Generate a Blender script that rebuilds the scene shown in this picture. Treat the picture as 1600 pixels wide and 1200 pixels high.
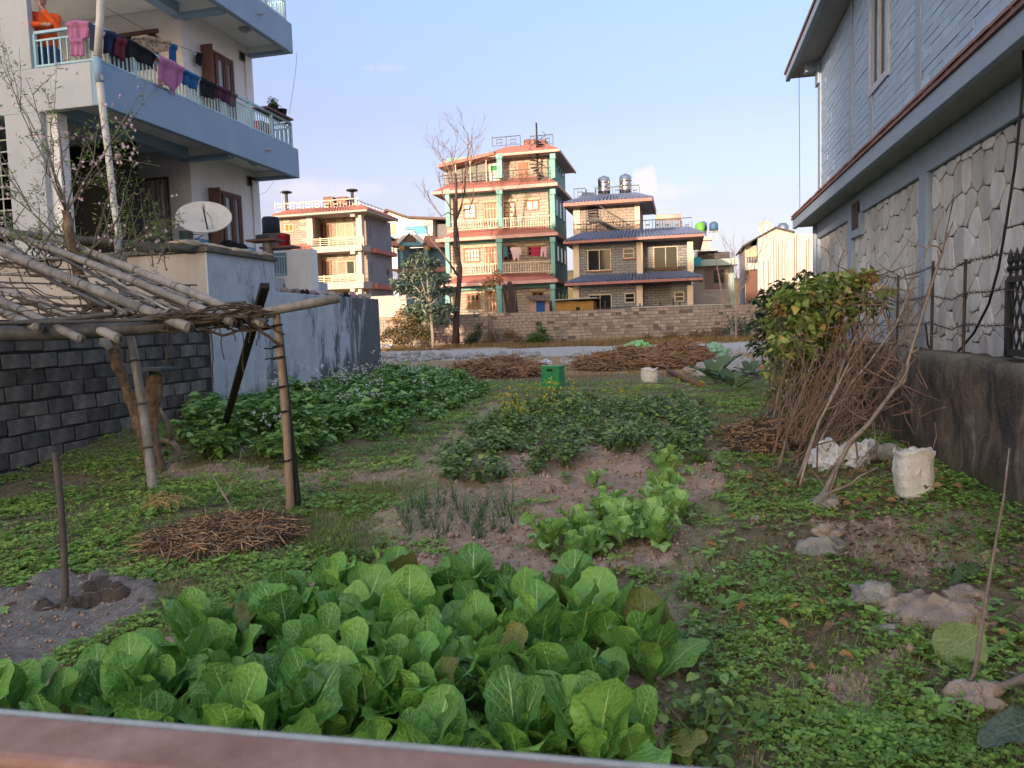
import bpy, math, random
import numpy as np
from mathutils import Vector, Matrix, noise as mnoise
for o in list(bpy.data.objects): bpy.data.objects.remove(o)
SC = bpy.context.scene
COL = SC.collection
R = math.radians
rnd = random.Random(7)
nr = np.random.default_rng(7)

# ------------------------------------------------------------------ camera
FPX, EYE = 1180.0, 1.6
PITCH, YAW, ROLL = R(4.4), R(12.96), R(-1.85)
cp, sp, cy_, sy_ = math.cos(PITCH), math.sin(PITCH), math.cos(YAW), math.sin(YAW)
CF = Vector((-sy_*cp, cy_*cp, -sp)); CR0 = Vector((cy_, sy_, 0)); CU0 = CR0.cross(CF)
CR = CR0*math.cos(ROLL) + CU0*math.sin(ROLL); CU = CU0*math.cos(ROLL) - CR0*math.sin(ROLL)
CAM = Vector((0, 0, EYE))
cd = bpy.data.cameras.new('camera'); cam = bpy.data.objects.new('camera', cd); COL.objects.link(cam)
m = Matrix((CR, CU, -CF)).transposed().to_4x4(); m.translation = CAM; cam.matrix_world = m
cd.sensor_width = 36; cd.lens = 36*FPX/1600; cd.clip_end = 30000; cd.clip_start = .05
cd.dof.use_dof = True; cd.dof.focus_distance = 8.0; cd.dof.aperture_fstop = 9
SC.camera = cam

# ------------------------------------------------------------------ light
SUN_AZ, SUN_EL = R(13), R(6.8)      # light travels towards +Y, a little to +X
travel = Vector((math.sin(SUN_AZ)*math.cos(SUN_EL), math.cos(SUN_AZ)*math.cos(SUN_EL), -math.sin(SUN_EL)))
sl = bpy.data.lights.new('sun', 'SUN'); so = bpy.data.objects.new('sun', sl); COL.objects.link(so)
sl.energy = 2.0; sl.angle = R(.6); sl.color = (1, .77, .57)
so.rotation_euler = travel.to_track_quat('-Z', 'Y').to_euler(); so.location = (-20, -60, 30)
W = bpy.data.worlds.new('World'); SC.world = W; W.use_nodes = True
nt = W.node_tree; nt.nodes.clear()
def N(t, tree=None, **k):
    n = (tree or nt).nodes.new(t)
    for a, b in k.items(): setattr(n, a, b)
    return n
wo = N('ShaderNodeOutputWorld'); bg = N('ShaderNodeBackground'); sk = N('ShaderNodeTexSky', sky_type='NISHITA')
sk.sun_disc = False; sk.sun_elevation = SUN_EL; sk.sun_rotation = math.pi+SUN_AZ; sk.altitude = 800
sk.air_density = 1.0; sk.dust_density = 10; sk.ozone_density = 2
bg.inputs[1].default_value = .12
tc = N('ShaderNodeTexCoord')
def pix_dir(px, py): return (CF + CR*((px-800)/FPX) + CU*((600-py)/FPX)).normalized()
def cloud(px, py, sx, sy, scale, lo, hi, seed):
    """soft mask around one direction of the sky, broken up by noise"""
    d = pix_dir(px, py); h = Vector((d.y, -d.x, 0)).normalized(); u = h.cross(d)
    def dot(v, s):
        n = N('ShaderNodeVectorMath', operation='DOT_PRODUCT'); n.inputs[1].default_value = v; nt.links.new(tc.outputs['Generated'], n.inputs[0])
        m_ = N('ShaderNodeMath', operation='MULTIPLY'); m_.inputs[1].default_value = s; nt.links.new(n.outputs['Value'], m_.inputs[0])
        p_ = N('ShaderNodeMath', operation='POWER'); p_.inputs[1].default_value = 2; nt.links.new(m_.outputs[0], p_.inputs[0]); return p_
    a, b = dot(h, 1/sx), dot(u, 1/sy)
    s = N('ShaderNodeMath', operation='ADD'); nt.links.new(a.outputs[0], s.inputs[0]); nt.links.new(b.outputs[0], s.inputs[1])
    e = N('ShaderNodeMath', operation='MULTIPLY_ADD'); e.inputs[1].default_value = -.5; e.inputs[2].default_value = .5; nt.links.new(s.outputs[0], e.inputs[0])
    e2 = N('ShaderNodeMath', operation='MAXIMUM'); e2.inputs[1].default_value = -.5; nt.links.new(e.outputs[0], e2.inputs[0])
    f = N('ShaderNodeVectorMath', operation='DOT_PRODUCT'); f.inputs[1].default_value = d; nt.links.new(tc.outputs['Generated'], f.inputs[0])
    no = N('ShaderNodeTexNoise'); no.inputs['Scale'].default_value = scale; no.inputs['Detail'].default_value = 6; no.inputs['Distortion'].default_value = .3
    mp = N('ShaderNodeMapping'); mp.inputs['Location'].default_value = (seed, seed*2, 0); nt.links.new(tc.outputs['Generated'], mp.inputs[0]); nt.links.new(mp.outputs[0], no.inputs['Vector'])
    ad = N('ShaderNodeMath', operation='ADD'); nt.links.new(e2.outputs[0], ad.inputs[0]); nt.links.new(no.outputs['Fac'], ad.inputs[1])
    mr = N('ShaderNodeMapRange'); mr.inputs[1].default_value = lo; mr.inputs[2].default_value = hi; nt.links.new(ad.outputs[0], mr.inputs[0])
    g = N('ShaderNodeMath', operation='GREATER_THAN'); g.inputs[1].default_value = .5; nt.links.new(f.outputs['Value'], g.inputs[0])
    o = N('ShaderNodeMath', operation='MULTIPLY'); nt.links.new(mr.outputs[0], o.inputs[0]); nt.links.new(g.outputs[0], o.inputs[1])
    return o.outputs[0]
def mixc(fac, a, b, amt):
    m_ = N('ShaderNodeMath', operation='MULTIPLY'); m_.inputs[1].default_value = amt; nt.links.new(fac, m_.inputs[0])
    x = N('ShaderNodeMix', data_type='RGBA'); nt.links.new(m_.outputs[0], x.inputs[0]); nt.links.new(a, x.inputs[6]); x.inputs[7].default_value = b
    return x.outputs[2]
# evening sky: clear-sky model plus added pale gradient, raised overhead to fill the shade
sz_ = N('ShaderNodeSeparateXYZ'); nt.links.new(tc.outputs['Generated'], sz_.inputs[0])
hz = N('ShaderNodeValToRGB'); nt.links.new(sz_.outputs[2], hz.inputs[0]); HS = 1/.12/3.3
els = hz.color_ramp.elements; els.new(.1); els.new(.2); els.new(.3); els.new(.4)
for e_, (p_, c__) in zip(els, ((0, (.49, .39, .53)), (.05, (.48, .39, .53)), (.14, (.26, .075, .12)), (.26, (.16, .02, .03)), (.37, (.14, .10, .13)), (1, (.38, .38, .43)))): e_.position = p_; e_.color = (*c__, 1)
hm = N('ShaderNodeVectorMath', operation='MULTIPLY_ADD'); nt.links.new(hz.outputs[0], hm.inputs[0]); hm.inputs[1].default_value = (HS, HS, HS); nt.links.new(sk.outputs[0], hm.inputs[2])
c_ = hm.outputs[0]
CLOUDC = (2.65, 2.25, 2.25, 1)
for args, amt in (((1008, 284, .021, .021, 48, .52, .85, 3), .55), ((1050, 300, .045, .012, 34, .58, .95, 8), .3),
                  ((598, 106, .035, .008, 60, .72, 1.25, 5), .22), ((500, 300, .09, .022, 26, .6, 1.0, 9), .35),
                  ((960, 330, .12, .012, 20, .6, 1.1, 2), .25)):
    c_ = mixc(cloud(*args), c_, CLOUDC, amt)
nt.links.new(c_, bg.inputs[0]); nt.links.new(bg.outputs[0], wo.inputs[0])
VS = SC.view_settings
VS.view_transform = 'Standard'; VS.look = 'None'; VS.gamma = 1; VS.use_curve_mapping = False; VS.exposure = 1.95
SC.cycles.max_bounces = 6; SC.cycles.diffuse_bounces = 4; SC.cycles.glossy_bounces = 3; SC.cycles.transmission_bounces = 3; SC.cycles.transparent_max_bounces = 4
SC.cycles.caustics_reflective = False; SC.cycles.caustics_refractive = False
SC.cycles.use_denoising = True

# ------------------------------------------------------------------ helpers: places
def smooth(a, b, x):
    t = np.clip((np.asarray(x, float)-a)/(b-a), 0, 1); return t*t*(3-2*t)
def _h(i, j, s):
    n = (i*374761393 + j*668265263 + s*982451653) & 0xffffffff
    n = ((n ^ (n >> 13))*1274126177) & 0xffffffff
    return ((n ^ (n >> 16)) & 0xffff)/65535.0
def vnoise(x, y, s=0):
    x = np.asarray(x, float); y = np.asarray(y, float); i = np.floor(x).astype(np.int64); j = np.floor(y).astype(np.int64)
    u = x-i; v = y-j; u = u*u*(3-2*u); v = v*v*(3-2*v)
    return (_h(i, j, s)*(1-u)+_h(i+1, j, s)*u)*(1-v)+(_h(i, j+1, s)*(1-u)+_h(i+1, j+1, s)*u)*v
def gz0(x, y):
    """ground height without clods"""
    x = np.asarray(x, float); y = np.asarray(y, float)
    z = .42*smooth(20, 40, y) + 1.0*smooth(46.15, 46.3, y)
    z = z + .30*smooth(-3.6, -6.6, x+.08*(y-8))*smooth(6.5, 9.5, y)*(1-smooth(19, 23, y))
    z = z + .16*smooth(1.25, 2.1, x)*(1-smooth(9, 12, y))
    z = z + .05*(vnoise(x*.7, y*.7, 3)-.5)*smooth(2000, 20, y)
    return z
def ray(px, py): return CF + CR*((px-800)/FPX) + CU*((600-py)/FPX)
def on_y(px, py, Y): d = ray(px, py); return CAM + d*(Y/d.y)
def on_x(px, py, X): d = ray(px, py); return CAM + d*(X/d.x)
def on_g(px, py, dz=0.0):
    d = ray(px, py); z = 0.0
    for _ in range(12):
        p = CAM + d*((z-EYE)/d.z); z = .5*z+.5*float(gz0(p.x, p.y))
    p.z = float(gz0(p.x, p.y))+dz; return p
def inpoly(x, y, poly):
    c = np.zeros(np.shape(x), bool); n = len(poly)
    for i in range(n):
        x0, y0 = poly[i]; x1, y1 = poly[i-1]
        k = ((y0 > y) != (y1 > y)) & (x < (x1-x0)*(y-y0)/((y1-y0) or 1e-9)+x0)
        c ^= k
    return c
def gpoly(pts): return [tuple(on_g(*p)[:2]) for p in pts]

# ------------------------------------------------------------------ helpers: objects
ORG = {}
def thing(name, label, cat, loc=(0, 0, 0), group=None, rz=0.0, local=False):
    o = bpy.data.objects.new(name, None); COL.objects.link(o); o.location = loc; o.rotation_euler = (0, 0, rz)
    o.empty_display_size = .1; o['label'] = label; o['category'] = cat
    if group: o['group'] = group
    ORG[o.name] = Vector((0, 0, 0)) if local else Vector(loc)
    return o
def tag(o, label=None, cat=None, group=None, kind=None):
    for k, v in (('label', label), ('category', cat), ('group', group), ('kind', kind)):
        if v: o[k] = v
    return o
def link(name, me, mat, parent=None):
    if mat and not me.materials: me.materials.append(mat)
    o = bpy.data.objects.new(name, me); COL.objects.link(o)
    if parent: o.parent = parent; ORG[o.name] = ORG[parent.name]
    return o
def copy_tree(o, parent=None):
    c = o.copy(); COL.objects.link(c)
    if parent: c.parent = parent
    for ch in list(o.children): copy_tree(ch, c)
    return c
def mesh_np(name, V, F, mat, parent=None, tint=None, smooth_=False, uv=None):
    V = np.asarray(V, np.float32).reshape(-1, 3); F = np.asarray(F, np.int32)
    if parent is not None: V = V - np.array(ORG[parent.name], np.float32)
    me = bpy.data.meshes.new(name); nf, k = F.shape
    me.vertices.add(len(V)); me.vertices.foreach_set('co', V.ravel())
    me.loops.add(nf*k); me.loops.foreach_set('vertex_index', F.ravel())
    me.polygons.add(nf); me.polygons.foreach_set('loop_start', np.arange(0, nf*k, k, dtype=np.int32)); me.polygons.foreach_set('loop_total', np.full(nf, k, np.int32))
    if smooth_: me.polygons.foreach_set('use_smooth', np.ones(nf, bool))
    if tint is not None:
        a = me.attributes.new('tint', 'FLOAT', 'POINT'); a.data.foreach_set('value', np.asarray(tint, np.float32))
    if uv is not None:
        l = me.uv_layers.new(name='uv'); l.data.foreach_set('uv', np.asarray(uv, np.float32)[F.ravel()].ravel())
    me.update(calc_edges=True); me.validate()
    return link(name, me, mat, parent)
class MB:
    def __init__(s): s.v = []; s.f = []
    def add(s, vs, fs):
        n = len(s.v); s.v += [tuple(v) for v in vs]; s.f += [tuple(i+n for i in f) for f in fs]; return s
    def box(s, x0, x1, y0, y1, z0, z1):
        return s.add([(x, y, z) for x in (min(x0, x1), max(x0, x1)) for y in (min(y0, y1), max(y0, y1)) for z in (min(z0, z1), max(z0, z1))],
                     [(0, 1, 3, 2), (4, 6, 7, 5), (0, 4, 5, 1), (2, 3, 7, 6), (0, 2, 6, 4), (1, 5, 7, 3)])
    def beam(s, p, q, w, h=None, up=(0, 0, 1)):
        p = Vector(p); q = Vector(q); h = h or w; d = (q-p).normalized(); up = Vector(up)
        if abs(d.dot(up)) > .95: up = Vector((0, 1, 0))
        a = d.cross(up).normalized(); b = a.cross(d); a *= w/2; b *= h/2
        return s.add([p-a-b, p+a-b, p+a+b, p-a+b, q-a-b, q+a-b, q+a+b, q-a+b], [(0, 3, 2, 1), (4, 5, 6, 7), (0, 1, 5, 4), (1, 2, 6, 5), (2, 3, 7, 6), (3, 0, 4, 7)])
    def tube(s, pts, r, n=8, cap=True):
        pts = [Vector(p) for p in pts]; k = len(pts)
        if not hasattr(r, '__len__'): r = [r]*k
        rings = []; ref = None
        for i, p in enumerate(pts):
            d = (pts[min(i+1, k-1)]-pts[max(i-1, 0)]).normalized()
            if ref is None or abs(d.dot(ref)) > .97: ref = Vector((0, 0, 1)) if abs(d.z) < .9 else Vector((1, 0, 0))
            a = d.cross(ref).normalized(); b = d.cross(a); ref = a.cross(d) if False else ref
            rings.append([p+(a*math.cos(t)+b*math.sin(t))*r[i] for t in [2*math.pi*j/n for j in range(n)]])
        vs = [v for ring in rings for v in ring]
        fs = [(i*n+j, i*n+(j+1) % n, (i+1)*n+(j+1) % n, (i+1)*n+j) for i in range(k-1) for j in range(n)]
        if cap: fs += [tuple(range(n))[::-1], tuple((k-1)*n+j for j in range(n))]
        return s.add(vs, fs)
    def lathe(s, c, prof, n=16, cap=True):
        c = Vector(c); vs = [c+Vector((r*math.cos(2*math.pi*j/n), r*math.sin(2*math.pi*j/n), z)) for r, z in prof for j in range(n)]
        fs = [(i*n+j, i*n+(j+1) % n, (i+1)*n+(j+1) % n, (i+1)*n+j) for i in range(len(prof)-1) for j in range(n)]
        if cap: fs += [tuple(range(n))[::-1], tuple((len(prof)-1)*n+j for j in range(n))]
        return s.add(vs, fs)
    def prism(s, poly, vec):
        vec = Vector(vec); a = [Vector(p) for p in poly]; n = len(a)
        return s.add(a+[p+vec for p in a], [tuple(range(n))[::-1], tuple(range(n, 2*n))]+[(i, (i+1) % n, (i+1) % n+n, i+n) for i in range(n)])
    def build(s, name, mat, parent=None, sm=False, bev=0):
        o = ORG[parent.name] if parent else Vector((0, 0, 0))
        me = bpy.data.meshes.new(name); me.from_pydata([Vector(v)-o for v in s.v], [], s.f); me.update()
        ob = link(name, me, mat, parent)
        import bmesh
        bm = bmesh.new(); bm.from_mesh(me); bmesh.ops.recalc_face_normals(bm, faces=bm.faces); bm.to_mesh(me); bm.free()
        if sm: me.polygons.foreach_set('use_smooth', [len(p.vertices) <= 4 for p in me.polygons])
        if bev:
            b = ob.modifiers.new('bevel', 'BEVEL'); b.width = bev; b.segments = 2; b.limit_method = 'ANGLE'
        return ob
def rough(mb, amp, freq, seed=0):
    out = []
    for v in mb.v:
        q = Vector(v)*freq+Vector((seed, seed, seed)); n = mnoise.noise_vector(q)+.5*mnoise.noise_vector(q*2.3); out.append(tuple(Vector(v)+n*amp))
    mb.v = out; return mb
def dense(pts, rs, k, r_, jit=.08):
    P = []; Q = []
    pts = [Vector(p) for p in pts]
    for i in range(len(pts)-1):
        for j in range(k): u = j/k; P.append(pts[i].lerp(pts[i+1], u)); Q.append((rs[i]*(1-u)+rs[i+1]*u)*(1+r_.uniform(-jit, jit)))
    return P+[pts[-1]], Q+[rs[-1]]
def mesh_only(mb, name, mat, sm=False):
    me = bpy.data.meshes.new(name); me.from_pydata([tuple(v) for v in mb.v], [], mb.f); me.update(); me.materials.append(mat)
    if sm: me.polygons.foreach_set('use_smooth', [True]*len(me.polygons))
    return me
def leaf_arr(P, D, Nn, L, Wd, fold=.15, droop=0.0):
    """2-triangle folded leaves: base, right, tip, left"""
    P = np.asarray(P, float); D = np.asarray(D, float); Nn = np.asarray(Nn, float)
    D = D/np.linalg.norm(D, axis=1, keepdims=True); S = np.cross(D, Nn); S /= (np.linalg.norm(S, axis=1, keepdims=True)+1e-9); Nn = np.cross(S, D)
    L = np.broadcast_to(np.asarray(L, float), (len(P),))[:, None]; Wd = np.broadcast_to(np.asarray(Wd, float), (len(P),))[:, None]
    mid = P+D*L*.45; tip = P+D*L-np.array([0, 0, 1.])*L*droop
    V = np.stack([P, mid+S*Wd*.5+Nn*fold*Wd, tip, mid-S*Wd*.5+Nn*fold*Wd], 1).reshape(-1, 3)
    b = np.arange(len(P))[:, None]*4
    F = np.concatenate([b+np.array([[0, 1, 2]]), b+np.array([[0, 2, 3]])], 0)
    return V, F
def rdir(n, zlo=-1, zhi=1):
    z = nr.uniform(zlo, zhi, n); a = nr.uniform(0, 2*np.pi, n); r = np.sqrt(1-z*z); return np.stack([r*np.cos(a), r*np.sin(a), z], 1)
def cat_np(parts):
    V = []; F = []; T = []; n = 0
    for v, f, t in parts:
        V.append(v); F.append(np.asarray(f)+n); n += len(v); T.append(np.full(len(v), t) if np.isscalar(t) else t)
    return np.concatenate(V), np.concatenate(F), np.concatenate(T)
def tint4(t): return np.repeat(np.asarray(t, float), 4)

# ------------------------------------------------------------------ helpers: materials
SHADE_GAIN = dict(paint_slate=2.1, paint_grey=1.55, paint_white=1.17, paint_cream=1.45, paint_blue_dado=1.5, rail_teal=1.6, plaster_grey=1.5, block=2.0, mortar=1.3, paint_slate_blue=2.0, slate_tile=2.15, joint_slate=1.4,  # gains that brighten shaded materials in their colour, in place of light
           soffit=1.7, cladding_stone=1.9, roof_red=1.5, bamboo=1.25, bamboo_dark=1.2, bamboo_brown=1.4, bark=1.8, bark_branch=1.9, bark_thin=1.7, bark_grey=1.3, straw=1.9, straw_light=1.6, rock=2.0, rock_brown=2.0, sack_white=1.3, plastic_white=1.2,
           clod=2.3, wall_stone=1.7, wall_mortar=1.6, rubble=1.2, leaf_potato=2.5, leaf_radish=2.4, leaf_groundcover=2.9, grass_blade=2.5, leaf_yellowing=2.3, leaf_dark=1.6, leaf_greygreen=2.2, leaf_onion=1.4, leaf_yellowgreen=1.35, leaf_mustard=2.3, leaf_pale_mustard=1.75,
           dish_grey=1.5, wood_red=1.4, stalk_red=1.5, stalk_brown=1.5, heap_core=1.6, sack_beige=1.4, cloth_mauve=1.6, cloth_navy=1.4, cloth_blue=1.5, cloth_maroon=1.4, concrete_light=1.1, grass_dry=1.25, plastic_green=1.5)
def shade_lift(name, c): return tuple(min(.85, x*SHADE_GAIN.get(name, 1)) for x in c)
def newmat(name):
    m_ = bpy.data.materials.new(name); m_.use_nodes = True; t = m_.node_tree; b = t.nodes['Principled BSDF']; return m_, t, b
def c3(c): return (c[0], c[1], c[2], 1)
def ramp(t, fac, stops):
    r = N('ShaderNodeValToRGB', t); e = r.color_ramp.elements
    while len(e) < len(stops): e.new(.5)
    for el, (p, c) in zip(e, stops): el.position = p; el.color = c3(c)
    t.links.new(fac, r.inputs[0]); return r.outputs[0]
def tnoise(t, vec, scale, detail=4, rough=.6, dist=0, sc3=None):
    n = N('ShaderNodeTexNoise', t); n.inputs['Scale'].default_value = scale; n.inputs['Detail'].default_value = detail; n.inputs['Roughness'].default_value = rough; n.inputs['Distortion'].default_value = dist
    if sc3:
        mp = N('ShaderNodeMapping', t); mp.inputs['Scale'].default_value = sc3; t.links.new(vec, mp.inputs[0]); vec = mp.outputs[0]
    t.links.new(vec, n.inputs['Vector']); return n.outputs['Fac']
def tmix(t, fac, a, b, mode='MIX'):
    x = N('ShaderNodeMix', t, data_type='RGBA', blend_type=mode)
    for i, v in ((0, fac), (6, a), (7, b)):
        if hasattr(v, 'is_linked') or hasattr(v, 'links'): t.links.new(v, x.inputs[i])
        else: x.inputs[i].default_value = v if i == 0 else c3(v)
    return x.outputs[2]
def tbump(t, b, h, strength=.3, dist=.02):
    n = N('ShaderNodeBump', t); n.inputs['Strength'].default_value = strength; n.inputs['Distance'].default_value = dist; t.links.new(h, n.inputs['Height']); t.links.new(n.outputs[0], b.inputs['Normal'])
def maprange(t, v, a, b, lo=0, hi=1):
    n = N('ShaderNodeMapRange', t); n.inputs[1].default_value = a; n.inputs[2].default_value = b; n.inputs[3].default_value = lo; n.inputs[4].default_value = hi; t.links.new(v, n.inputs[0]); return n.outputs[0]
_mc = {}
def M(name, c, c2=None, scale=6, rough=.8, bump=.25, bd=.01, sc3=None, streak=None, samt=.5, metal=0, objvar=0.0, spec=.3, stscale=3, stlo=.5, sthi=.7):
    """two-tone noise material with optional vertical streak stains and per-object variation"""
    if name in _mc: return _mc[name]
    m_, t, b = newmat(name); _mc[name] = m_
    oc = N('ShaderNodeTexCoord', t).outputs['Object']
    c2 = shade_lift(name, c2 or tuple(x*.75 for x in c)); c = shade_lift(name, c)
    if streak: streak = shade_lift(name, streak)
    f = tnoise(t, oc, scale, 6, .65, 0, sc3)
    col = ramp(t, f, [(.32, c2), (.68, c)])
    fine = tnoise(t, oc, scale*9, 3, .6, 0, sc3)
    col = tmix(t, maprange(t, fine, .3, .7, 0, .35), col, c2)
    if streak:
        s = tnoise(t, oc, stscale, 6, .7, .4, (1, 1, .16)); k = maprange(t, s, stlo, sthi, 0, samt)
        col = tmix(t, k, col, streak)
    if objvar:
        oi = N('ShaderNodeObjectInfo', t); hs = N('ShaderNodeHueSaturation', t)
        t.links.new(maprange(t, oi.outputs['Random'], 0, 1, 1-objvar, 1+objvar), hs.inputs['Value']); t.links.new(col, hs.inputs['Color'])
        col = hs.outputs[0]
    t.links.new(col, b.inputs['Base Color']); b.inputs['Roughness'].default_value = rough; b.inputs['Metallic'].default_value = metal; b.inputs['Specular IOR Level'].default_value = spec
    if bump: tbump(t, b, fine, bump, bd)
    return m_
def leafmat(name, stops, rough=.45, trans=.25, spec=.35):
    m_, t, b = newmat(name)
    a = N('ShaderNodeAttribute', t); a.attribute_name = 'tint'
    oi = N('ShaderNodeObjectInfo', t)
    ad = N('ShaderNodeMath', t, operation='MULTIPLY_ADD'); ad.inputs[1].default_value = .25; t.links.new(oi.outputs['Random'], ad.inputs[0]); t.links.new(a.outputs['Fac'], ad.inputs[2])
    sb = N('ShaderNodeMath', t, operation='SUBTRACT'); sb.inputs[1].default_value = .125; t.links.new(ad.outputs[0], sb.inputs[0])
    col = ramp(t, sb.outputs[0], [(p, shade_lift(name, c)) for p, c in stops])
    t.links.new(col, b.inputs['Base Color']); b.inputs['Roughness'].default_value = rough; b.inputs['Specular IOR Level'].default_value = spec
    tr = N('ShaderNodeBsdfTranslucent', t); mx = N('ShaderNodeMixShader', t); mx.inputs[0].default_value = trans
    t.links.new(col, tr.inputs[0]); t.links.new(b.outputs[0], mx.inputs[1]); t.links.new(tr.outputs[0], mx.inputs[2]); t.links.new(mx.outputs[0], t.nodes['Material Output'].inputs[0])
    return m_
def brickmat(name, c1, c2, mortar, bw, bh, ms=.012, rough=.85, bump=.5, offset=.5, dirt=None):
    """coursed masonry too small or far to pick apart"""
    m_, t, b = newmat(name); oc = N('ShaderNodeTexCoord', t).outputs['Object']
    sx = N('ShaderNodeSeparateXYZ', t); t.links.new(oc, sx.inputs[0]); ad = N('ShaderNodeMath', t, operation='ADD'); t.links.new(sx.outputs[0], ad.inputs[0]); t.links.new(sx.outputs[1], ad.inputs[1])
    cx = N('ShaderNodeCombineXYZ', t); t.links.new(ad.outputs[0], cx.inputs[0]); t.links.new(sx.outputs[2], cx.inputs[1])
    br = N('ShaderNodeTexBrick', t); br.inputs['Scale'].default_value = 1; br.inputs['Brick Width'].default_value = bw; br.inputs['Row Height'].default_value = bh; br.inputs['Mortar Size'].default_value = ms; br.offset = offset
    br.inputs['Color1'].default_value = c3(c1); br.inputs['Color2'].default_value = c3(c2); br.inputs['Mortar'].default_value = c3(mortar); br.inputs['Bias'].default_value = 0
    t.links.new(cx.outputs[0], br.inputs[0])
    f = tnoise(t, oc, 1.3, 5); col = tmix(t, maprange(t, f, .35, .75, 0, .5), br.outputs[0], dirt or tuple(.6*x for x in c1))
    f2 = tnoise(t, oc, 30, 3); col = tmix(t, maprange(t, f2, .3, .7, 0, .3), col, tuple(.7*x for x in c2))
    t.links.new(col, b.inputs['Base Color']); b.inputs['Roughness'].default_value = rough
    iv = N('ShaderNodeMath', t, operation='SUBTRACT'); iv.inputs[0].default_value = 1; t.links.new(br.outputs['Fac'], iv.inputs[1]); tbump(t, b, iv.outputs[0], bump, .02)
    return m_
def glassmat(name, c=(.02, .025, .03), rough=.06):
    m_, t, b = newmat(name); b.inputs['Base Color'].default_value = c3(c); b.inputs['Roughness'].default_value = rough; b.inputs['Specular IOR Level'].default_value = .15; return m_

# ================================================================== SETTING: ground
ZSOIL = [gpoly([(585, 868), (600, 830), (640, 790), (672, 740), (690, 690), (760, 655), (860, 628), (1085, 625), (1120, 690), (1125, 745), (1085, 800), (1060, 880), (960, 905), (700, 905)]),
         gpoly([(0, 1100), (150, 1040), (270, 990), (420, 940), (600, 915), (940, 950), (1050, 1040), (1110, 1100), (1110, 1240), (0, 1240)])]
ZGREY = [gpoly([(-80, 935), (90, 905), (180, 905), (245, 940), (215, 980), (90, 1035), (-80, 1060)])]
ZPATH = [gpoly([(545, 885), (600, 800), (640, 745), (672, 695), (770, 628), (850, 620), (850, 632), (750, 690), (705, 740), (680, 780), (625, 870)]),
         gpoly([(1070, 790), (1120, 760), (1135, 790), (1085, 900), (1120, 1010), (1190, 1200), (1100, 1240), (1070, 1100), (1030, 960), (1050, 880)])]
ZDIRT = [gpoly([(250, 720), (420, 735), (640, 735), (660, 720), (640, 760), (450, 760), (260, 750)]), gpoly([(1280, 800), (1420, 765), (1560, 830), (1560, 900), (1380, 905), (1290, 870)]),
         gpoly([(1270, 1040), (1400, 1030), (1400, 1070), (1290, 1070)])]
ZLAWN = [gpoly([(455, 800), (520, 755), (630, 745), (655, 760), (600, 830), (560, 875), (480, 880), (440, 850)])]
def zones(x, y):
    wx = x+.34*(vnoise(x*2.3, y*2.3, 11)-.5)+.16*(vnoise(x*9, y*9, 12)-.5); wy = y+.45*(vnoise(x*2.1, y*2.1, 13)-.5)+.2*(vnoise(x*8, y*8, 14)-.5)
    g = lambda L: np.logical_or.reduce([inpoly(wx, wy, p) for p in L])
    return g(ZSOIL), g(ZGREY), g(ZPATH), g(ZDIRT), g(ZLAWN)
def gz(x, y):
    x = np.asarray(x, float); y = np.asarray(y, float); z = gz0(x, y)
    s, gr, p, d, l = zones(x, y); near = 1-smooth(18, 26, y)
    clod = (vnoise(x*9, y*9, 21)-.5)*.05+(vnoise(x*22, y*22, 22)-.5)*.035+(vnoise(x*4, y*4, 23)-.5)*.09
    lump = (vnoise(x*5, y*5, 24)-.5)*.05+(vnoise(x*15, y*15, 25)-.5)*.02
    return z+near*np.where(s | gr, clod+.015, np.where(p, .5*lump+.35*clod-.025, np.where(d, clod*.6, lump)))
def axis(lo, hi, step, far_, grow):
    a = list(np.arange(lo, hi+1e-6, step)); s = step
    while a[-1] < far_: s *= grow; a.append(a[-1]+s)
    s = step
    while a[0] > -far_: s *= grow; a.insert(0, a[0]-s)
    return np.array(a)
gx = axis(-9.0, 3.2, .05, 6000, 1.25)
gy = np.concatenate([np.linspace(-60, .9, 22), np.arange(1.0, 9.5, .05), np.arange(9.5, 21, .1), np.arange(21, 46, .5), [46, 46.15, 46.3], np.geomspace(47, 6000, 26)])
GX, GY = np.meshgrid(gx, gy, indexing='ij'); GZ = gz(GX, GY)
nx, ny = GX.shape
V = np.stack([GX, GY, GZ], -1).reshape(-1, 3)
i = (np.arange(nx-1)[:, None]*ny+np.arange(ny-1)[None]).ravel()
gm, t, b = newmat('ground'); oc = N('ShaderNodeTexCoord', t).outputs['Object']
n1 = tnoise(t, oc, 2.2, 6, .65); n2 = tnoise(t, oc, 14, 6, .7); n3 = tnoise(t, oc, 70, 4, .7)
def att(n):
    a = N('ShaderNodeAttribute', t); a.attribute_name = n; return a.outputs['Fac']
grassc = ramp(t, n2, [(.25, (.085, .085, .04)), (.42, (.17, .155, .075)), (.55, (.26, .205, .13)), (.75, (.38, .29, .21))])
soilc = ramp(t, n2, [(.2, (.20, .145, .105)), (.5, (.41, .315, .24)), (.75, (.58, .455, .36))])
soilc = tmix(t, maprange(t, n3, .35, .7), soilc, (.34, .24, .18))
greyc = ramp(t, n2, [(.2, (.09, .08, .072)), (.5, (.20, .183, .168)), (.8, (.33, .31, .29))])
pathc = ramp(t, n1, [(.3, (.26, .235, .15)), (.6, (.42, .36, .26))]); pathc = tmix(t, maprange(t, n3, .3, .7), pathc, (.22, .22, .115))
dryc = ramp(t, n2, [(.3, (.24, .15, .075)), (.6, (.40, .28, .15)), (.8, (.2, .17, .08))])
paved = ramp(t, n1, [(.3, (.44, .42, .40)), (.7, (.60, .58, .55))]); paved = tmix(t, maprange(t, n3, .35, .75), paved, (.34, .32, .30))
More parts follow.
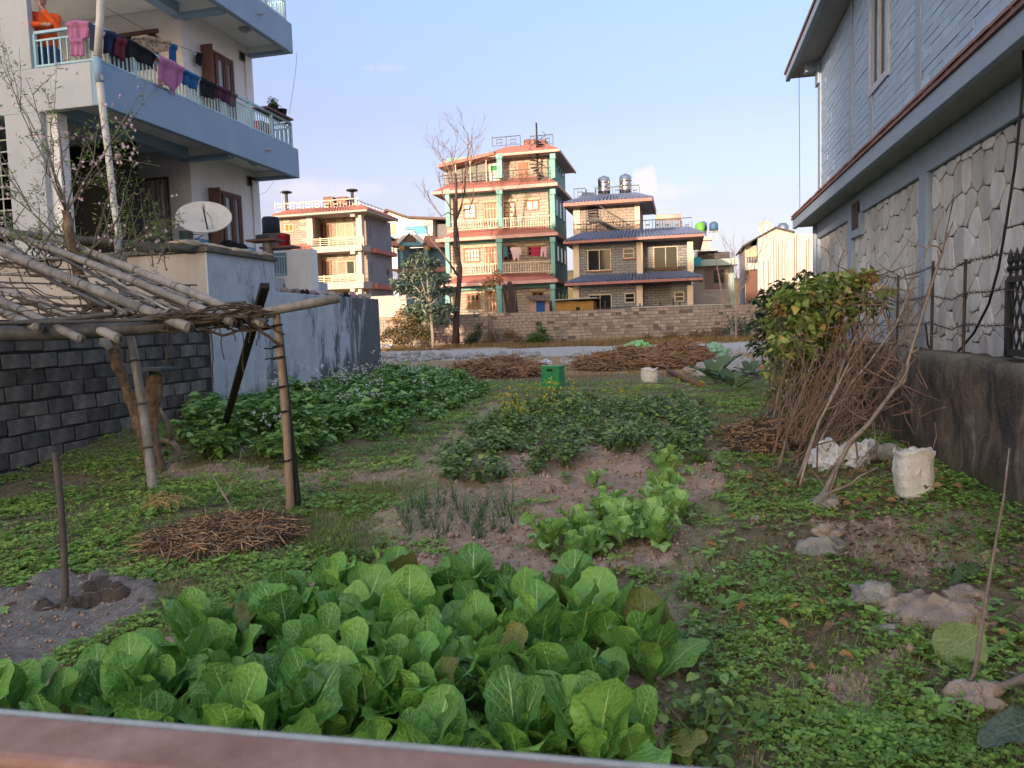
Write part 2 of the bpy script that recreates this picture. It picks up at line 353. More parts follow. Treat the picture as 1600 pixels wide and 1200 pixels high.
grassc = tmix(t, maprange(t, n3, .4, .7), grassc, (.12, .10, .06)); c = tmix(t, att('soil'), grassc, soilc); c = tmix(t, att('grey'), c, greyc); c = tmix(t, att('path'), c, pathc); c = tmix(t, att('dry'), c, dryc); c = tmix(t, att('paved'), c, paved)
t.links.new(c, b.inputs['Base Color']); b.inputs['Roughness'].default_value = .95; b.inputs['Specular IOR Level'].default_value = .1
tbump(t, b, n3, .6, .02)
ground = mesh_np('ground', V, np.stack([i, i+ny, i+ny+1, i+1], 1), gm, smooth_=True)
tag(ground, kind='structure')
x, y = V[:, 0], V[:, 1]; zs, zg, zp, zd, zl = zones(x, y)
road = (y > 31+1.5*(vnoise(x*.5, y*.5, 5)-.5)) & (y < 39.5+2*(vnoise(x*.6, y*.6, 6)-.5)) & (x < 4)
for nme, arr in (('soil', (zs | zd)*1.0), ('grey', zg*1.0), ('path', zp*.95), ('dry', (y > 23)*1.0), ('paved', road*.9)):
    ground.data.attributes.new(nme, 'FLOAT', 'POINT').data.foreach_set('value', arr.astype(np.float32))
mtn = M('snow', (.62, .60, .62), (.42, .43, .50), .004, .9, 0)
mv = []; mf = []
for k in range(60):
    u = k/59; X0 = -8200+7400*u; h = 60+1250*math.exp(-((u-.36)/.16)**2)+500*math.exp(-((u-.66)/.12)**2)+240*vnoise(np.array(u*14), np.array(1.), 9)+90*vnoise(np.array(u*45), np.array(2.), 9)
    mv += [(X0, 9000-.4*h, 0), (X0+60, 9400, float(h)*.55), (X0, 9800, float(h)), (X0, 10500, 0)]
    if k: mf += [((k-1)*4+j, k*4+j, k*4+j+1, (k-1)*4+j+1) for j in range(3)]
MB().add(mv, mf).build('mountain', mtn, sm=True)['kind'] = 'structure'

# ================================================================== near walls
CONC = M('concrete_dark', (.075, .065, .055), (.02, .018, .016), 3.5, .95, .8, .02, streak=(.13, .10, .075), samt=.7)
# --- right: mossy retaining wall
rw = thing('retaining_wall', 'dark mossy concrete retaining wall along the right edge of the garden', 'wall', (2.32, 8, 0))
def rough_slab(x0, x1, y0, y1, z0, z1, ny_, nz_, amp, seed):
    """wall slab whose garden face is uneven"""
    ys = np.linspace(y0, y1, ny_); zs_ = np.linspace(z0, z1, nz_); YY, ZZ = np.meshgrid(ys, zs_, indexing='ij')
    XX = x0+amp*(vnoise(YY*3, ZZ*3, seed)-.5)+amp*.6*(vnoise(YY*11, ZZ*11, seed+1)-.5)
    ZT = ZZ.copy(); ZT[:, -1] += amp*.8*(vnoise(ys*4, ys*0, seed+2)-.5)
    A = np.stack([XX, YY, ZT], -1).reshape(-1, 3); Bk = np.stack([np.full(ny_, x1), ys, ZT[:, -1]], -1); n0 = len(A)
    Cb = np.stack([np.full(ny_, x1), ys, np.full(ny_, z0)], -1)
    i = (np.arange(ny_-1)[:, None]*nz_+np.arange(nz_-1)[None]).ravel(); F1 = np.stack([i, i+nz_, i+nz_+1, i+1], 1)
    k = np.arange(ny_-1); F2 = np.stack([k*nz_+nz_-1, (k+1)*nz_+nz_-1, n0+k+1, n0+k], 1); F3 = np.stack([n0+k, n0+k+1, n0+ny_+k+1, n0+ny_+k], 1)
    return np.concatenate([A, Bk, Cb]), np.concatenate([F1, F2, F3])
V, F = rough_slab(2.32, 2.62, 1.5, 17.5, -.4, 1.2, 220, 22, .05, 31)
cm, t, b = newmat('wall_mossy'); oc = N('ShaderNodeTexCoord', t).outputs['Object']
s1 = tnoise(t, oc, 3.2, 8, .75, .6, (1, 1, .42)); s2 = tnoise(t, oc, 2.3, 6, .65); s3 = tnoise(t, oc, 45, 3)
col = ramp(t, s1, [(.3, (.024, .023, .022)), (.46, (.075, .06, .052)), (.57, (.16, .115, .085)), (.7, (.30, .27, .24))])
col = tmix(t, maprange(t, s2, .5, .7, 0, .75), col, (.03, .026, .024)); col = tmix(t, maprange(t, s3, .5, .75, 0, .45), col, (.24, .20, .165))
sep = N('ShaderNodeSeparateXYZ', t); t.links.new(oc, sep.inputs[0])
zz = N('ShaderNodeMath', t, operation='MULTIPLY_ADD'); t.links.new(s2, zz.inputs[0]); zz.inputs[1].default_value = -.5; t.links.new(sep.outputs[2], zz.inputs[2])
col = tmix(t, maprange(t, zz.outputs[0], .1, -.15, 0, .7), col, (.09, .105, .03)); col = tmix(t, maprange(t, zz.outputs[0], .82, .98, 0, .6), col, (.17, .17, .13))
t.links.new(col, b.inputs['Base Color']); b.inputs['Roughness'].default_value = .9; b.inputs['Specular IOR Level'].default_value = .25; tbump(t, b, s3, .8, .02)
mesh_np('concrete_face', V, F, cm, rw, smooth_=True)

# --- left: concrete block wall, each block its own part
bw_ = thing('block_wall', 'dark grey concrete block wall behind the bamboo trellis', 'wall', (-7.7, 7, 0))
BLK = M('block', (.13, .122, .115), (.055, .052, .05), 7, .95, 1.0, .015, objvar=.4, streak=(.022, .022, .025), samt=.85, stscale=2, stlo=.42, sthi=.66)
MORT = M('mortar', (.05, .05, .053), (.022, .022, .025), 8, .95, .8, .01, streak=(.02, .02, .022), samt=.6)
MB().box(-8.0, -7.708, 2.5, 11.15, -.3, 1.86).build('mortar_core', MORT, bw_)
bmesh_ = {}
for row in range(10):
    z = -.08+row*.195+rnd.uniform(-.008, .008); y = 3.0-(.2 if row % 2 else 0)
    while y < 11.0:
        L = min(.40, 11.14-y)
        if L > .08:
            k = (round(L, 2), rnd.randrange(9))
            if k not in bmesh_:
                mb = MB().box(0, .10, 0, L-.018, 0, .177); vs = []
                mb.v = [(v[0]+rnd.uniform(-.014, .010), v[1]+rnd.uniform(-.014, .012), v[2]+rnd.uniform(-.014, .012)) for v in mb.v]
                bmesh_[k] = mesh_only(mb, 'block', BLK)
            o = link('block', bmesh_[k], None, bw_); o.location = Vector((-7.79+rnd.uniform(-.006, .006), y, z))-ORG[bw_.name]
            if y > 4.5:
                bv = o.modifiers.new('bevel', 'BEVEL'); bv.width = .008; bv.segments = 1
        y += .40
# --- terrace block and stained wall
TPL = M('plaster_grey', (.33, .30, .275), (.26, .24, .225), 1.2, .9, .25, .01, streak=(.2, .185, .175), samt=.4)
BLU, t, b = newmat('plaster_blue_stained'); oc = N('ShaderNodeTexCoord', t).outputs['Object']
f1 = tnoise(t, oc, 2.0, 6, .7); f2 = tnoise(t, oc, 2.6, 8, .78, .5, (1, 1, .26)); f3 = tnoise(t, oc, 40, 3)
col = ramp(t, f1, [(.3, (.36, .42, .51)), (.7, (.54, .60, .68))])
sep = N('ShaderNodeSeparateXYZ', t); t.links.new(oc, sep.inputs[0])
yy = maprange(t, sep.outputs[1], 0.2, 4.6, -.16, .15)
ad = N('ShaderNodeMath', t, operation='ADD'); t.links.new(f2, ad.inputs[0]); t.links.new(yy, ad.inputs[1])
zb = maprange(t, sep.outputs[2], 1.1, .3, 0, .12); ad2 = N('ShaderNodeMath', t, operation='ADD'); t.links.new(ad.outputs[0], ad2.inputs[0]); t.links.new(zb, ad2.inputs[1])
col = tmix(t, maprange(t, ad2.outputs[0], .47, .585, 0, .93), col, (.035, .04, .048)); col = tmix(t, maprange(t, f3, .4, .8, 0, .3), col, (.6, .65, .7))
t.links.new(col, b.inputs['Base Color']); b.inputs['Roughness'].default_value = .85; tbump(t, b, f3, .4, .01)
te = thing('terrace', 'tall plastered terrace block with a blue-grey side beside the block wall', 'terrace', (-7.7, 11.2, 0))
MB().box(-13, -7.712, 11.18, 13.3, -.3, 2.98).build('front_wall', TPL, te, bev=.01)
MB().box(-7.712, -7.68, 11.18, 13.3, -.3, 2.98).build('side_wall', BLU, te)
MB().box(-13, -7.62, 11.12, 13.36, 2.983, 3.06).build('roof_slab', M('slab_weathered', (.20, .18, .15), (.09, .085, .075), 3, .95, .6), te, bev=.012)
MB().box(-9.2, -7.9, 11.175, 11.18, 2.05, 2.062).build('crack_line', MORT, te)
sw = thing('stained_wall', 'blue-grey plaster garden wall streaked with black mould', 'wall', (-7.7, 13.3, 0))
MB().box(-7.95, -7.68, 13.303, 18.35, -.3, 2.40).build('wall_face', BLU, sw, bev=.015)
for k, (yy_, zz_) in enumerate(((14.6, .10), (16.2, .07), (17.0, .06), (17.9, .12))):
    o = MB().tube([(-7.8, yy_, 2.4), (-7.8+.02*k, yy_+.1, 2.4+zz_)], [.05, .03], 5).build('cement_lump', TPL, sw)

# ================================================================== LEFT HOUSE
lh = thing('balcony_house', 'grey and white house with two projecting balconies on the left', 'house', (-9.4, 11, 0))
XB, XW, Y0, Y1, YV = -9.4, -10.6, 11.05, 17.75, 15.0
SLATE = M('paint_slate', (.135, .20, .265), (.115, .17, .23), 1.5, .7, .1, streak=(.13, .15, .19), samt=.35)
GREY = M('paint_grey', (.325, .345, .37), (.27, .29, .315), 1.2, .8, .12, streak=(.25, .24, .235), samt=.45)
WHT = M('paint_white', (.72, .72, .71), (.63, .63, .62), 1.2, .8, .1, streak=(.5, .49, .47), samt=.3)
CREAM = M('paint_cream', (.52, .50, .475), (.44, .425, .405), 1.2, .8, .1)
BLUED = M('paint_blue_dado', (.11, .25, .37), (.09, .20, .30), 1.5, .6, .08)
TEAL = M('rail_teal', (.28, .42, .47), (.2, .32, .37), 8, .5, .1)
WOOD = M('wood_red', (.13, .062, .05), (.075, .038, .03), 6, .6, .25, sc3=(6, 6, 1))
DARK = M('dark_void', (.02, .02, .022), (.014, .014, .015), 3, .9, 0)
GLS = glassmat('glass')
# lower storey body and shells
MB().box(-20.2, -10.4, 11.3, 21, -.3, 3.05).build('lower_storey', GREY, lh)
MB().box(-20.2, XW, YV, Y1, 3.05, 5.695).build('wall', CREAM, lh); MB().box(-20.2, XW, YV, Y1, 6.205, 8.745).build('wall', CREAM, lh)
for z0, z1 in ((3.051, 5.69), (6.206, 8.74)):
    MB().box(XW+.002, XW+.02, YV+.01, Y1, z0, z1).build('white_side_wall', WHT, lh)
MB().box(XW+.02, XW+.032, YV+.01, Y1-.01, 3.052, 3.78).build('dado', BLUED, lh)
MB().box(-10.95, XW-.002, YV-.012, YV-.002, 3.052, 3.95).build('dado', M('paint_green_dado', (.16, .22, .22), (.13, .18, .18), 2, .6), lh)
# slabs: storey at z 6.2 and 9.25
for zt, nm in ((6.2, 'lower'), (9.25, 'upper')):
    MB().box(XB-.14, XB, Y0, Y1, zt-.72, zt).build('balcony_edge', SLATE, lh, bev=.015)
    MB().box(-20.2, XB-.142, Y0+.16, Y1-.12, zt-.5, zt-.4).build('balcony_slab', WHT, lh)
    MB().box(-20.2, XB-.141, Y0, Y0+.15, zt-.72, zt).build('balcony_front', GREY, lh, bev=.015)
    MB().box(XW-.1, XB-.142, Y1-.15, Y1, zt-.72, zt-.36).build('balcony_return', SLATE, lh, bev=.01)
    MB().box(XW, XB-.15, Y1-.165, Y1-.151, zt-.64, zt-.5).build('soffit_trim', WHT, lh)
    MB().box(XW-.15, XW+.10, Y0+.15, YV, zt-.72, zt-.5).build('beam', SLATE, lh)
    MB().box(XW-.1, XB-.142, YV-.12, YV+.10, zt-.76, zt-.5).build('beam', SLATE, lh)
    MB().box(XW, XB-.15, YV-.135, YV-.121, zt-.68, zt-.5).build('soffit_trim', WHT, lh)
    MB().box(-20.2, -11.0, Y0+.02, Y0+.16, zt+.001, zt+2.5).build('front_wall', GREY, lh) if False else None
    pl = MB().lathe((XB-.55, 16.6 if zt < 7 else 16.5, zt-.5), [(.14, 0), (.15, -.02), (.12, -.05), (.05, -.09), (.0, -.095)], 16, False).build('ceiling_lamp', M('lamp_glass', (.45, .44, .42), None, 5, .3), lh, sm=True)
    MB().tube([(XB-.02, 16.2, zt-.35), (XB+.14, 16.2, zt-.37)], .025, 8).build('drain_spout', M('pvc_grey', (.35, .36, .38), None, 8, .5), lh)
MB().box(-20.2, XB, Y0, Y1, 12.0, 12.4).build('roof_slab', SLATE, lh)
MB().box(-20.2, XW, YV, Y1, 9.255, 12.0).build('wall', WHT, lh)
# grey front piers at the near corner
pA, pB = on_y(10, 200, Y0).x, on_y(58, 200, Y0).x; pU = on_y(48, 90, Y0).x
MB().box(pA-.6, pU, Y0, Y0+.10, 6.201, 8.52).build('front_pier', GREY, lh)
MB().box(pA-.02, pB+.08, Y0-.002, Y0+.3, 3.0, 5.478).build('front_pier', GREY, lh)
MB().box(pB+.082, pB+.30, Y0+.12, Y0+.34, 3.0, 5.478).build('pillar', WHT, lh)
MB().box(-20.2, pA-1.4, Y0, Y0+.3, 3.0, 5.478).build('front_wall', GREY, lh)
MB().box(pA-1.4, pA-.02, Y0, Y0+.3, 3.0, 3.3).build('front_wall', GREY, lh)
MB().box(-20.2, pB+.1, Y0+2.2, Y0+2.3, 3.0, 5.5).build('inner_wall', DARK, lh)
wg = MB()
for k in range(10): wg.tube([(pA-1.4, Y0+.1, 3.5+k*.2), (pA-.03, Y0+.1, 3.5+k*.2)], .014, 6)
for xk in (pA-.3, pA-.9): wg.tube([(xk, Y0+.11, 3.3), (xk, Y0+.11, 5.47)], .012, 6)
w_ = wg.build('window_grille', M('grille_white', (.6, .6, .57), (.4, .38, .35), 9, .6), lh)
# veranda door with curtain and upper dark door
def px_box(mb_, name, mat, p0, p1, Y, d0, d1, parent, **k):
    a = on_y(p0[0], (p0[1]+p1[1])/2, Y); b2 = on_y(p1[0], (p0[1]+p1[1])/2, Y); xm = (p0[0]+p1[0])/2
    zt = on_y(xm, p0[1], Y).z; zb_ = on_y(xm, p1[1], Y).z
    return MB().box(a.x, b2.x, Y+d0, Y+d1, zb_, zt).build(name, mat, parent, **k)
a = on_y(203, 300, YV); b2 = on_y(262, 300, YV); zt = on_y(232, 283, YV).z
fr = MB().box(a.x-.07, a.x, YV-.03, YV-.003, 3.05, zt).box(b2.x, b2.x+.05, YV-.03, YV-.003, 3.05, zt).box(a.x-.07, b2.x+.05, YV-.03, YV-.003, zt, zt+.06).build('door_frame', WOOD, lh)
cu, t, b = newmat('curtain'); oc = N('ShaderNodeTexCoord', t).outputs['Object']
vo = N('ShaderNodeTexVoronoi', t); vo.inputs['Scale'].default_value = 7; t.links.new(oc, vo.inputs['Vector'])
col = tmix(t, maprange(t, vo.outputs['Distance'], .28, .2), (.36, .31, .28), (.17, .045, .05)); t.links.new(col, b.inputs['Base Color']); b.inputs['Roughness'].default_value = .9
cv = []; n_ = 40
for k in range(n_+1):
    xk = a.x+(b2.x-a.x)*k/n_; yk = YV-.05-.018*math.sin(k*1.3)-.01*math.sin(k*.6)
    cv += [(xk, yk, 3.08), (xk, yk, zt-.01)]
MB().add(cv, [(2*k, 2*k+2, 2*k+3, 2*k+1) for k in range(n_)]).build('door_curtain', cu, lh, sm=True)
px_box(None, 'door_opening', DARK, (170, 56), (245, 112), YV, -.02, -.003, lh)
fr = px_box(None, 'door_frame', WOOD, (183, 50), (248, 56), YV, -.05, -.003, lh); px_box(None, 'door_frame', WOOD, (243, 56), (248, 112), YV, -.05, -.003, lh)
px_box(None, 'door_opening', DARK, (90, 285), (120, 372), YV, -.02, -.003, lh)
# shuttered windows on the white side wall
def side_window(ya, yb, za, zb2, shut):
    xs = XW+.02
    w = MB()
    for y_ in (ya, yb-.07, ya+(yb-ya)*.36, ya+(yb-ya)*.68): w.box(xs, xs+.07, y_, y_+.07, za, zb2)
    w.box(xs, xs+.071, ya, yb, zb2-.07, zb2).box(xs, xs+.071, ya, yb, za, za+.07)
    w = w.build('window', WOOD, lh, bev=.006)
    for k in (1, 2):
        y_ = ya+(yb-ya)*(.36, .68)[k-1]+.07; y2 = (ya+(yb-ya)*.68) if k == 1 else yb-.07
        MB().box(xs+.002, xs+.02, y_, y2, za+.07, zb2-.07).build('pane', M('pane_light', (.5, .52, .55), (.4, .42, .46), 3, .2, 0), w)
        s = MB(); s.box(xs+.03, xs+.06, y_+.01, y_+.055, za+.07, zb2-.07).box(xs+.03, xs+.06, y2-.055, y2-.01, za+.07, zb2-.07).box(xs+.03, xs+.06, y_+.056, y2-.056, zb2-.13, zb2-.075).box(xs+.03, xs+.06, y_+.056, y2-.056, za+.075, za+.13); s.build('sash', WOOD, w)
    sh = MB().box(xs+.02, xs+.04, ya+.07, ya+(yb-ya)*.36, za+.07, zb2-.07)
    sh = sh.build('shutter', M('wood_shutter', (.16, .075, .06), (.1, .05, .04), 6, .6), w)
    for k in range(9):
        z_ = za+.12+k*(zb2-za-.2)/9
        MB().beam((xs+.055, ya+.1, z_), (xs+.055, ya+(yb-ya)*.34, z_), .02, .03).build('slat', WOOD, w)
    # opened leaf standing out from the wall
    MB().box(xs+.01, xs+.30, ya-.045, ya-.01, za+.04, zb2-.02).build('open_leaf', WOOD, w, bev=.005)
zA = on_x(338, 82, XW); zB = on_x(338, 165, XW)
ya_, yb_ = on_x(316, 120, XW).y, on_x(361, 120, XW).y
side_window(ya_, yb_, 6.25, on_x(338, 84, XW).z, 1)
side_window(on_x(328, 340, XW).y, on_x(374, 340, XW).y, 3.12, on_x(350, 300, XW).z, 1)
for (p0, p1) in (((372, 79), (384, 100)), ((384, 274), (397, 294))):
    A, B_ = on_x(p0[0], p0[1], XW), on_x(p1[0], p1[1], XW)
    v = MB().box(XW+.021, XW+.04, A.y, B_.y, B_.z, A.z).build('vent', M('vent_frame', (.25, .24, .23), None, 6), lh); MB().box(XW+.041, XW+.05, A.y+.03, B_.y-.03, B_.z+.03, A.z-.03).build('vent_mesh', DARK, v)
# corner pillar strip
MB().box(XW+.021, XW+.06, Y1-.32, Y1-.02, 6.206, 8.52).build('corner_strip', WHT, lh); MB().box(XW+.033, XW+.06, Y1-.32, Y1-.02, 3.052, 5.47).build('corner_strip', WHT, lh)
# railings
def railing(p, q, zb2, h, n, parent):
    p = Vector(p); q = Vector(q)
    r = MB().beam(p+Vector((0, 0, h)), q+Vector((0, 0, h)), .05, .045).beam(p+Vector((0, 0, h-.13)), q+Vector((0, 0, h-.13)), .03).beam(p+Vector((0, 0, .05)), q+Vector((0, 0, .05)), .035)
    r = r.build('railing', TEAL, parent)
    me = mesh_only(MB().box(-.011, .011, -.011, .011, .065, h-.145), 'baluster', TEAL); mp = mesh_only(MB().box(-.025, .025, -.025, .025, 0, h-.02), 'rail_post', TEAL)
    for k in range(n+1):
        o = link('rail_post' if k % 9 == 0 else 'baluster', mp if k % 9 == 0 else me, None, r); o.location = p.lerp(q, k/n)-ORG[r.name]
for zt in (6.2, 9.25):
    railing((XB-.07, Y0+.08, zt), (XB-.07, Y1-.2, zt), zt, .60, 63, lh)
    railing((XB-.10, Y1-.2, zt), (XW+.1, Y1-.2, zt), zt, .60, 9, lh)
    railing((XB-.12, Y0+.08, zt), (pU+.03, Y0+.08, zt), zt, .60, 9, lh)
# white drain pipe fixed at the balcony corner and bent away below
PVC = M('pvc_white', (.68, .67, .64), (.55, .54, .51), 5, .45, .1)
YP = Y0-.12
pts = [on_y(px_, py_, YP) for px_, py_ in ((163, -160), (158, -40), (156, 30), (152, 88))]
dp = MB().tube(pts, .058, 12).build('drain_pipe', PVC, lh, sm=True)
pts = [on_y(px_, py_, YP) for px_, py_ in ((151, 90), (155, 120), (160, 165), (168, 230), (178, 320), (187, 375), (190, 440))]
MB().tube(pts, [.058]*3+[.052]*4, 12).build('drain_pipe', PVC, lh, sm=True)
MB().tube([pts[0], pts[1]+Vector((0, 0, -.1))], .063, 12).build('pipe_collar', SLATE, lh, sm=True)
# annex beyond the terrace with a grilled window
an = MB().box(-12.5, -9.62, 18.5, 18.9, -.3, 3.80).build('annex', WHT, lh)
g0, g1 = on_y(422, 396, 18.5), on_y(449, 430, 18.5)
w = MB().box(g0.x-.5, g1.x, 18.485, 18.497, g1.z, g0.z).build('annex_window', M('paint_teal_grey', (.20, .29, .33), None, 3), an)
gb = MB()
for k in range(12): gb.beam((g1.x-.05-k*.075, 18.46, g1.z+.03), (g1.x-.05-k*.075, 18.46, g0.z-.1), .018)
gb.beam((g0.x-.5, 18.455, g0.z-.1), (g1.x, 18.455, g0.z-.1), .03).beam((g0.x-.5, 18.455, g1.z+.03), (g1.x, 18.455, g1.z+.03), .03); gb.build('window_bars', TEAL, w)
MB().box(on_y(425, 444, 18.5).x-.3, on_y(446, 444, 18.5).x, 18.40, 18.497, on_y(430, 449, 18.5).z, on_y(430, 445, 18.5).z).build('ledge', M('paint_teal_grey2', (.20, .29, .33), None, 3), an)

# ================================================================== RIGHT HOUSE
rh = thing('stone_clad_house', 'slate-blue clad house with pale stone panels on the right', 'house', (2.9, 10, 0))
XH = 2.9
SLB = M('paint_slate_blue', (.155, .19, .24), (.135, .17, .215), 1.5, .65, .08)
SOF = M('soffit', (.20, .20, .195), (.17, .17, .165), 2, .9, .1)
REDT = M('roof_red', (.23, .125, .115), (.17, .09, .085), 4, .7, .3)
MB().box(XH+.06, 14, 2, 17.9, -.3, 3.6).build('lower_wall', M('joint_dark', (.03, .032, .035), None, 6, .95), rh)
MB().box(XH+.05, 14, 2, 17.75, 3.85, 7.3).build('upper_wall', M('joint_slate', (.05, .06, .075), None, 6, .95), rh)
MB().box(XH-.04, XH+.059, 2, 17.95, 3.28, 3.62).build('beam', SLB, rh, bev=.01)
MB().box(2.5, 14.5, 2, 18.45, 3.623, 3.66).build('soffit', SOF, rh)
MB().box(2.45, 2.53, 2, 18.55, 3.60, 3.80).build('fascia', SLB, rh, bev=.008)
# sloped red tile strip over the lower eave
rt = MB()
rt.prism([(2.42, 2, 3.803), (2.42, 2, 3.85), (XH+.04, 2, 4.02), (XH+.04, 2, 3.86)], (0, 16.6, 0)); rt = rt.build('eave_tiles', REDT, rh)
tl = mesh_only(MB().prism([(2.40, 0, 3.845), (2.40, 0, 3.875), (XH+.03, 0, 4.045), (XH+.03, 0, 4.02)], (0, .33, 0)), 'roof_tile', REDT)
for k in range(44):
    o = link('roof_tile', tl, None, rt); o.location = Vector((rnd.uniform(-.006, .006), 2.6+k*.36, rnd.uniform(0, .006)))-ORG[rh.name]
# upper eave
MB().box(2.42, 15, 2, 18.85, 7.05, 7.14).build('upper_soffit', SOF, rh)
MB().box(2.36, 2.45, 2, 18.95, 7.02, 7.18).build('upper_fascia', SLB, rh)
MB().prism([(2.33, 2, 7.183), (2.33, 2, 7.24), (5.5, 2, 8.6), (5.5, 2, 8.5)], (0, 17, 0)).build('upper_roof', REDT, rh)
MB().box(XH-.06, XH+.05, 17.6, 17.95, 6.55, 7.048).box(2.62, XH+.05, 17.75, 17.98, 6.85, 7.05).build('corner_bracket', SLB, rh)
MB().tube([(2.55, 18.2, 7.0), (2.56, 18.2, 3.9)], .006, 4).build('hanging_wire', DARK, rh)
# pillars
Yp = lambda px_: on_x(px_, 400, XH-.05).y
for px_, w_ in ((1275, .34), (1327, .30), (1440, .30)):
    y_ = Yp(px_); MB().box(XH-.05, XH+.058, y_-w_/2, y_+w_/2, .4, 3.279).build('pillar', SLB, rh, bev=.008)
y_ = 5.3; MB().box(XH-.05, XH+.058, y_-.15, y_+.15, .4, 3.279).build('pillar', SLB, rh)
# small vent beside the middle pillar
A, B_ = on_x(1331, 320, XH-.06), on_x(1341, 356, XH-.06)
v = MB().box(XH-.06, XH+.05, B_.y-.1, A.y+.12, B_.z-.12, 3.279).build('vent', SLB, rh); MB().box(XH-.066, XH-.061, B_.y, A.y, B_.z, A.z).build('vent_mesh', M('vent_brown', (.1, .08, .07), None, 20), v)
# corner column of the far end
MB().tube([(XH-.02, 17.97, .4), (XH-.02, 17.97, 3.6)], .09, 10).build('downpipe', SLB, rh, sm=True)
# voronoi cladding stones in three bays
STONE = M('cladding_stone', (.35, .34, .325), (.25, .245, .235), 3, .9, .4, .006, objvar=.2, streak=(.19, .165, .14), samt=.65, stscale=4)
def clip(poly, a, b2):
    mx, my = (a[0]+b2[0])/2, (a[1]+b2[1])/2; dx, dy = b2[0]-a[0], b2[1]-a[1]; out = []
    s = [(p[0]-mx)*dx+(p[1]-my)*dy for p in poly]
    for i in range(len(poly)):
        if s[i-1]*s[i] < 0:
            k = s[i-1]/(s[i-1]-s[i]); out.append((poly[i-1][0]+(poly[i][0]-poly[i-1][0])*k, poly[i-1][1]+(poly[i][1]-poly[i-1][1])*k))
        if s[i] <= 0: out.append(poly[i])
    return out
def voronoi(u0, u1, v0, v1, du, dv, seed, jit=.42):
    r_ = random.Random(seed); S = []
    nu = max(1, round((u1-u0)/du)); nv = max(1, round((v1-v0)/dv))
    for i in range(nu):
        off = r_.uniform(-.5, .5)
        for j in range(-1, nv+1): S.append((u0+(i+.5+r_.uniform(-jit, jit)*.8)*(u1-u0)/nu, v0+(j+.5+off*.8+r_.uniform(-jit, jit)*.6)*(v1-v0)/nv))
    out = []
    for p in S:
        poly = [(u0, v0), (u1, v0), (u1, v1), (u0, v1)]
        for q in sorted((q for q in S if q is not p), key=lambda q: (q[0]-p[0])**2+(q[1]-p[1])**2)[:16]:
            poly = clip(poly, p, q)
            if len(poly) < 3: break
        if len(poly) >= 3: out.append(poly)
    return out
def shrink(poly, d):
    cx = sum(p[0] for p in poly)/len(poly); cy2 = sum(p[1] for p in poly)/len(poly); o = []
    for p in poly:
        L = math.hypot(p[0]-cx, p[1]-cy2) or 1; k = max(.3, 1-d/L); o.append((cx+(p[0]-cx)*k, cy2+(p[1]-cy2)*k))
    return o
def chaikin(poly):
    o = []
    for i in range(len(poly)):
        a, b2 = poly[i-1], poly[i]; o += [(a[0]*.78+b2[0]*.22, a[1]*.78+b2[1]*.22), (a[0]*.22+b2[0]*.78, a[1]*.22+b2[1]*.78)]
    return o
ST = []
edges = [5.45, Yp(1440)-.15, Yp(1440)+.15, Yp(1327)-.15, Yp(1327)+.15, Yp(1275)-.17]
for k, (ua, ub) in enumerate(((edges[0], edges[1]), (edges[2], edges[3]), (edges[4], edges[5]))):
    for poly in voronoi(ua+.02, ub-.02, 1.0, 3.275, .25+.03*k, .36+.03*k, 40+k): ST.append(chaikin(shrink(poly, .010)))
ST.sort(key=lambda p: sum(q[0] for q in p)/len(p))
for p in ST:
    d = rnd.uniform(.0, .010); xo = XH+.015-d; q = shrink(p, .007)
    n = len(p); mb = MB().add([(XH+.058, u, v) for u, v in p]+[(xo+.004, u, v) for u, v in p]+[(xo, u, v) for u, v in q],
        [(i, (i+1) % n, (i+1) % n+n, i+n) for i in range(n)]+[(i+n, (i+1) % n+n, (i+1) % n+2*n, i+2*n) for i in range(n)]+[tuple(range(2*n, 3*n))])
    mb.build('stone', STONE, rh)
# slate tiles of the upper wall
TILE = M('slate_tile', (.185, .245, .315), (.15, .20, .265), 5, .75, .25, .004, objvar=.09)
wy0, wy1 = on_x(1387, 60, XH).y, on_x(1362, 60, XH).y
cols = [(3.0, on_x(1545, 30, XH).y), (on_x(1545, 30, XH).y+.01, wy0-.12), (wy0-.12, wy1+.35), (wy1+.35, 17.5)]
strips = [on_x(1435, 60, XH).y, on_x(1365, 60, XH).y+.15, on_x(1330, 60, XH).y]
TL = []
for row in range(28):
    z = 4.03+row*.107
    if z > 6.95: break
    for (ua, ub) in ((3.2, strips[0]-.13), (strips[0]+.13, strips[1]-.14), (strips[1]+.14, strips[2]-.15), (strips[2]+.15, 17.55)):
        u = ua-(rnd.random()*.3)
        while u < ub:
            L = rnd.choice((.42, .55, .7)); a_, b_ = max(u, ua), min(u+L, ub)
            hit = a_ < wy1+.12 and b_ > wy0-.12 and z > 5.0
            if hit:
                if a_ < wy0-.12: b_ = wy0-.12
                elif b_ > wy1+.12: a_ = wy1+.12
                else: b_ = a_
            if b_-a_ > .06: TL.append((a_, b_, z))
            u += L
TL.sort(key=lambda q: q[0]); tc_ = {}; cnt_ = 0
mbr = MB()
for n, (a_, b_, z) in enumerate(TL):
    if a_ < 5.2 or cnt_ >= 298: mbr.box(XH+rnd.uniform(0, .008), XH+.049, a_, b_-.006, z, z+.099); continue
    key = round(b_-a_, 2); cnt_ += 1
    if key not in tc_: tc_[key] = mesh_only(MB().box(0, .045, 0, max(.02, key-.006), 0, .099), 'tile', TILE)
    o = link('tile', tc_[key], None, rh); o.location = Vector((XH+rnd.uniform(-.002, .008), a_, z))-ORG[rh.name]
mbr.build('tile_field', TILE, rh)['kind'] = 'stuff'
for s_ in strips: MB().box(XH-.012, XH+.049, s_-.115, s_+.115, 3.9, 7.04).build('pilaster', SLB, rh)
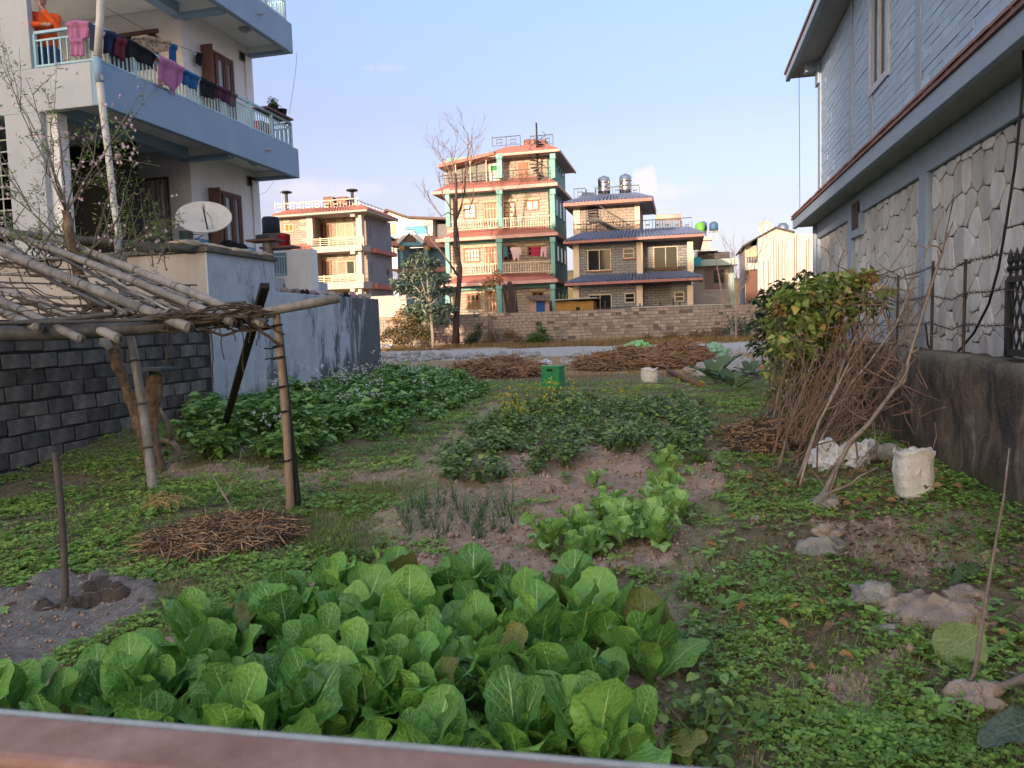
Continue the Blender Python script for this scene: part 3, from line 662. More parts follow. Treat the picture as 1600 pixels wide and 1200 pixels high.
MB().box(XH-.02, XH+.049, 17.56, 17.85, 3.9, 7.04).build('corner_post', M('paint_slate_blue', 0), rh)
# tall window
w = MB().box(XH-.03, XH+.02, wy0-.11, wy0, 5.0, 7.04).box(XH-.03, XH+.02, wy1, wy1+.11, 5.0, 7.04).box(XH-.03, XH+.02, wy0, wy1, 5.0, 5.1).box(XH-.02, XH+.02, (wy0+wy1)/2-.03, (wy0+wy1)/2+.03, 5.1, 7.04).build('window', M('window_frame_pale', (.45, .48, .55), None, 5, .5), rh)
MB().box(XH+.021, XH+.03, wy0, wy1, 5.1, 7.04).build('pane', GLS, w)

# ================================================================== FAR HOUSES
TEALP = M('paint_teal', (.22, .41, .37), (.17, .34, .31), 1.5, .7, .05, streak=(.12, .3, .27), samt=.4)
REDP = M('band_red', (.44, .185, .145), (.34, .135, .11), 2, .7, .3)
PINK = M('band_pink', (.62, .36, .30), (.5, .28, .24), 2, .7, .1)
BST = brickmat('stone_tan', (.56, .43, .33), (.36, .30, .25), (.22, .18, .155), .62, .21, .03)
GST = brickmat('stone_grey', (.20, .195, .195), (.30, .29, .285), (.08, .078, .078), .55, .17, .022)
OST = brickmat('stone_mixed', (.44, .33, .26), (.29, .25, .22), (.17, .14, .12), .5, .19, .025)
SST = M('render_blue_grey', (.27, .29, .34), (.2, .215, .26), 2.5, .8, .15)
CRM = M('paint_cream_rail', (.72, .60, .44), (.62, .5, .36), 5, .5, 0)
CRW = M('paint_cream_col', (.66, .54, .40), (.58, .47, .35), 1.5, .75, .05)
BRN = M('wood_brown', (.30, .12, .055), (.2, .08, .04), 5, .5, .15, sc3=(5, 5, 1))
BLK_ = M('iron_black', (.025, .026, .028), (.018, .018, .02), 8, .5, 0)
GREYC = M('concrete_light', (.40, .37, .34), (.33, .305, .285), 1.6, .85, .1, streak=(.24, .22, .2), samt=.5)
BTIL = M('tile_blue', (.09, .125, .26), (.13, .145, .20), 3, .45, .2)
BTG = M('tile_blue_grey', (.17, .19, .25), (.11, .13, .21), 3, .5, .2)
FASC = M('fascia_red', (.40, .17, .14), (.3, .125, .105), 3, .6)
STEEL = M('steel', (.62, .6, .56), (.5, .48, .45), 3, .18, 0, metal=1)
TANKB = M('tank_brown', (.20, .075, .05), (.15, .055, .04), 3, .5)
AMBER = glassmat('glass_amber', (.25, .12, .03), .12)
GDARK = glassmat('glass_dark', (.015, .017, .02), .05)
def root(name, label, px_, py_, Y, cat='house', z=1.4, group=None):
    p = on_y(px_, py_, Y); return thing(name, label, cat, (p.x, Y, z), group)
def fb(par, Y, name, mat, x0, y0, x1, y1, d0, d1, **k): return px_box(None, name, mat, (x0, y0), (x1, y1), Y, d0, d1, par, **k)
def fbm(mb, Y, x0, y0, x1, y1, d0, d1):
    ym, xm = (y0+y1)/2, (x0+x1)/2
    return mb.box(on_y(x0, ym, Y).x, on_y(x1, ym, Y).x, Y+d0, Y+d1, on_y(xm, y1, Y).z, on_y(xm, y0, Y).z)
def fwin(par, Y, x0, y0, x1, y1, fm, gm_, nv=1, nh=0, d=-.06, t=1.3, name='window', pane='pane', sill=None):
    """window at its place on a far wall: frame with mullions, pane as sub-part"""
    w = MB(); fbm(w, Y, x0, y0, x0+t, y1, d, -.003); fbm(w, Y, x1-t, y0, x1, y1, d, -.003); fbm(w, Y, x0+t, y0, x1-t, y0+t, d, -.004); fbm(w, Y, x0+t, y1-t, x1-t, y1, d, -.004)
    for k in range(nv): xx = x0+(x1-x0)*(k+1)/(nv+1); fbm(w, Y, xx-t*.4, y0+t, xx+t*.4, y1-t, d+.015, -.005)
    for k in range(nh): yy = y0+(y1-y0)*(k+1)/(nh+1); fbm(w, Y, x0+t, yy-t*.35, x1-t, yy+t*.35, d+.02, -.006)
    w = w.build(name, fm, par)
    fb(w, Y, pane, gm_, x0+t, y0+t, x1-t, y1-t, -.025, -.008)
    if sill: fb(w, Y, 'sill', sill, x0-1.5, y1, x1+1.5, y1+1.8, -.14, -.003)
    return w
def frail(par, Y, x0, x1, y0, y1, mat, n, d=0, style='bal', name='railing'):
    mb = MB(); fbm(mb, Y, x0, y0, x1, y0+1.1, d-.04, d+.02)
    if style == 'bal':
        fbm(mb, Y, x0, y1-1, x1, y1, d-.03, d+.02)
        for k in range(n+1):
            xx = x0+(x1-x0)*k/n; w_ = .75 if k % 8 == 0 else .38; fbm(mb, Y, xx-w_, y0+1.1, xx+w_, y1, d-.035, d+.015)
    elif style == 'bars':
        for j in range(1, 4): fbm(mb, Y, x0, y0+(y1-y0)*j/4-.4, x1, y0+(y1-y0)*j/4+.4, d-.02, d+.01)
        for k in range(n+1): xx = x0+(x1-x0)*k/n; fbm(mb, Y, xx-.7, y0+.2, xx+.7, y1, d-.03, d+.021)
    else:
        fbm(mb, Y, x0, y1-1.5, x1, y1-.8, d-.02, d+.01)
        for k in range(n+1):
            xx = x0+(x1-x0)*k/n; fbm(mb, Y, xx-.4, y0+.2, xx+.4, y1, d-.03, d+.021)
            if k < n:
                a, b2 = xx+(x1-x0)/n*.3, xx+(x1-x0)/n*.7
                fbm(mb, Y, a, y0+(y1-y0)*.3, b2, y0+(y1-y0)*.38, d-.01, d+.01); fbm(mb, Y, a, y0+(y1-y0)*.65, b2, y0+(y1-y0)*.73, d-.01, d+.01)
                fbm(mb, Y, a-.2, y0+1.2, a+.2, y1-1.5, d-.011, d+.009); fbm(mb, Y, b2-.2, y0+1.2, b2+.2, y1-1.5, d-.011, d+.009)
    return mb.build(name, mat, par)
def band(par, Y, x0, x1, yt, yb, out, mat, fmat, back=6, ribs=0, fh=4, name='roof_band', ribmat=None, side=1):
    """projecting sloped tile band with a fascia under it; hips round the right corner"""
    xm = (x0+x1)/2; zt = on_y(xm, yt, Y).z; zf = on_y(xm, yb-fh, Y-out).z; zb2 = on_y(xm, yb, Y-out).z
    xa, xb = on_y(x0, yb, Y-out).x, on_y(x1, yb, Y-out).x
    mb = MB().add([(xa, Y-out, zf), (xb, Y-out, zf), (xb, Y+back, zf), (xa, Y+back, zf), (xa+out*.9, Y, zt), (xb-out*.9, Y, zt), (xb-out*.9, Y+back, zt), (xa+out*.9, Y+back, zt)],
                  [(0, 1, 5, 4), (1, 2, 6, 5), (3, 0, 4, 7), (4, 5, 6, 7), (0, 3, 2, 1), (2, 3, 7, 6)])
    o = mb.build(name, mat, par)
    if ribs:
        rb = MB()
        for k in range(ribs):
            u = (k+.5)/ribs; xk = xa+(xb-xa)*u; xt = xa+out*.9+(xb-xa-1.8*out)*u
            rb.tube([(xk, Y-out-.02, zf+.03), (xt, Y, zt+.04)], .085, 6)
        nb = int(back/((xb-xa)/ribs))
        for k in range(nb):
            yk = Y-out+(back+out)*(k+.5)/nb; rb.tube([(xb+.02, yk, zf+.03), (xb-out*.9, max(Y, yk), zt+.04)], .085, 6)
        rb.build('tile_rib', ribmat or mat, par)['kind'] = 'stuff'
    MB().box(xa-.01, xb+.01, Y-out-.03, Y-out+.09, zb2, zf-.003).box(xb-.08, xb+.011, Y-out+.091, Y+back, zb2, zf-.003).box(xa-.011, xa+.08, Y-out+.091, Y+back, zb2, zf-.003).build('fascia', fmat, par)
    MB().box(xa+.081, xb-.081, Y-out+.092, Y+back-.1, zb2+.05, zb2+.09).build('soffit', GREYC, par)
    return zb2
def zof(px_, py_, Y): return on_y(px_, py_, Y).z
def xof(px_, Y, py_=400): return on_y(px_, py_, Y).x

# ---------- four-storey house with red bands
Y = 52
hB = root('four_storey_house', 'four-storey stone-faced house with red roof bands and teal columns', 780, 480, Y)
xl, xr = xof(700, Y), xof(866, Y); DB = 6.0
MB().box(xl, xr-.3, Y+.001, Y+DB, 1.2, zof(780, 243, Y)).build('wall', BST, hB)
MB().box(xr-.298, xr, Y+.2, Y+DB, 1.2, zof(780, 243, Y)).build('side_wall', TEALP, hB)
for (yt, yb, x0) in ((280, 297, 675), (357, 373, 681), (428, 445, 687)):
    band(hB, Y, x0, 871, yt, yb, 1.25, REDP, PINK, DB+.6, 0, 5)
for (ya, yb) in ((298, 352), (373, 424), (446, 486), (243, 276)):
    for x0, x1 in ((697, 703.5), (777, 785), (861, 867.5)):
        if ya == 243 and x0 == 697: continue
        fb(hB, Y-1.0, 'column', TEALP, x0, ya-1, x1, yb+3, -.15, .2)
        fb(hB, Y-1.0, 'bracket', TEALP, x0-1, ya-2, x1+1, ya+6, -.25, .15)
    fb(hB, Y, 'beam', TEALP, 700, ya-1, 862, ya+6, -.3, -.002)
for y0, y1, x0 in ((298, 352, 866), (373, 424, 866), (446, 486, 866), (243, 276, 866)):
    for k in range(3):
        ys = Y+1.0+k*1.6; zt, zb2 = zof(780, y0+12, Y), zof(780, y1-12, Y)
        w = MB().box(xr+.001, xr+.05, ys, ys+.8, zb2, zt).build('window', TEALP, hB); MB().box(xr+.051, xr+.06, ys+.1, ys+.7, zb2+.1, zt-.1).build('pane', GDARK, w)
# third floor
PAN = M('pane_pale', (.55, .42, .26), (.4, .3, .2), 2, .3, 0)
def lint(x0, x1, y): fb(hB, Y, 'lintel', M('lintel', (.5, .42, .31), (.42, .35, .26), 2), x0, y-3, x1, y, -.12, -.002)
for x0, y0, x1, y1, nv, nh, g in ((724, 318, 744, 342, 1, 2, PAN), (787, 316, 806, 340, 1, 2, PAN), (822, 313, 842, 329, 1, 0, AMBER), (725, 388, 750, 410, 4, 2, AMBER), (786, 384, 808, 408, 2, 1, GDARK), (824, 384, 851, 400, 1, 1, GDARK), (729, 459, 750, 482, 2, 1, GDARK), (831, 455, 850, 470, 1, 1, GDARK)):
    lint(x0-3, x1+3, y0-.5); fwin(hB, Y, x0, y0, x1, y1, BRN, g, nv, nh, t=2.2)
for x0, y0, x1, y1 in ((755, 317, 778, 352), (757, 386, 781, 424), (758, 456, 782, 486)):
    lint(x0-3, x1+2, y0-.5)
    d_ = fb(hB, Y, 'door', BRN, x0, y0, x1, y1, -.07, -.003); gr = MB()
    for k in range(5): fbm(gr, Y, x0+2+k*(x1-x0-4)/4-.35, y0+2, x0+2+k*(x1-x0-4)/4+.35, y1-1, -.1, -.071)
    fbm(gr, Y, x0+2, y0+9, x1-2, y0+9.8, -.11, -.101); gr.build('door_grille', CRM, d_)
frail(hB, Y-1.0, 704, 861, 341, 356, CRM, 40); frail(hB, Y-1.0, 704, 861, 411, 427, CRM, 40)
frail(hB, Y-1.0, 686, 860, 268, 284, BLK_, 9, 0, 'box')
# top floor: left lean-to
MB().box(xof(706, Y), xof(765, Y), Y-.3, Y+4, zof(740, 284, Y), zof(740, 256, Y)).build('lean_to_wall', M('sheet_grey', (.24, .23, .22), (.19, .18, .17), 3), hB)
a, b2 = on_y(684, 257, Y-1.4), on_y(772, 236, Y-1.4)
MB().prism([a, b2, b2+Vector((0, 0, -.22)), a+Vector((0, 0, -.22))], (0, 6, 0)).build('lean_to_roof', REDP, hB)
for xk in (712, 735, 760): fb(hB, Y-1.2, 'post', CRW, xk-.7, 250, xk+.7, 284, -.05, .05)
d_ = fb(hB, Y-.31, 'door', M('door_white', (.75, .72, .66), (.65, .6, .55), 2), 765, 256, 782, 283, -.06, -.002); fb(d_, Y-.31, 'door_panel', M('panel_green', (.05, .28, .08), None, 4), 767, 259, 778, 267, -.08, -.061)
fb(hB, Y, 'door', BRN, 810, 254, 825, 284, -.06, -.002)
zb2 = band(hB, Y, 759, 874, 227, 241, 1.2, REDP, PINK, DB+.8, 0, 4)
frail(hB, Y-.2, 769, 813, 213, 228, BLK_, 2, 0, 'box'); frail(hB, Y-.2, 829, 864, 211, 227, BLK_, 2, 0, 'box')
sp_ = MB()
cx0 = on_y(840, 262, Y-.7)
for k in range(15):
    a_ = k*.55; z_ = zof(840, 286, Y)+k*.19
    sp_.beam((cx0.x, Y-.7, z_), (cx0.x+.55*math.cos(a_), Y-.7+.55*math.sin(a_), z_), .26, .03)
sp_.tube([(cx0.x, Y-.7, zof(840, 286, Y)), (cx0.x, Y-.7, zof(840, 196, Y))], .06, 8)
sp_.tube([(cx0.x+.58*math.cos(k*.28), Y-.7+.58*math.sin(k*.28), zof(840, 280, Y)+k*.1+.5) for k in range(27)], .02, 4)
sp_.build('spiral_stair', BLK_, hB)
for px_ in (823, 832, 848): fb(hB, Y+1, 'roof_tank', TANKB, px_-5, 217, px_+5, 228, 0, 1.0, bev=.1)
def hang(name, label, Y, outl, mat, cat='laundry', d=.0, n=1, group=None):
    """a garment hung on a line: outline in the photo, at its own depth, with folds"""
    P = [on_y(a, b, Y) for a, b in outl]
    mb = MB().prism(P, (0, .03, 0)); o = mb.build(name, mat); tag(o, label, cat, group); return o
CL = lambda n, c, v=.35: M('cloth_'+n, c, tuple(x*.7 for x in c), 9, .95, v, .01)
hang('shirt', 'pale pink shirt drying on the second balcony of the four-storey house', Y-1.15, [(797, 388), (800, 386), (811, 386), (815, 389), (814, 399), (811, 397), (811, 408), (807, 402), (803, 408), (800, 397)], CL('pinkwhite', (.66, .48, .48)))
hang('towel', 'dark red towel drying on the four-storey house beside the pink trousers', Y-1.15, [(829, 386), (843, 386), (843, 400), (830, 399)], CL('crimson', (.35, .03, .07)))
hang('trousers', 'pale pink trousers drying at the right end of the second balcony', Y-1.15, [(845, 386), (854, 385), (854, 402), (850, 402), (849, 391), (847, 402), (844, 400)], CL('pink', (.62, .38, .42)))
hang('shirt', 'dark teal shirt drying beside the middle column of the four-storey house', Y-1.15, [(786, 385), (792, 384), (794, 400), (787, 402)], CL('tealdark', (.06, .14, .16)))

# ---------- orange stone house
Y = 57
hA = root('balcony_villa', 'three-storey orange stone house with cream rails and recessed balconies', 500, 470, Y)
xl, xm_, xr = xof(437, Y), xof(489, Y), xof(566, Y); DA = on_x(601, 380, xr).y-Y
MB().box(xl, xm_, Y, Y+DA, 1.2, zof(460, 334, Y)).build('wall', OST, hA)
MB().box(xm_+.002, xr-.002, Y+1.6, Y+DA, 1.2, zof(520, 330, Y)).build('wall', OST, hA)
MB().box(xr-.001, xr+.02, Y+1.0, Y+DA+1.5, 1.2, zof(560, 333, Y)).build('side_wall', SST, hA)
for (yt, yb) in ((326, 335),):
    band(hA, Y, 423, 573, yt, yb, 1.1, REDP, GREYC, DA+.8, 34, 3)
for ya, yb in ((384, 394), (441, 452)):
    MB().box(xm_-.2, xr+.12, Y-.3, Y+1.59, zof(527, yb, Y), zof(527, ya, Y)).build('balcony_slab', GREYC, hA)
    band(hA, Y, 446, 488, ya, yb, .5, REDP, GREYC, 1.0, 11, 2)
    MB().box(xr+.021, xr+.5, Y+1.6, Y+DA+1.5, zof(566, yb-2, Y), zof(566, ya+1, Y)).build('side_band', REDP, hA)
for y0, y1 in ((336, 384), (394, 441), (452, 480)):
    fb(hA, Y, 'column', GREYC, 480, y0, 490, y1, -.15, .3); fb(hA, Y, 'column', CRW, 558, y0, 566.5, y1, -.15, .4)
    fb(hA, Y, 'bracket', GREYC, 482, y0-1, 488, y0+4, -.6, -.151); fb(hA, Y, 'bracket', GREYC, 552, y0-1, 559, y0+4, -.6, -.151)
    fb(hA, Y+1.6, 'beam', CRW, 491, y0-1, 560, y0+3, -.1, -.002)
fwin(hA, Y, 445, 350, 459, 362, CRW, AMBER, 1, 0)
Y2 = Y+1.6
fwin(hA, Y2, 526, 349, 553, 374, CRW, M('pane_brown', (.34, .20, .11), (.28, .16, .09), 2, .25, 0), 1, 0)
fwin(hA, Y2, 527, 407, 555, 429, CRW, M('curtain_check', (.34, .27, .2), (.2, .16, .13), 14, .7, 0), 1, 0)
fb(hA, Y2, 'open_pane', GDARK, 543, 409, 553, 427, -.05, -.03)
for y0, y1 in ((349, 384), (407, 441)):
    d_ = fb(hA, Y2, 'door', BRN, 497, y0, 518, y1, -.06, -.002); fb(d_, Y2, 'door_panel', M('panel_dark', (.09, .05, .035), None, 3), 499, y0+2, 506, y1-3, -.08, -.061); fb(d_, Y2, 'door_panel', M('panel_dark', 0), 508, y0+2, 515, y1-3, -.08, -.061)
frail(hA, Y-.25, 487, 568, 371, 384, CRM, 6, 0, 'bars'); frail(hA, Y-.25, 494, 568, 430, 441, CRM, 6, 0, 'bars')
frail(hA, Y-.2, 430, 561, 314, 328, CRM, 9, 0, 'box')
xs_ = xof(561, Y-.2); rr = MB()
for k in range(9):
    yk = Y-.2+k*(DA+.6)/8; rr.beam((xs_, yk, zof(561, 328, Y)), (xs_, yk, zof(561, 313, Y)), .05)
rr.beam((xs_, Y-.2, zof(561, 313, Y)), (xs_, Y+DA+.4, zof(561, 313, Y)), .06).beam((xs_, Y-.2, zof(561, 320, Y)), (xs_, Y+DA+.4, zof(561, 320, Y)), .04); rr.build('railing', CRM, hA)
DIA = M('ornament', (.62, .5, .38), (.52, .42, .32), 4)
for cx_, cy2, dd in ((474, 345, 0), (474, 357, 0), (477, 376, 0), (447, 345, 0), (479, 402, 0), (481, 418, 0), (481, 438, 0), (506, 344, 1.6), (530, 344, 1.6), (546, 343, 1.6), (507, 402, 1.6), (531, 401, 1.6), (549, 400, 1.6), (556, 358, 1.6)):
    P = [on_y(cx_+dx, cy2+dy, Y+dd) for dx, dy in ((-6.5, 0), (0, -3.2), (6.5, 0), (0, 3.2))]; o = MB().prism([p-Vector((0, .04, 0)) for p in P], (0, .038, 0)).build('ornament', DIA, hA)
    P = [on_y(cx_+dx, cy2+dy, Y+dd) for dx, dy in ((-3, 0), (0, -1.4), (3, 0), (0, 1.4))]; MB().prism([p-Vector((0, .05, 0)) for p in P], (0, .009, 0)).build('ornament_centre', OST, o)
for k, (x0, x1, y0, y1) in enumerate(((575, 580, 351, 376), (589, 592, 356, 366), (577, 583, 408, 431), (602, 608, 413, 436))):
    A, B_ = on_x(x0, y0, xr+.02), on_x(x1, y1, xr+.02)
    w = MB().box(xr+.021, xr+.06, A.y, max(B_.y, A.y+.6), B_.z, A.z).build('window', M('frame_grey', (.35, .36, .38), None, 3), hA); MB().box(xr+.061, xr+.07, A.y+.12, max(B_.y, A.y+.6)-.12, B_.z+.1, A.z-.1).build('pane', GDARK, w)
for px_, w_ in ((512, 8), (533, 8.5)): fb(hA, Y+3, 'roof_tank', TANKB, px_-w_, 307, px_+w_, 320, 0, 1.2, bev=.12)
for px_, pt in ((447, 299), (550, 296)):
    p = on_y(px_, pt, Y+2); MB().lathe((p.x, Y+2, p.z), [(.12, -1.6), (.12, -.25), (.2, -.2), (.5, -.12), (.45, -.02), (.1, .05)], 12).build('roof_vent', BLK_, hA)
p = on_y(439, 283, Y+1); MB().tube([(p.x, Y+1, p.z), (p.x, Y+1, zof(439, 330, Y))], .03, 5).build('antenna', GREYC, hA)
p = on_y(518, 285, Y+3); MB().tube([(p.x, Y+3, p.z), (p.x, Y+3, zof(518, 325, Y))], .03, 5).build('antenna', GREYC, hA)

# ---------- grey house with blue tiled eaves
Y = 50
hC = root('blue_eaved_house', 'grey stone house with blue tiled eaves and two steel tanks on top', 990, 480, Y)
xa, xb = xof(898, Y), xof(1082, Y); xc = xof(1000, Y)
MB().box(xa, xc, Y, Y+8, 1.2, zof(950, 380, Y)).build('wall', GST, hC)
MB().box(xc+.002, xb-.1, Y+1.1, Y+8, 1.2, zof(1040, 375, Y)).build('wall', GST, hC)
MB().box(xof(1047, Y), xb-.1, Y+.3, Y+1.09, 1.2, zof(1060, 440, Y)).build('porch_wall', GST, hC)
band(hC, Y, 880, 1100, 361, 375, 1.1, BTG, FASC, 9, 38, 4, 'tiled_eave', BTIL); band(hC, Y, 882, 1098, 429, 442, 1.1, BTG, FASC, 2.5, 38, 4, 'tiled_eave', BTIL)
for x0, x1 in ((896, 905.5), (995, 1004.5), (1074, 1083)):
    for y0, y1 in ((378, 436), (446, 490)): fb(hC, Y, 'column', CRW, x0, y0, x1, y1, -.14, .25)
fwin(hC, Y, 918, 390, 955, 423, CRW, GDARK, 1, 0, sill=BRN); fwin(hC, Y, 974, 388, 991, 404, CRW, glassmat('glass_grey', (.08, .08, .085), .2), 0, 1, sill=BRN)
fwin(hC, Y+1.1, 1021, 385, 1059, 420, CRW, GDARK, 1, 0, sill=BRN)
fwin(hC, Y, 920, 460, 956, 490, CRW, GDARK, 1, 0); fwin(hC, Y, 976, 458, 992, 473, CRW, GDARK, 0, 1); fwin(hC, Y+.3, 1054, 456, 1069, 471, CRW, GDARK, 0, 1)
gr = MB(); frail(hC, Y+.9, 1006, 1072, 418, 430, BLK_, 6, 0, 'box')
yP = Y+2.5
MB().box(xof(897, yP), xof(1000, yP), yP, yP+5, zof(950, 368, yP), zof(950, 320, yP)).build('penthouse_wall', OST, hC)
for x0, x1 in ((897, 907), (992, 1000)): fb(hC, yP, 'column', CRW, x0, 318, x1, 368, -.12, .2)
band(hC, yP, 880, 1019, 306, 318, 1.3, BTG, FASC, 5.8, 24, 5, 'tiled_eave', BTIL)
frail(hC, Y+.3, 897, 1081, 345, 364, BLK_, 12, 0, 'box'); frail(hC, yP+.4, 897, 915, 294, 312, BLK_, 1, 0, 'box'); frail(hC, yP+.4, 930, 999, 291, 309, BLK_, 5, 0, 'box')
for px_, yt, yb in ((943.5, 275, 306), (977, 272, 304)):
    p, q = on_y(px_, yt, yP+2), on_y(px_, yb, yP+2); h = p.z-q.z; r_ = .43
    MB().lathe((p.x, yP+2, q.z), [(.3, -.1), (r_, 0), (r_, h*.2), (r_+.02, h*.21), (r_, h*.23), (r_, h*.42), (r_+.02, h*.44), (r_, h*.46), (r_, h*.65), (r_+.02, h*.67), (r_, h*.69), (r_, h*.86), (r_*.75, h*.94), (.13, h*.97), (.13, h)], 24).build('steel_tank', STEEL, hC, sm=True)
    MB().box(p.x-.35, p.x+.35, yP+1.7, yP+2.3, q.z-.5, q.z-.1).build('tank_stand', BLK_, hC)
st = MB(); Ys = Y+1.0
for k in range(9):
    a = on_y(967-k*4, 364-k*2.4, Ys); st.beam((a.x, Ys, a.z), (a.x, Ys+.8, a.z), .30, .05)
for k in range(9):
    a = on_y(925, 344-k*4.2, Ys+.9); st.beam((a.x-.35, Ys+.9+k*.12, a.z), (a.x+.35, Ys+.9+k*.12, a.z), .28, .05)
for dy in (0,):
    st.beam(on_y(970, 362, Ys), on_y(932, 342, Ys), .06, .12).beam(on_y(976, 345, Ys), on_y(937, 322, Ys), .05).beam(on_y(917, 346, Ys), on_y(935, 345, Ys), .05, .1)
for k in range(8): st.beam(on_y(970-k*5, 362-k*2.6, Ys), on_y(975-k*5, 346-k*2.9, Ys), .03)
for xk in (916, 931): st.beam(on_y(xk, 348, Ys+.8), on_y(xk, 296, Ys+1.7), .05).beam(on_y(xk, 364, Ys+.5), on_y(xk, 330, Ys+.5), .05)
st.build('roof_stair', BLK_, hC)
P = [on_y(x_, y_, yP+.5) for x_, y_ in ((907, 312), (930, 312), (925, 297), (905, 296))]
MB().prism([P[0], P[1], P[2]+Vector((0, 1.5, 0)), P[3]+Vector((0, 1.5, 0))], (0, .05, .08)).build('solar_panel', M('solar', (.12, .12, .13), (.08, .08, .09), 6, .25, 0), hC)
sh_ = thing('solar_heater', 'solar water heater with a pale drum behind the blue eave railing', 'water heater', tuple(on_y(1044, 362, Y+2)))
a, b2 = on_y(1024, 340, Y+2), on_y(1064, 339, Y+2); MB().tube([a, b2], .2, 14).build('drum', M('drum_pink', (.6, .42, .34), None, 3, .35), sh_, sm=True)
tb = MB()
for k in range(16):
    p = a.lerp(b2, (k+.5)/16); tb.tube([p+Vector((0, -.1, -.18)), p+Vector((0, -.9, -.95))], .028, 6)
tb.build('tubes', M('tube_tan', (.35, .28, .22), (.2, .16, .13), 6, .3, 0), sh_)
tb = MB(); [tb.beam(p+Vector((0, .1, -.2)), Vector((p.x, Y+2.2, zof(1044, 366, Y+2))), .05) for p in (a, b2)]; tb.build('stand', BLK_, sh_)

# ---------- white gabled house and blue porch house behind the trees
Y = 80
hD = root('gabled_house', 'white gabled house with a blue patch showing above the grey-leaved tree', 640, 400, Y)
P = [on_y(x_, y_, Y) for x_, y_ in ((590, 420), (590, 341), (603, 330), (634, 341), (676, 341), (676, 420))]
MB().prism(P, (0, 8, 0)).build('wall', M('paint_white_warm', (.70, .62, .54), (.6, .52, .45), 1.2), hD)
MB().box(xof(676, Y)+.01, xof(700, Y), Y+1, Y+8, 1.4, zof(690, 348, Y)).build('timber_side', M('timber_grey', (.22, .20, .20), (.14, .13, .13), 3, .9, .3, sc3=(8, 8, .5)), hD)
ro = MB()
for p0, p1 in (((587, 344), (603, 329)), ((603, 329), (635, 340)), ((634, 340.5), (702, 343))):
    a, b2 = on_y(*p0, Y-.6), on_y(*p1, Y-.6); ro.prism([a, b2, b2+Vector((0, 0, .22)), a+Vector((0, 0, .22))], (0, 9, 0))
ro.build('roof', M('roof_brown', (.14, .09, .075), (.1, .07, .06), 2), hD)
fb(hD, Y, 'blue_panel', M('panel_blue', (.12, .33, .52), (.1, .28, .45), 1), 633, 353, 668, 366, -.06, -.002)
for x0 in (605, 612): fwin(hD, Y, x0, 350, x0+5, 366, M('frame_orange', (.6, .34, .17), None, 3), M('pane_orange', (.5, .28, .14), None, 3, .3, 0), 0, 0, t=1)
Y = 70
hP = root('porch_house', 'blue porch house with an arched gable partly behind the grey-leaved tree', 660, 430, Y)
PBL = M('paint_sky_blue', (.16, .36, .44), (.12, .28, .36), 1.5); ROSE = M('roof_rose', (.42, .20, .15), (.3, .15, .12), 2, .8, .3)
MB().box(xof(612, Y), xof(702, Y), Y+1.5, Y+9, 1.4, zof(660, 384, Y)).build('wall', M('paint_blue_dark', (.10, .19, .25), (.08, .15, .2), 1.5), hP)
P = [on_y(x_, y_, Y) for x_, y_ in ((623, 384), (624, 378), (641, 361), (660, 378), (661, 384))]; pe = MB().prism(P, (0, 1.4, 0)).build('gable', PBL, hP)
P = [on_y(641+9.5*math.cos(t_), 378-11*math.sin(t_), Y) for t_ in [math.pi*k/12 for k in range(13)]]; MB().prism([p-Vector((0, .06, 0)) for p in P], (0, .05, 0)).build('arch_window', M('arch_brown', (.16, .09, .07), None, 3), pe)
a, b2, c2_ = on_y(622, 380, Y-.05), on_y(641, 360, Y-.05), on_y(662, 380, Y-.05); MB().beam(a, b2, .5, .35).beam(b2, c2_, .5, .35).build('gable_trim', M('trim_white', (.66, .63, .6), None, 2), pe)
for x0 in (626, 664): fb(hP, Y, 'porch_column', TEALP, x0, 391, x0+4.5, 420, -.1, .3); fb(hP, Y, 'column_cap', M('cap_orange', (.5, .28, .10), None, 3), x0-1.5, 384.5, x0+6, 391, -.15, .4)
P = [on_y(x_, y_, Y+.5) for x_, y_ in ((660, 379), (664, 368), (676, 368), (702, 382), (702, 386), (660, 386))]; MB().prism(P, (0, 3, 0)).build('roof', ROSE, hP)
P = [on_y(x_, y_, Y+.8) for x_, y_ in ((604, 378), (610, 372), (625, 372), (624, 384), (604, 384))]; MB().prism(P, (0, 3, 0)).build('roof', ROSE, hP)
MB().box(xof(622, Y), xof(702, Y), Y-.4, Y+1.4, zof(660, 426, Y), zof(660, 419, Y)).build('porch_roof', ROSE, hP); fb(hP, Y, 'lower_wall', PBL, 622, 421, 702, 480, .2, 1.3)
frail(hP, Y-.5, 596, 622, 385, 396, BLK_, 4, 0, 'bars')
gu = thing('garden_umbrella', 'dark green umbrella on the terrace beside the orange stone house', 'umbrella', tuple(on_y(606, 392, 66)))
a = on_y(598, 358, 66); MB().lathe((a.x, 66, a.z-1), [(1.25, 0), (.6, .45), (.04, .85)], 8, False).build('canopy', M('canvas_green', (.01, .15, .09), None, 3), gu); MB().tube([(a.x, 66, a.z-2.4), (a.x, 66, a.z-.1)], .04, 6).build('pole', BLK_, gu)

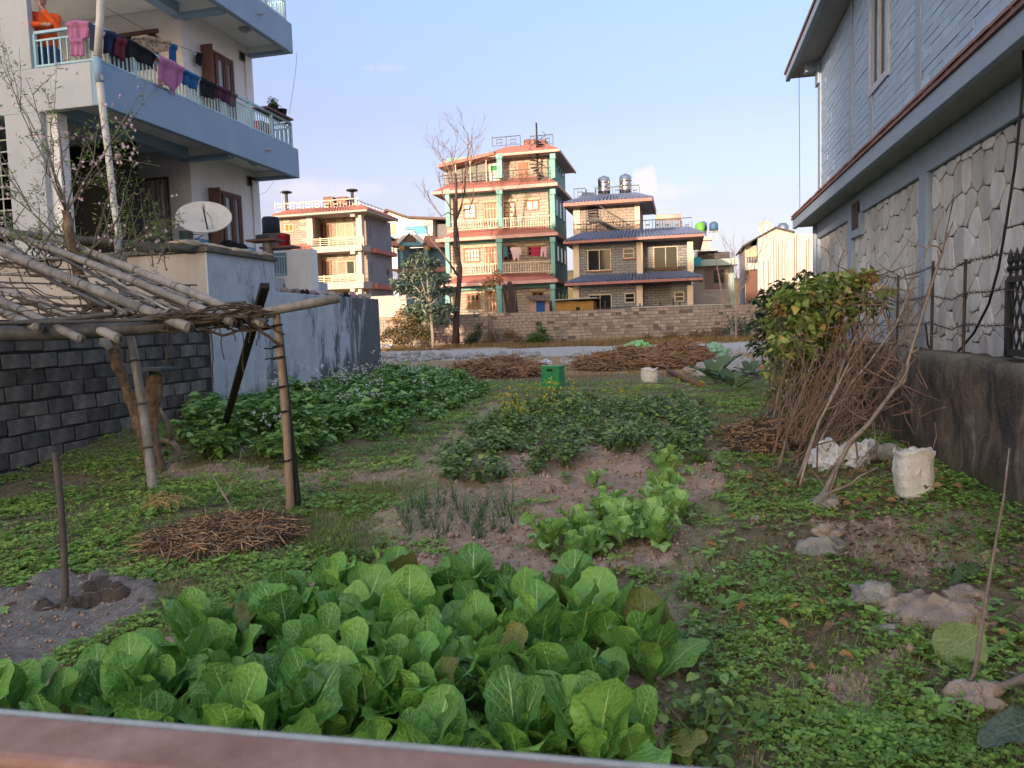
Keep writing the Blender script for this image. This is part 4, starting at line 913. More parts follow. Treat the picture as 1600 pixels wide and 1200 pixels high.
# ---------- right-hand far houses
Y = 62
hE = root('teal_trimmed_house', 'small grey stone house with a teal roof slab, far behind the bush', 1118, 470, Y)
MB().box(xof(1084, Y), xof(1146, Y), Y, Y+7, 1.2, zof(1115, 416, Y)).build('wall', brickmat('stone_pale', (.38, .34, .30), (.29, .26, .23), (.2, .18, .16), .5, .16), hE)
fb(hE, Y, 'roof_slab', M('slab_mint', (.36, .43, .40), (.28, .35, .33), 2), 1084, 406, 1152, 416, -.9, .5); fb(hE, Y, 'teal_cloth', M('cloth_teal', (.05, .38, .40), None, 3), 1084, 404, 1095, 416, -1.0, -.91)
fb(hE, Y, 'corner_column', M('column_mint', (.30, .40, .38), None, 2), 1141, 416, 1147, 480, -.08, .2)
fb(hE, Y, 'window_surround', M('surround_brown', (.2, .14, .12), None, 3), 1101, 420, 1133, 452, -.05, -.002); fwin(hE, Y-.05, 1115, 422, 1131, 442, BLK_, GDARK, 3, 2)
MB().box(xof(1086, Y+2), xof(1110, Y+2), Y+2, Y+6, zof(1098, 408, Y+2), zof(1098, 376, Y+2)).build('roof_room', GREYC, hE); fb(hE, Y+2, 'parapet', GREYC, 1085, 371, 1112, 376, -.3, .4)
fb(hE, Y, 'sheet_roof', M('sheet_white', (.6, .6, .6), None, 3), 1090, 390, 1122, 393, -.6, 1.4); fb(hE, Y+.5, 'shade_wall', M('shade_dark', (.10, .085, .085), None, 3), 1090, 394, 1140, 406, 0, .3)
frail(hE, Y-.6, 1122, 1144, 395, 406, BLK_, 5, 0, 'bars')
for nm_, px_, yt, yb, w_, mt_, lb in (('water_tank', 1093.5, 347, 363, 7, M('tank_green', (.14, .42, .06), None, 3, .4), 'bright green water tank on the roof right of the blue eaves'), ('water_tank', 1115, 346, 361, 6.5, M('tank_blue', (.06, .13, .24), None, 3, .4), 'blue water tank on a stand right of the green tank'), ('water_tank', 1099, 346, 360, 5.5, M('tank_slate', (.10, .14, .22), None, 3, .4), 'dark blue water tank half behind the green one')):
    Yt = Y+3+(.9 if px_ == 1099 else 0); p, q = on_y(px_, yt, Yt), on_y(px_, yb, Yt); h = p.z-q.z; r_ = w_/1180*Yt
    o = MB().lathe((p.x, Yt, q.z), [(r_, 0), (r_, h*.3), (r_*1.03, h*.33), (r_, h*.36), (r_, h*.65), (r_*.9, h*.8), (r_*.5, h*.95), (r_*.2, h)], 18).build(nm_, mt_, sm=True); tag(o, lb, 'water tank', 'roof water tanks on far houses')
    ts = MB()
    for dx in (-.6, .6): ts.box(p.x+dx*r_-.05, p.x+dx*r_+.05, Yt-.1, Yt+.1, zof(px_, 376, Yt), q.z)
    ts.box(p.x-r_, p.x+r_, Yt-r_*.6, Yt+r_*.6, q.z-.08, q.z-.003).build('tank_stand', GREYC, hE)
Y = 66
hF = root('gabled_shed_house', 'pale pink rendered house with a low gable and blank wall at far right', 1225, 460, Y)
PKW = M('render_pink', (.56, .46, .42), (.48, .39, .355), 1.0, .85, .05, streak=(.4, .3, .26), samt=.4)
P = [on_y(x_, y_, Y) for x_, y_ in ((1184, 480), (1184, 371), (1212, 357), (1242, 364), (1300, 366), (1300, 480))]; MB().prism(P, (0, 9, 0)).build('wall', PKW, hF)
P = [on_y(x_, y_, Y-.4) for x_, y_ in ((1162, 385), (1184, 371), (1212, 356), (1242, 363.5), (1242, 361), (1212, 353.5), (1162, 382))]; MB().prism(P, (0, 10, 0)).build('roof', M('roof_dark', (.09, .085, .085), None, 2), hF)
MB().box(xof(1164, Y+1.2), xof(1184, Y), Y+1.2, Y+8, 1.2, zof(1174, 382, Y)).build('veranda_wall', GREYC, hF)
for x0 in (1167, 1173, 1179): fb(hF, Y+1.2, 'window', M('pane_warm', (.6, .46, .28), None, 3, .3), x0, 388, x0+3.5, 402, -.06, -.002)
fb(hF, Y, 'balcony_wall', PKW, 1168, 411, 1184, 421, -.1, .3); frail(hF, Y, 1168, 1184, 401, 411, BLK_, 4, .1, 'bars'); fb(hF, Y, 'lower_void', M('brick_red_dark', (.16, .08, .06), None, 4), 1166, 422, 1184, 470, .2, .5)
p = on_y(1223, 348, Y+4); MB().lathe((p.x, Y+4, p.z-1.4), [(.5, 0), (.5, 1.1), (.3, 1.35)], 16).build('steel_tank', STEEL, hF, sm=True)
di = MB(); p = on_y(1196, 357, Y+1); di.lathe((0, 0, 0), [(.0, 0), (.4, .06), (.62, .2)], 16, False); di.v = [(p.x+v[0], Y+1-v[2], p.z+v[1]) for v in di.v]; di.build('small_dish', M('dish_white', (.55, .53, .5), None, 4), hF)
rbc = thing('rebar_columns', 'rusty reinforcing bars rising in front of the pale gabled house', 'rebar', tuple(on_y(1225, 470, 58)))
for x0, yt in ((1194, 408), (1200, 406), (1209, 376), (1213, 376), (1217, 380), (1221, 373), (1226, 378), (1241, 368), (1244, 366), (1260, 376), (1264, 372)):
    p = on_y(x0, yt, 58+rnd.uniform(-.5, .5)); MB().tube([(p.x, p.y, 1.4), (p.x+rnd.uniform(-.05, .05), p.y, p.z)], .022, 5).build('bar', M('rust', (.16, .075, .045), (.1, .05, .035), 6), rbc)
hl = []
for k in range(40):
    u = k/39; X0 = -34+90*u; h = 12.2+2.2*math.sin(u*9+.7)+1.5*float(vnoise(np.array(u*30), np.array(3.), 5)); hl.append((X0, h))
mb = MB(); vs = []; 
for X0, h in hl: vs += [(X0, 150, 1.4), (X0, 170, h*.8), (X0, 190, h), (X0, 230, 1.4)]
mb.add(vs, [(4*k+j, 4*k+4+j, 4*k+5+j, 4*k+1+j) for k in range(39) for j in range(3)]).build('hill', M('hill_dry', (.24, .16, .075), (.10, .10, .045), .35, .95, 0), sm=True)['kind'] = 'structure'

# ================================================================== far boundary wall, shed, odds
Y = 46
fw = thing('brick_boundary_wall', 'long weathered brick wall below the far houses', 'wall', (-8, Y, .4))
WST = M('wall_stone', (.25, .20, .16), (.15, .12, .10), 4, .95, .6, .02, objvar=.3, streak=(.06, .05, .045), samt=.5)
WMO = M('wall_mortar', (.11, .092, .078), (.07, .06, .052), 3, .95, .5)
x0, x1 = xof(560, Y), xof(1200, Y)
MB().box(x0-6, x1, Y+.012, Y+.3, .2, 2.42).build('wall_core', WMO, fw)
BB = [mesh_only(MB().box(0, .40, 0, .06, 0, .165), 'brick', WST), mesh_only(MB().box(0, .29, 0, .06, 0, .16), 'brick', WST), mesh_only(MB().box(0, .34, 0, .06, 0, .17), 'brick', WST)]
mbr = MB(); cnt = 0; W_ = (.40, .29, .34)
for row in range(11):
    xx = x0-rnd.random()*.3
    while xx < x1-.4:
        k = rnd.randrange(3); z_ = 2.42-.192*(row+1)+rnd.uniform(-.008, .008); pj = rnd.uniform(-.016, .0)
        if rnd.random() < .93:
            if row < 8 and xof(862, Y) < xx < xof(1090, Y) and cnt < 298:
                o = link('brick', BB[k], None, fw); o.location = Vector((xx, Y+pj-.02, z_))-ORG[fw.name]; cnt += 1
            else: mbr.box(xx, xx+W_[k], Y+pj-.02, Y+.013, z_, z_+.165)
        xx += W_[k]+.022
mbr.build('brick_field', WST, fw)['kind'] = 'stuff'
MB().box(xof(985, Y), xof(1128, Y), Y-.06, Y+.4, 2.423, 2.50).build('coping', GREYC, fw)
lw = MB().box(xof(575, 47.5), xof(632, 47.5), 47.5, 47.7, 1.3, zof(605, 462, 47.5)).build('low_wall', GREYC, bev=.02); tag(lw, 'plain pale cement wall below the orange stone house', 'wall')
Y = 48
ys_ = root('yellow_shed', 'long ochre shed with a grey sheet roof behind the brick wall', 900, 487, Y, 'shed')
fb(ys_, Y, 'wall', M('paint_ochre', (.38, .21, .05), (.3, .165, .045), 1.5, .7, .1), 867, 471, 927, 492, 0, 2); fb(ys_, Y, 'opening', DARK, 900, 480, 906, 486, -.02, -.002)
a, b2 = on_y(864, 470, Y-.5), on_y(932, 466, Y-.5); MB().prism([a, b2, b2+Vector((0, 0, .07)), a+Vector((0, 0, .07))], (0, 3, 0)).build('sheet_roof', M('sheet_roof', (.33, .34, .33), (.25, .26, .25), 3, .5), ys_)
bs = root('lean_to_shack', 'small shack with bright blue door and thatch roof beside the ochre shed', 845, 487, Y, 'shed')
fb(bs, Y, 'wall', M('shack_pink', (.45, .30, .26), None, 3), 826, 470, 858, 492, .05, 1.2); fb(bs, Y, 'door', M('door_blue', (.02, .09, .32), (.015, .06, .22), 4), 838, 470, 851, 492, -.02, .04)
th = MB(); 
for k in range(26): th.beam(on_y(826+k*1.3, 468+rnd.uniform(-2, 1), Y-.5), on_y(824+k*1.4+rnd.uniform(-3, 3), 464+rnd.uniform(-3, 1), Y+.8), .12, .06)
th.build('roof', M('thatch', (.20, .15, .12), (.12, .09, .075), 6), bs)
sb = thing('stick_bundle', 'bundle of long dark sticks leaning against the four-storey house', 'sticks', tuple(on_y(800, 486, 49)))
for k in range(9):
    a = on_y(792+k*2+rnd.uniform(-1, 1), 488, 49); c_2 = on_y(788+k*1.6+rnd.uniform(-2, 4), 440+rnd.uniform(-2, 18), 49.4); MB().tube([a, c_2], [.07, .05], 6).build('stick', M('bark_dark', (.09, .06, .045), (.05, .035, .03), 6), sb)
rl = thing('pipe_fence', 'dark pipe fence along the top of the brick wall', 'fence', tuple(on_y(1010, 486, 46.6)))
MB().beam(on_y(928, 482, 46.6), on_y(1040, 477, 46.6), .06).build('rail', BLK_, rl); MB().beam(on_y(1034, 479, 46.7), on_y(1130, 474, 46.7), .05).build('rail', BLK_, rl)
for x0, yt in ((945, 470), (1000, 474), (1032, 472), (1052, 466), (1062, 472)): MB().beam(on_y(x0, 488, 46.6), on_y(x0, yt, 46.6), .09).build('post', BLK_, rl)

# ================================================================== GARDEN
BAMB = M('bamboo', (.31, .29, .265), (.165, .15, .135), 5, .6, .5, .004, sc3=(.35, 1.3, 1.3), objvar=.25, streak=(.09, .08, .07), samt=.75, stscale=5, stlo=.45, sthi=.62)
BAMD = M('bamboo_dark', (.085, .08, .075), (.035, .034, .034), 5, .6, .4, .006, objvar=.2)
BAMN = M('bamboo_node', (.10, .085, .07), (.05, .042, .036), 12, .8, .4)
BARK = M('bark', (.19, .12, .075), (.055, .036, .026), 13, .95, 1.0, .02, streak=(.33, .25, .18), samt=.6, stscale=9)
BARKG = M('bark_grey', (.23, .195, .165), (.12, .10, .085), 9, .9, .6, .008, objvar=.25)
WIRE = M('wire_black', (.02, .02, .02), None, 20, .6, 0)
VINE = M('vine_dry', (.10, .075, .055), (.05, .038, .03), 15, .9, .3)
def bamboo(mb, p, q, r, nodes=5, sag=0.0, n=12):
    p = Vector(p); q = Vector(q); pts = []; rs = []; k = max(6, nodes*3); bow = Vector((rnd.uniform(-1, 1), rnd.uniform(-1, 1), rnd.uniform(-1, .3)))*(q-p).length*.012
    for i in range(k*2+1):
        u = i/(k*2); pts.append(p.lerp(q, u)+Vector((0, 0, -sag*4*u*(1-u)))+bow*4*u*(1-u)); rs.append(r*(1.05-.15*u)*rnd.uniform(.985, 1.015))
    d = (q-p).normalized(); pts += [q+d*.004, q-d*.05, q-d*.051]; rs += [r*.70, r*.66, r*.01]
    mb.tube(pts[:k*2+1], rs[:k*2+1], n, False); mb.tube(pts[k*2:], rs[k*2:], n, False); mb.nodes = [(p.lerp(q, (i+.35)/nodes)+bow*4*((i+.35)/nodes)*(1-(i+.35)/nodes)-Vector((0, 0, sag*4*((i+.35)/nodes)*(1-(i+.35)/nodes))), d, r*(1.05-.15*(i+.35)/nodes)) for i in range(nodes)]
    return mb
def node_rings(mb, par):
    nb = MB()
    for c0, d, r in mb.nodes: nb.tube([c0-d*.014, c0-d*.006, c0+d*.006, c0+d*.012], [r*1.0, r*1.10, r*1.10, r*1.0], 12, False)
    o = nb.build('node_rings', BAMN, par, sm=True); o['kind'] = 'stuff'; return o
def wob(p, q, k, amp, r_=rnd):
    p = Vector(p); q = Vector(q); return [p.lerp(q, i/k)+(Vector((r_.uniform(-amp, amp), r_.uniform(-amp, amp), r_.uniform(-amp, amp))) if 0 < i < k else Vector()) for i in range(k+1)]

# ---------- bamboo trellis
pf = on_g(452, 800)
tr = thing('bamboo_trellis', 'weathered bamboo trellis frame lashed with wire and dry vines at left', 'trellis', (pf.x, pf.y, 0))
YT = pf.y
def pole(p, q, r, mat, nodes=4, sag=0, name='pole'):
    mb = bamboo(MB(), p, q, r, nodes, sag); o = mb.build(name, mat, tr, sm=True); node_rings(mb, o); return o
fb_ = [on_y(-260, 528, YT+.05), on_y(-60, 523, YT+.05), on_y(120, 519, YT+.05), on_y(240, 511, YT+.02), on_y(330, 500, YT), on_y(400, 491, YT)]
MB().tube(fb_, [.078, .078, .072, .065, .055, .042], 12).build('front_beam', BAMD, tr, sm=True)
MB().tube([on_y(330, 498, YT-.05), on_y(400, 490, YT-.07), on_y(432, 484, YT-.08), on_y(480, 475, YT-.02), on_y(530, 466, YT+.1)], [.03, .036, .040, .043, .038], 12).build('front_beam', BAMB, tr, sm=True)
for (x0, y0, d0), (x1, y1, d1), r in (((50, 360, 8.7), (412, 505, YT-.12), .046), ((-60, 340, 8.7), (364, 504, YT-.14), .043), ((-120, 340, 8.4), (296, 512, YT-.16), .054), ((-120, 405, 8.0), (186, 529, YT-.16), .05), ((-140, 400, 7.8), (127, 530, YT-.15), .046), ((-40, 462, 7.2), (60, 512, YT-.12), .05)):
    pole(on_y(x0, y0, d0), on_y(x1, y1, d1), r, BAMB, 6)
pole(on_y(-160, 352, 8.75), on_y(303, 391, 8.75), .058, BAMD, 5); pole(on_y(190, 384, 8.7), on_y(260, 392, 8.68), .045, BAMD, 2)
pole(on_y(28, 505, YT-.05), on_y(178, 490, YT+.1), .028, BAMD, 2); pole(on_y(-40, 505, YT-.1), on_y(240, 499, YT-.12), .018, BAMD, 3); pole(on_y(0, 360, 8.5), on_y(64, 370, 8.3), .05, BAMD, 2); pole(on_y(90, 508, YT+.5), on_y(165, 468, YT+.9), .02, BAMB, 2)
pole(on_g(240, 770, -.15), on_y(203, 520, 6.95), .047, BAMB, 4, 0, 'post'); pole(on_y(205, 525, 7.0), on_y(184, 372, 8.62), .05, BAMB, 3, 0, 'post')
p_ = on_g(453, 800, -.2); mb = MB(); bamboo(mb, p_, on_y(431, 486, YT-.05), .036, 6); nd_ = mb; mb = rough(mb, .006, 14); mb.build('post', M('bamboo_brown', (.27, .20, .14), (.17, .12, .085), 5, .7, .4, .005, streak=(.10, .07, .05), samt=.6), tr, sm=True)
MB().tube([p_+Vector((.05, .07, .15)), on_y(437, 520, YT+.03), on_y(431, 492, YT+.03)], [.03, .03, .025], 8).build('post', BAMD, tr, sm=True)
b_ = on_g(344, 676, -.1); MB().beam(b_, on_y(414, 446, YT-.15), .075, .055).build('brace', M('wood_black', (.03, .028, .026), (.015, .014, .014), 6, .85, .4), tr, bev=.006)
MB().beam(on_y(400, 498, YT-.18), on_y(418, 501, YT-.22), .03, .02).build('brace', BAMD, tr)
for k in range(9):
    x0 = -60+k*22+rnd.uniform(-10, 10); y0 = 352+k*3.0+rnd.uniform(-8, 8); pole(on_y(x0, y0, 8.75-k*.02), on_y(x0+rnd.uniform(190, 290), min(514, y0+rnd.uniform(120, 150)), YT+.1), rnd.uniform(.014, .024), BAMB if k % 3 else BAMD, 4, 0, 'thin_pole')
for k in range(7):
    y0 = 398+k*15; d0 = YT+(520-y0)/130*1.55; x1 = 60+k*42; pole(on_y(-80, y0-6, d0), on_y(x1+rnd.uniform(60, 130), y0+rnd.uniform(-2, 8), d0), rnd.uniform(.010, .018), BAMD if k % 2 else BAMB, 5, .02, 'cross_stick')
vn = MB()
for k in range(34):
    x0 = rnd.uniform(-40, 330); y0 = 520-rnd.random()*130*(1-x0/420); d0 = YT-.1+(520-y0)/130*1.5; x1 = x0+rnd.uniform(60, 260); y1 = min(512, 518-rnd.random()*100*(1-min(x1, 410)/430)); d1 = YT-.1+(520-y1)/130*1.5
    vn.tube(wob(on_y(x0, y0, d0), on_y(min(x1, 430), y1, d1), 6, .07), rnd.uniform(.005, .013), 5)
for k in range(16):
    vn.tube(wob(on_y(250+rnd.uniform(-60, 60), 500, YT-.1), on_y(415+rnd.uniform(-20, 15), 488+rnd.uniform(-10, 6), YT-.12), 6, .05), rnd.uniform(.007, .014), 5)
for x0 in (262, 271, 330, 343, 362, 378, 390, 401): vn.tube(wob(on_y(x0, 500, YT-.08), on_y(x0+rnd.uniform(-8, 8), 500+rnd.uniform(20, 110), YT-.08), 5, .02), .006, 4)
vn.build('dry_vines', VINE, tr)['kind'] = 'stuff'
def tie(c0, d, r0, w=.009):
    d = Vector(d).normalized(); a1 = d.cross(Vector((0, 1, .2))).normalized(); b1 = d.cross(a1); mb = MB()
    mb.tube([c0+(a1*math.cos(t_)+b1*math.sin(t_))*r0+d*.02*math.sin(t_*.5) for t_ in [2*math.pi*j/14 for j in range(15)]], w, 5); mb.tube(wob(c0+a1*r0, c0+a1*(r0+.06)+b1*.05, 3, .01), w*.7, 4); mb.build('wire_tie', WIRE, tr)
pq = on_y(431, 486, YT-.05); pd = (pq-p_)
for u in (.93, .84, .79, .66, .55, .33): tie(p_.lerp(pq, u), pd, .045)
bd0 = on_y(412, 505, YT-.12)-on_y(50, 360, 8.7)
for (x0, y0, d), q_ in (((84, 408, 7.6), .075), ((196, 437, 7.5), .07), ((398, 499, YT-.1), .075), ((300, 462, 7.3), .066), ((60, 395, 7.8), .072)): tie(on_y(x0, y0, d), bd0, q_)
MB().tube(wob(on_y(395, 505, YT-.12), on_y(440, 540, YT-.07), 5, .02), .014, 5).build('dry_vine', VINE, tr); MB().tube(wob(on_y(400, 500, YT-.12), on_y(445, 523, YT-.07), 5, .03), .01, 5).build('dry_vine', VINE, tr)

# ---------- blossoming tree behind the trellis
LVY = leafmat('leaf_young', [(0, (.10, .16, .035)), (.5, (.17, .27, .055)), (1, (.26, .36, .10))], .5, .35)
BLO = leafmat('blossom_pink', [(0, (.55, .33, .42)), (.6, (.72, .52, .60)), (1, (.8, .68, .72))], .7, .4)
pt = on_g(243, 735); tbx = thing('blossoming_tree', 'leaning orchard tree with sparse young leaves and pink blossom behind the trellis', 'tree', tuple(pt))
trunk = [pt+Vector((0, 0, -.1)), on_y(228, 690, pt.y), on_y(213, 650, pt.y+.05), on_y(192, 592, pt.y+.1), on_y(172, 530, pt.y+.15), on_y(150, 480, pt.y+.2), on_y(122, 425, pt.y+.3), on_y(110, 375, pt.y+.3), on_y(103, 330, pt.y+.3)]
rough(MB().tube(*dense(trunk, [.10, .08, .065, .06, .065, .065, .065, .06, .048], 6, rnd), 14), .022, 11).build('trunk', BARK, tbx, sm=True)
MB().tube([trunk[4]+Vector((-.02, -.06, .09)), trunk[4]+Vector((0, -.085, -.03)), trunk[4]+Vector((.06, -.07, -.12))], [.03, .06, .04], 8).build('scar', M('scar_pale', (.5, .5, .48), (.4, .38, .36), 6), tbx, sm=True)
lm = MB(); LP = []; LD = []; BP = []
def shoot(p, q, r, leafn, blooms):
    pts = wob(p, q, 7, .05*(Vector(q)-Vector(p)).length*.3); lm.tube(pts, [r*(1-.8*i/7) for i in range(8)], 6)
    for k in range(leafn):
        u = .2+.8*rnd.random(); i = min(6, int(u*7)); c0 = pts[i].lerp(pts[i+1], u*7-i)
        for j in range(rnd.randint(2, 4)):
            LP.append(c0+Vector((rnd.gauss(0, .035), rnd.gauss(0, .035), rnd.gauss(0, .03)))); LD.append(Vector((rnd.gauss(0, 1), rnd.gauss(0, 1), rnd.uniform(-.1, 1.1))))
    for k in range(blooms):
        u = .3+.65*rnd.random(); i = min(6, int(u*7)); BP.append(pts[i].lerp(pts[i+1], u*7-i)+Vector((rnd.gauss(0, .03), rnd.gauss(0, .03), rnd.gauss(0, .03))))
    return pts
D0 = pt.y+.3
A0 = trunk[-1]; A1 = trunk[6]; A2 = trunk[5]
L1 = [(A0, (70, 230), .028), (A0, (140, 200), .025), (A0, (205, 170), .028), (A0, (40, 120), .024), (A1, (210, 300), .026), (A1, (-30, 210), .03), (A1, (235, 370), .02), (A2, (0, 330), .03), (A2, (60, 385), .03), (A0, (90, 170), .02), (A0, (178, 240), .018), (A1, (290, 345), .016), (A0, (-10, 60), .02)]
for s, (x1, y1), r in L1:
    pts = shoot(s, on_y(x1, y1, D0+rnd.uniform(-.5, .7)), r*.55, 10, 4)
    for k in range(6):
        s2 = pts[rnd.randint(2, 6)]; ex = x1+rnd.uniform(-55, 65); ey = y1+rnd.uniform(-60, 110)
        shoot(s2, on_y(max(-60, min(ex, 285)), ey, D0+rnd.uniform(-.6, .8)), r*.26, 8, 2)
for k in range(14): shoot(on_y(rnd.uniform(150, 270), 385+rnd.uniform(-15, 40), D0+.3), on_y(rnd.uniform(160, 285), rnd.uniform(280, 370), D0+.4), .008, 12, 0)
for k in range(16): shoot(on_y(rnd.uniform(-40, 170), 400+rnd.uniform(-15, 60), D0), on_y(rnd.uniform(-30, 130), rnd.uniform(270, 380), D0+rnd.uniform(-.3, .3)), .009, 12, 1)
lm.build('branches', BARKG, tbx, sm=True)
n_ = len(LP); V, F = leaf_arr(LP, LD, rdir(n_), nr.uniform(.035, .08, n_), nr.uniform(.009, .016, n_), .2); mesh_np('leaves', V, F, LVY, tbx, tint4(nr.random(n_)))['kind'] = 'stuff'
for cx_, cy2, k_ in ((118, 262, 3), (105, 250, 2), (160, 246, 4), (146, 250, 2), (185, 247, 3), (203, 248, 2), (195, 225, 3), (207, 200, 3), (203, 190, 2), (188, 152, 2), (122, 112, 1), (93, 262, 2), (132, 256, 2), (98, 292, 2), (60, 240, 1), (170, 165, 2), (130, 310, 3), (16, 245, 1), (195, 233, 2), (206, 216, 2)):
    for j in range(k_): BP.append(on_y(cx_+rnd.uniform(-6, 6), cy2+rnd.uniform(-5, 5), D0+rnd.uniform(-.3, .3)))
P = np.repeat(np.array([tuple(b) for b in BP]), 5, 0); n_ = len(P); a_ = np.tile(np.arange(5)*2*np.pi/5, len(BP))+nr.uniform(0, .6, n_)
ax = np.repeat(rdir(len(BP), -.2, 1)-np.array([0, .8, 0]), 5, 0); D = np.stack([np.cos(a_), np.zeros(n_), np.sin(a_)], 1)+.35*ax
V, F = leaf_arr(P, D, ax, .024, .024, .1); mesh_np('blossoms', V, F, BLO, tbx, tint4(nr.random(n_)))['kind'] = 'stuff'
# cut stump with a flat tile on top and a fallen forked twig
ps = on_g(240, 738); stp = thing('cut_trunk', 'thick lopped tree trunk with a flat slate laid on its top', 'tree trunk', tuple(ps))
rough(MB().tube(*dense([ps+Vector((0, .1, -.1)), on_y(237, 690, ps.y+.12), on_y(236, 655, ps.y+.12), on_y(239, 615, ps.y+.12), on_y(244, 584, ps.y+.12)], [.09, .08, .085, .095, .085], 6, rnd), 14), .025, 10).build('trunk', BARK, stp, sm=True)
p_ = on_y(241, 578, ps.y+.1); sl_ = MB().box(p_.x-.17, p_.x+.17, p_.y-.12, p_.y+.15, p_.z-.01, p_.z+.03).build('flat_slate', M('slate_flat', (.12, .15, .16), (.08, .1, .11), 6), bev=.008); tag(sl_, 'flat grey slate balanced on the lopped trunk', 'slate')
p_ = on_g(283, 705); tg = MB(); tg.tube([p_, on_y(268, 690, p_.y), on_y(252, 688, p_.y)], [.04, .035, .03], 7).tube([on_y(268, 690, p_.y), on_y(262, 660, p_.y-.05), on_y(248, 635, p_.y-.1)], [.03, .024, .016], 6); tag(tg.build('forked_branch', M('bark_pale', (.30, .25, .21), (.2, .16, .13), 8), sm=True), 'pale forked branch leaning at the foot of the lopped trunk', 'branch')
# stake, dry plant, dead stem, straw heap
p_ = on_g(100, 938); tag(bamboo(MB(), p_+Vector((0, 0, -.1)), on_y(86, 708, p_.y+.1), .021, 4).build('wooden_stake', M('stake_wood', (.15, .12, .105), (.085, .068, .06), 6, .9, .4), sm=True), 'thin dark wooden stake standing in bare soil', 'stake')
hp = on_g(110, 930)
hm_ = MB()
for k in range(26):
    t_ = k*.55; rr_ = .13+.14*rnd.random(); x_, y_ = hp.x+rr_*1.4*math.cos(t_), hp.y+rr_*math.sin(t_); s_ = rnd.uniform(.03, .075); vs = []
    hm_.lathe((x_, y_, float(gz0(x_, y_))-.01), [(s_*1.5, -.02), (s_*1.2, s_*.5), (s_*.6, s_*.85), (.002, s_*.95)], 9, False)
tag(rough(hm_, .022, 14).build('soil_mound', M('soil_dark', (.13, .095, .075), (.06, .045, .036), 12, .95, 1.0), sm=True), 'low dark soil mound around the foot of the stake', 'soil')
STRAW = M('straw', (.27, .17, .10), (.13, .085, .055), 20, .9, .2); STRAWL = M('straw_light', (.40, .26, .13), (.25, .15, .08), 20, .9, .2)
def heap(name, label, cx_, cy2, rx, ry, h, nst, mats, seed, L=(.15, .45), rr=.005):
    r_ = random.Random(seed); g = thing(name, label, 'heap', (cx_, cy2, float(gz0(cx_, cy2))))
    hh = lambda x, y: h*max(0, 1-((x-cx_)/rx)**2-((y-cy2)/ry)**2)**.7*(.75+.5*float(vnoise(np.array(x*5/rx), np.array(y*5/ry), seed)))
    vs = []; fs = []; n = 22
    for i in range(n):
        for j in range(n):
            x, y = cx_+rx*(2*i/(n-1)-1), cy2+ry*(2*j/(n-1)-1); vs.append((x, y, float(gz0(x, y))+hh(x, y)*.8-.03))
            if i and j: fs.append(((i-1)*n+j-1, i*n+j-1, i*n+j, (i-1)*n+j))
    MB().add(vs, fs).build('heap_core', M('heap_core', (.085, .06, .043), (.045, .033, .026), 9, .95, .7), g, sm=True)
    for m_i, mt in enumerate(mats):
        mb = MB()
        for k in range(nst//len(mats)):
            a_ = r_.uniform(0, 6.28); q = math.sqrt(r_.random())*.98; x, y = cx_+rx*q*math.cos(a_), cy2+ry*q*math.sin(a_); z = float(gz0(x, y))+hh(x, y)+r_.uniform(-.02, .05)
            d = Vector((r_.gauss(0, 1), r_.gauss(0, 1), r_.gauss(0, .18))).normalized()*r_.uniform(*L)*.5; c0 = Vector((x, y, z)); up = Vector((0, 0, r_.uniform(.0, .06)))
            mb.tube([c0-d, c0+up, c0+d], rr*r_.uniform(.6, 1.5), 3, False)
        mb.build('dry_stalks', mt, g)['kind'] = 'stuff'
    return g
c0 = on_g(350, 845); heap('straw_heap', 'flat heap of dry vines and straw on the grass left of the mustard bed', c0.x, c0.y, .58, .55, .075, 2600, [STRAW, VINE, M('straw_dark', (.16, .10, .065), (.07, .045, .03), 20, .9, .2), STRAWL], 5, (.06, .42), .003)
p0, p1 = on_g(190, 870, .04), on_g(325, 872, .07); tag(bamboo(MB(), p0, p1, .012, 2).build('split_cane', M('cane_orange', (.45, .27, .12), (.3, .18, .09), 8), sm=True), 'pale orange split cane lying beside the straw heap', 'cane')
p0, p1 = on_g(300, 838, .03), on_g(272, 825, .03); tag(MB().tube(wob(on_g(245, 830, .03), on_g(265, 868, .05), 4, .02), .014, 6).build('dry_stick', BARKG, sm=True), 'short grey stick lying across the split cane', 'stick')
DRYP = M('dry_plant', (.42, .33, .14), (.3, .22, .09), 10, .9, 0)
p_ = on_g(215, 805); mb = MB()
for k in range(11):
    a = p_+Vector((rnd.uniform(-.06, .06), rnd.uniform(-.05, .05), 0)); q = p_+Vector((.15+.45*rnd.random(), rnd.uniform(-.12, .2), .0)); pk = (a+q)/2+Vector((.08, 0, rnd.uniform(.16, .34)))
    pts = [a.lerp(pk, u).lerp(pk.lerp(q+Vector((0, 0, .12)), u), u) for u in [j/8 for j in range(9)]]; mb.tube(pts, .004, 4)
    for j in range(3, 9):
        for s in range(2): mb.tube([pts[j], pts[j]+Vector((rnd.gauss(0, .03), rnd.gauss(0, .03), -rnd.uniform(.01, .06)))], .003, 3)
tag(mb.build('dry_plant', DRYP), 'arching straw-yellow dried plant on the grass near the trellis post', 'plant')
p_ = on_g(366, 800); mb = MB(); mb.tube([p_, on_y(345, 765, p_.y), on_y(332, 742, p_.y)], [.012, .009, .006], 6).tube([on_y(352, 778, p_.y), on_y(372, 735, p_.y+.05), on_y(378, 700, p_.y+.05)], [.006, .005, .003], 5); tag(mb.build('bare_sapling', BARKG), 'bare forked sapling stuck in the straw heap', 'sapling')

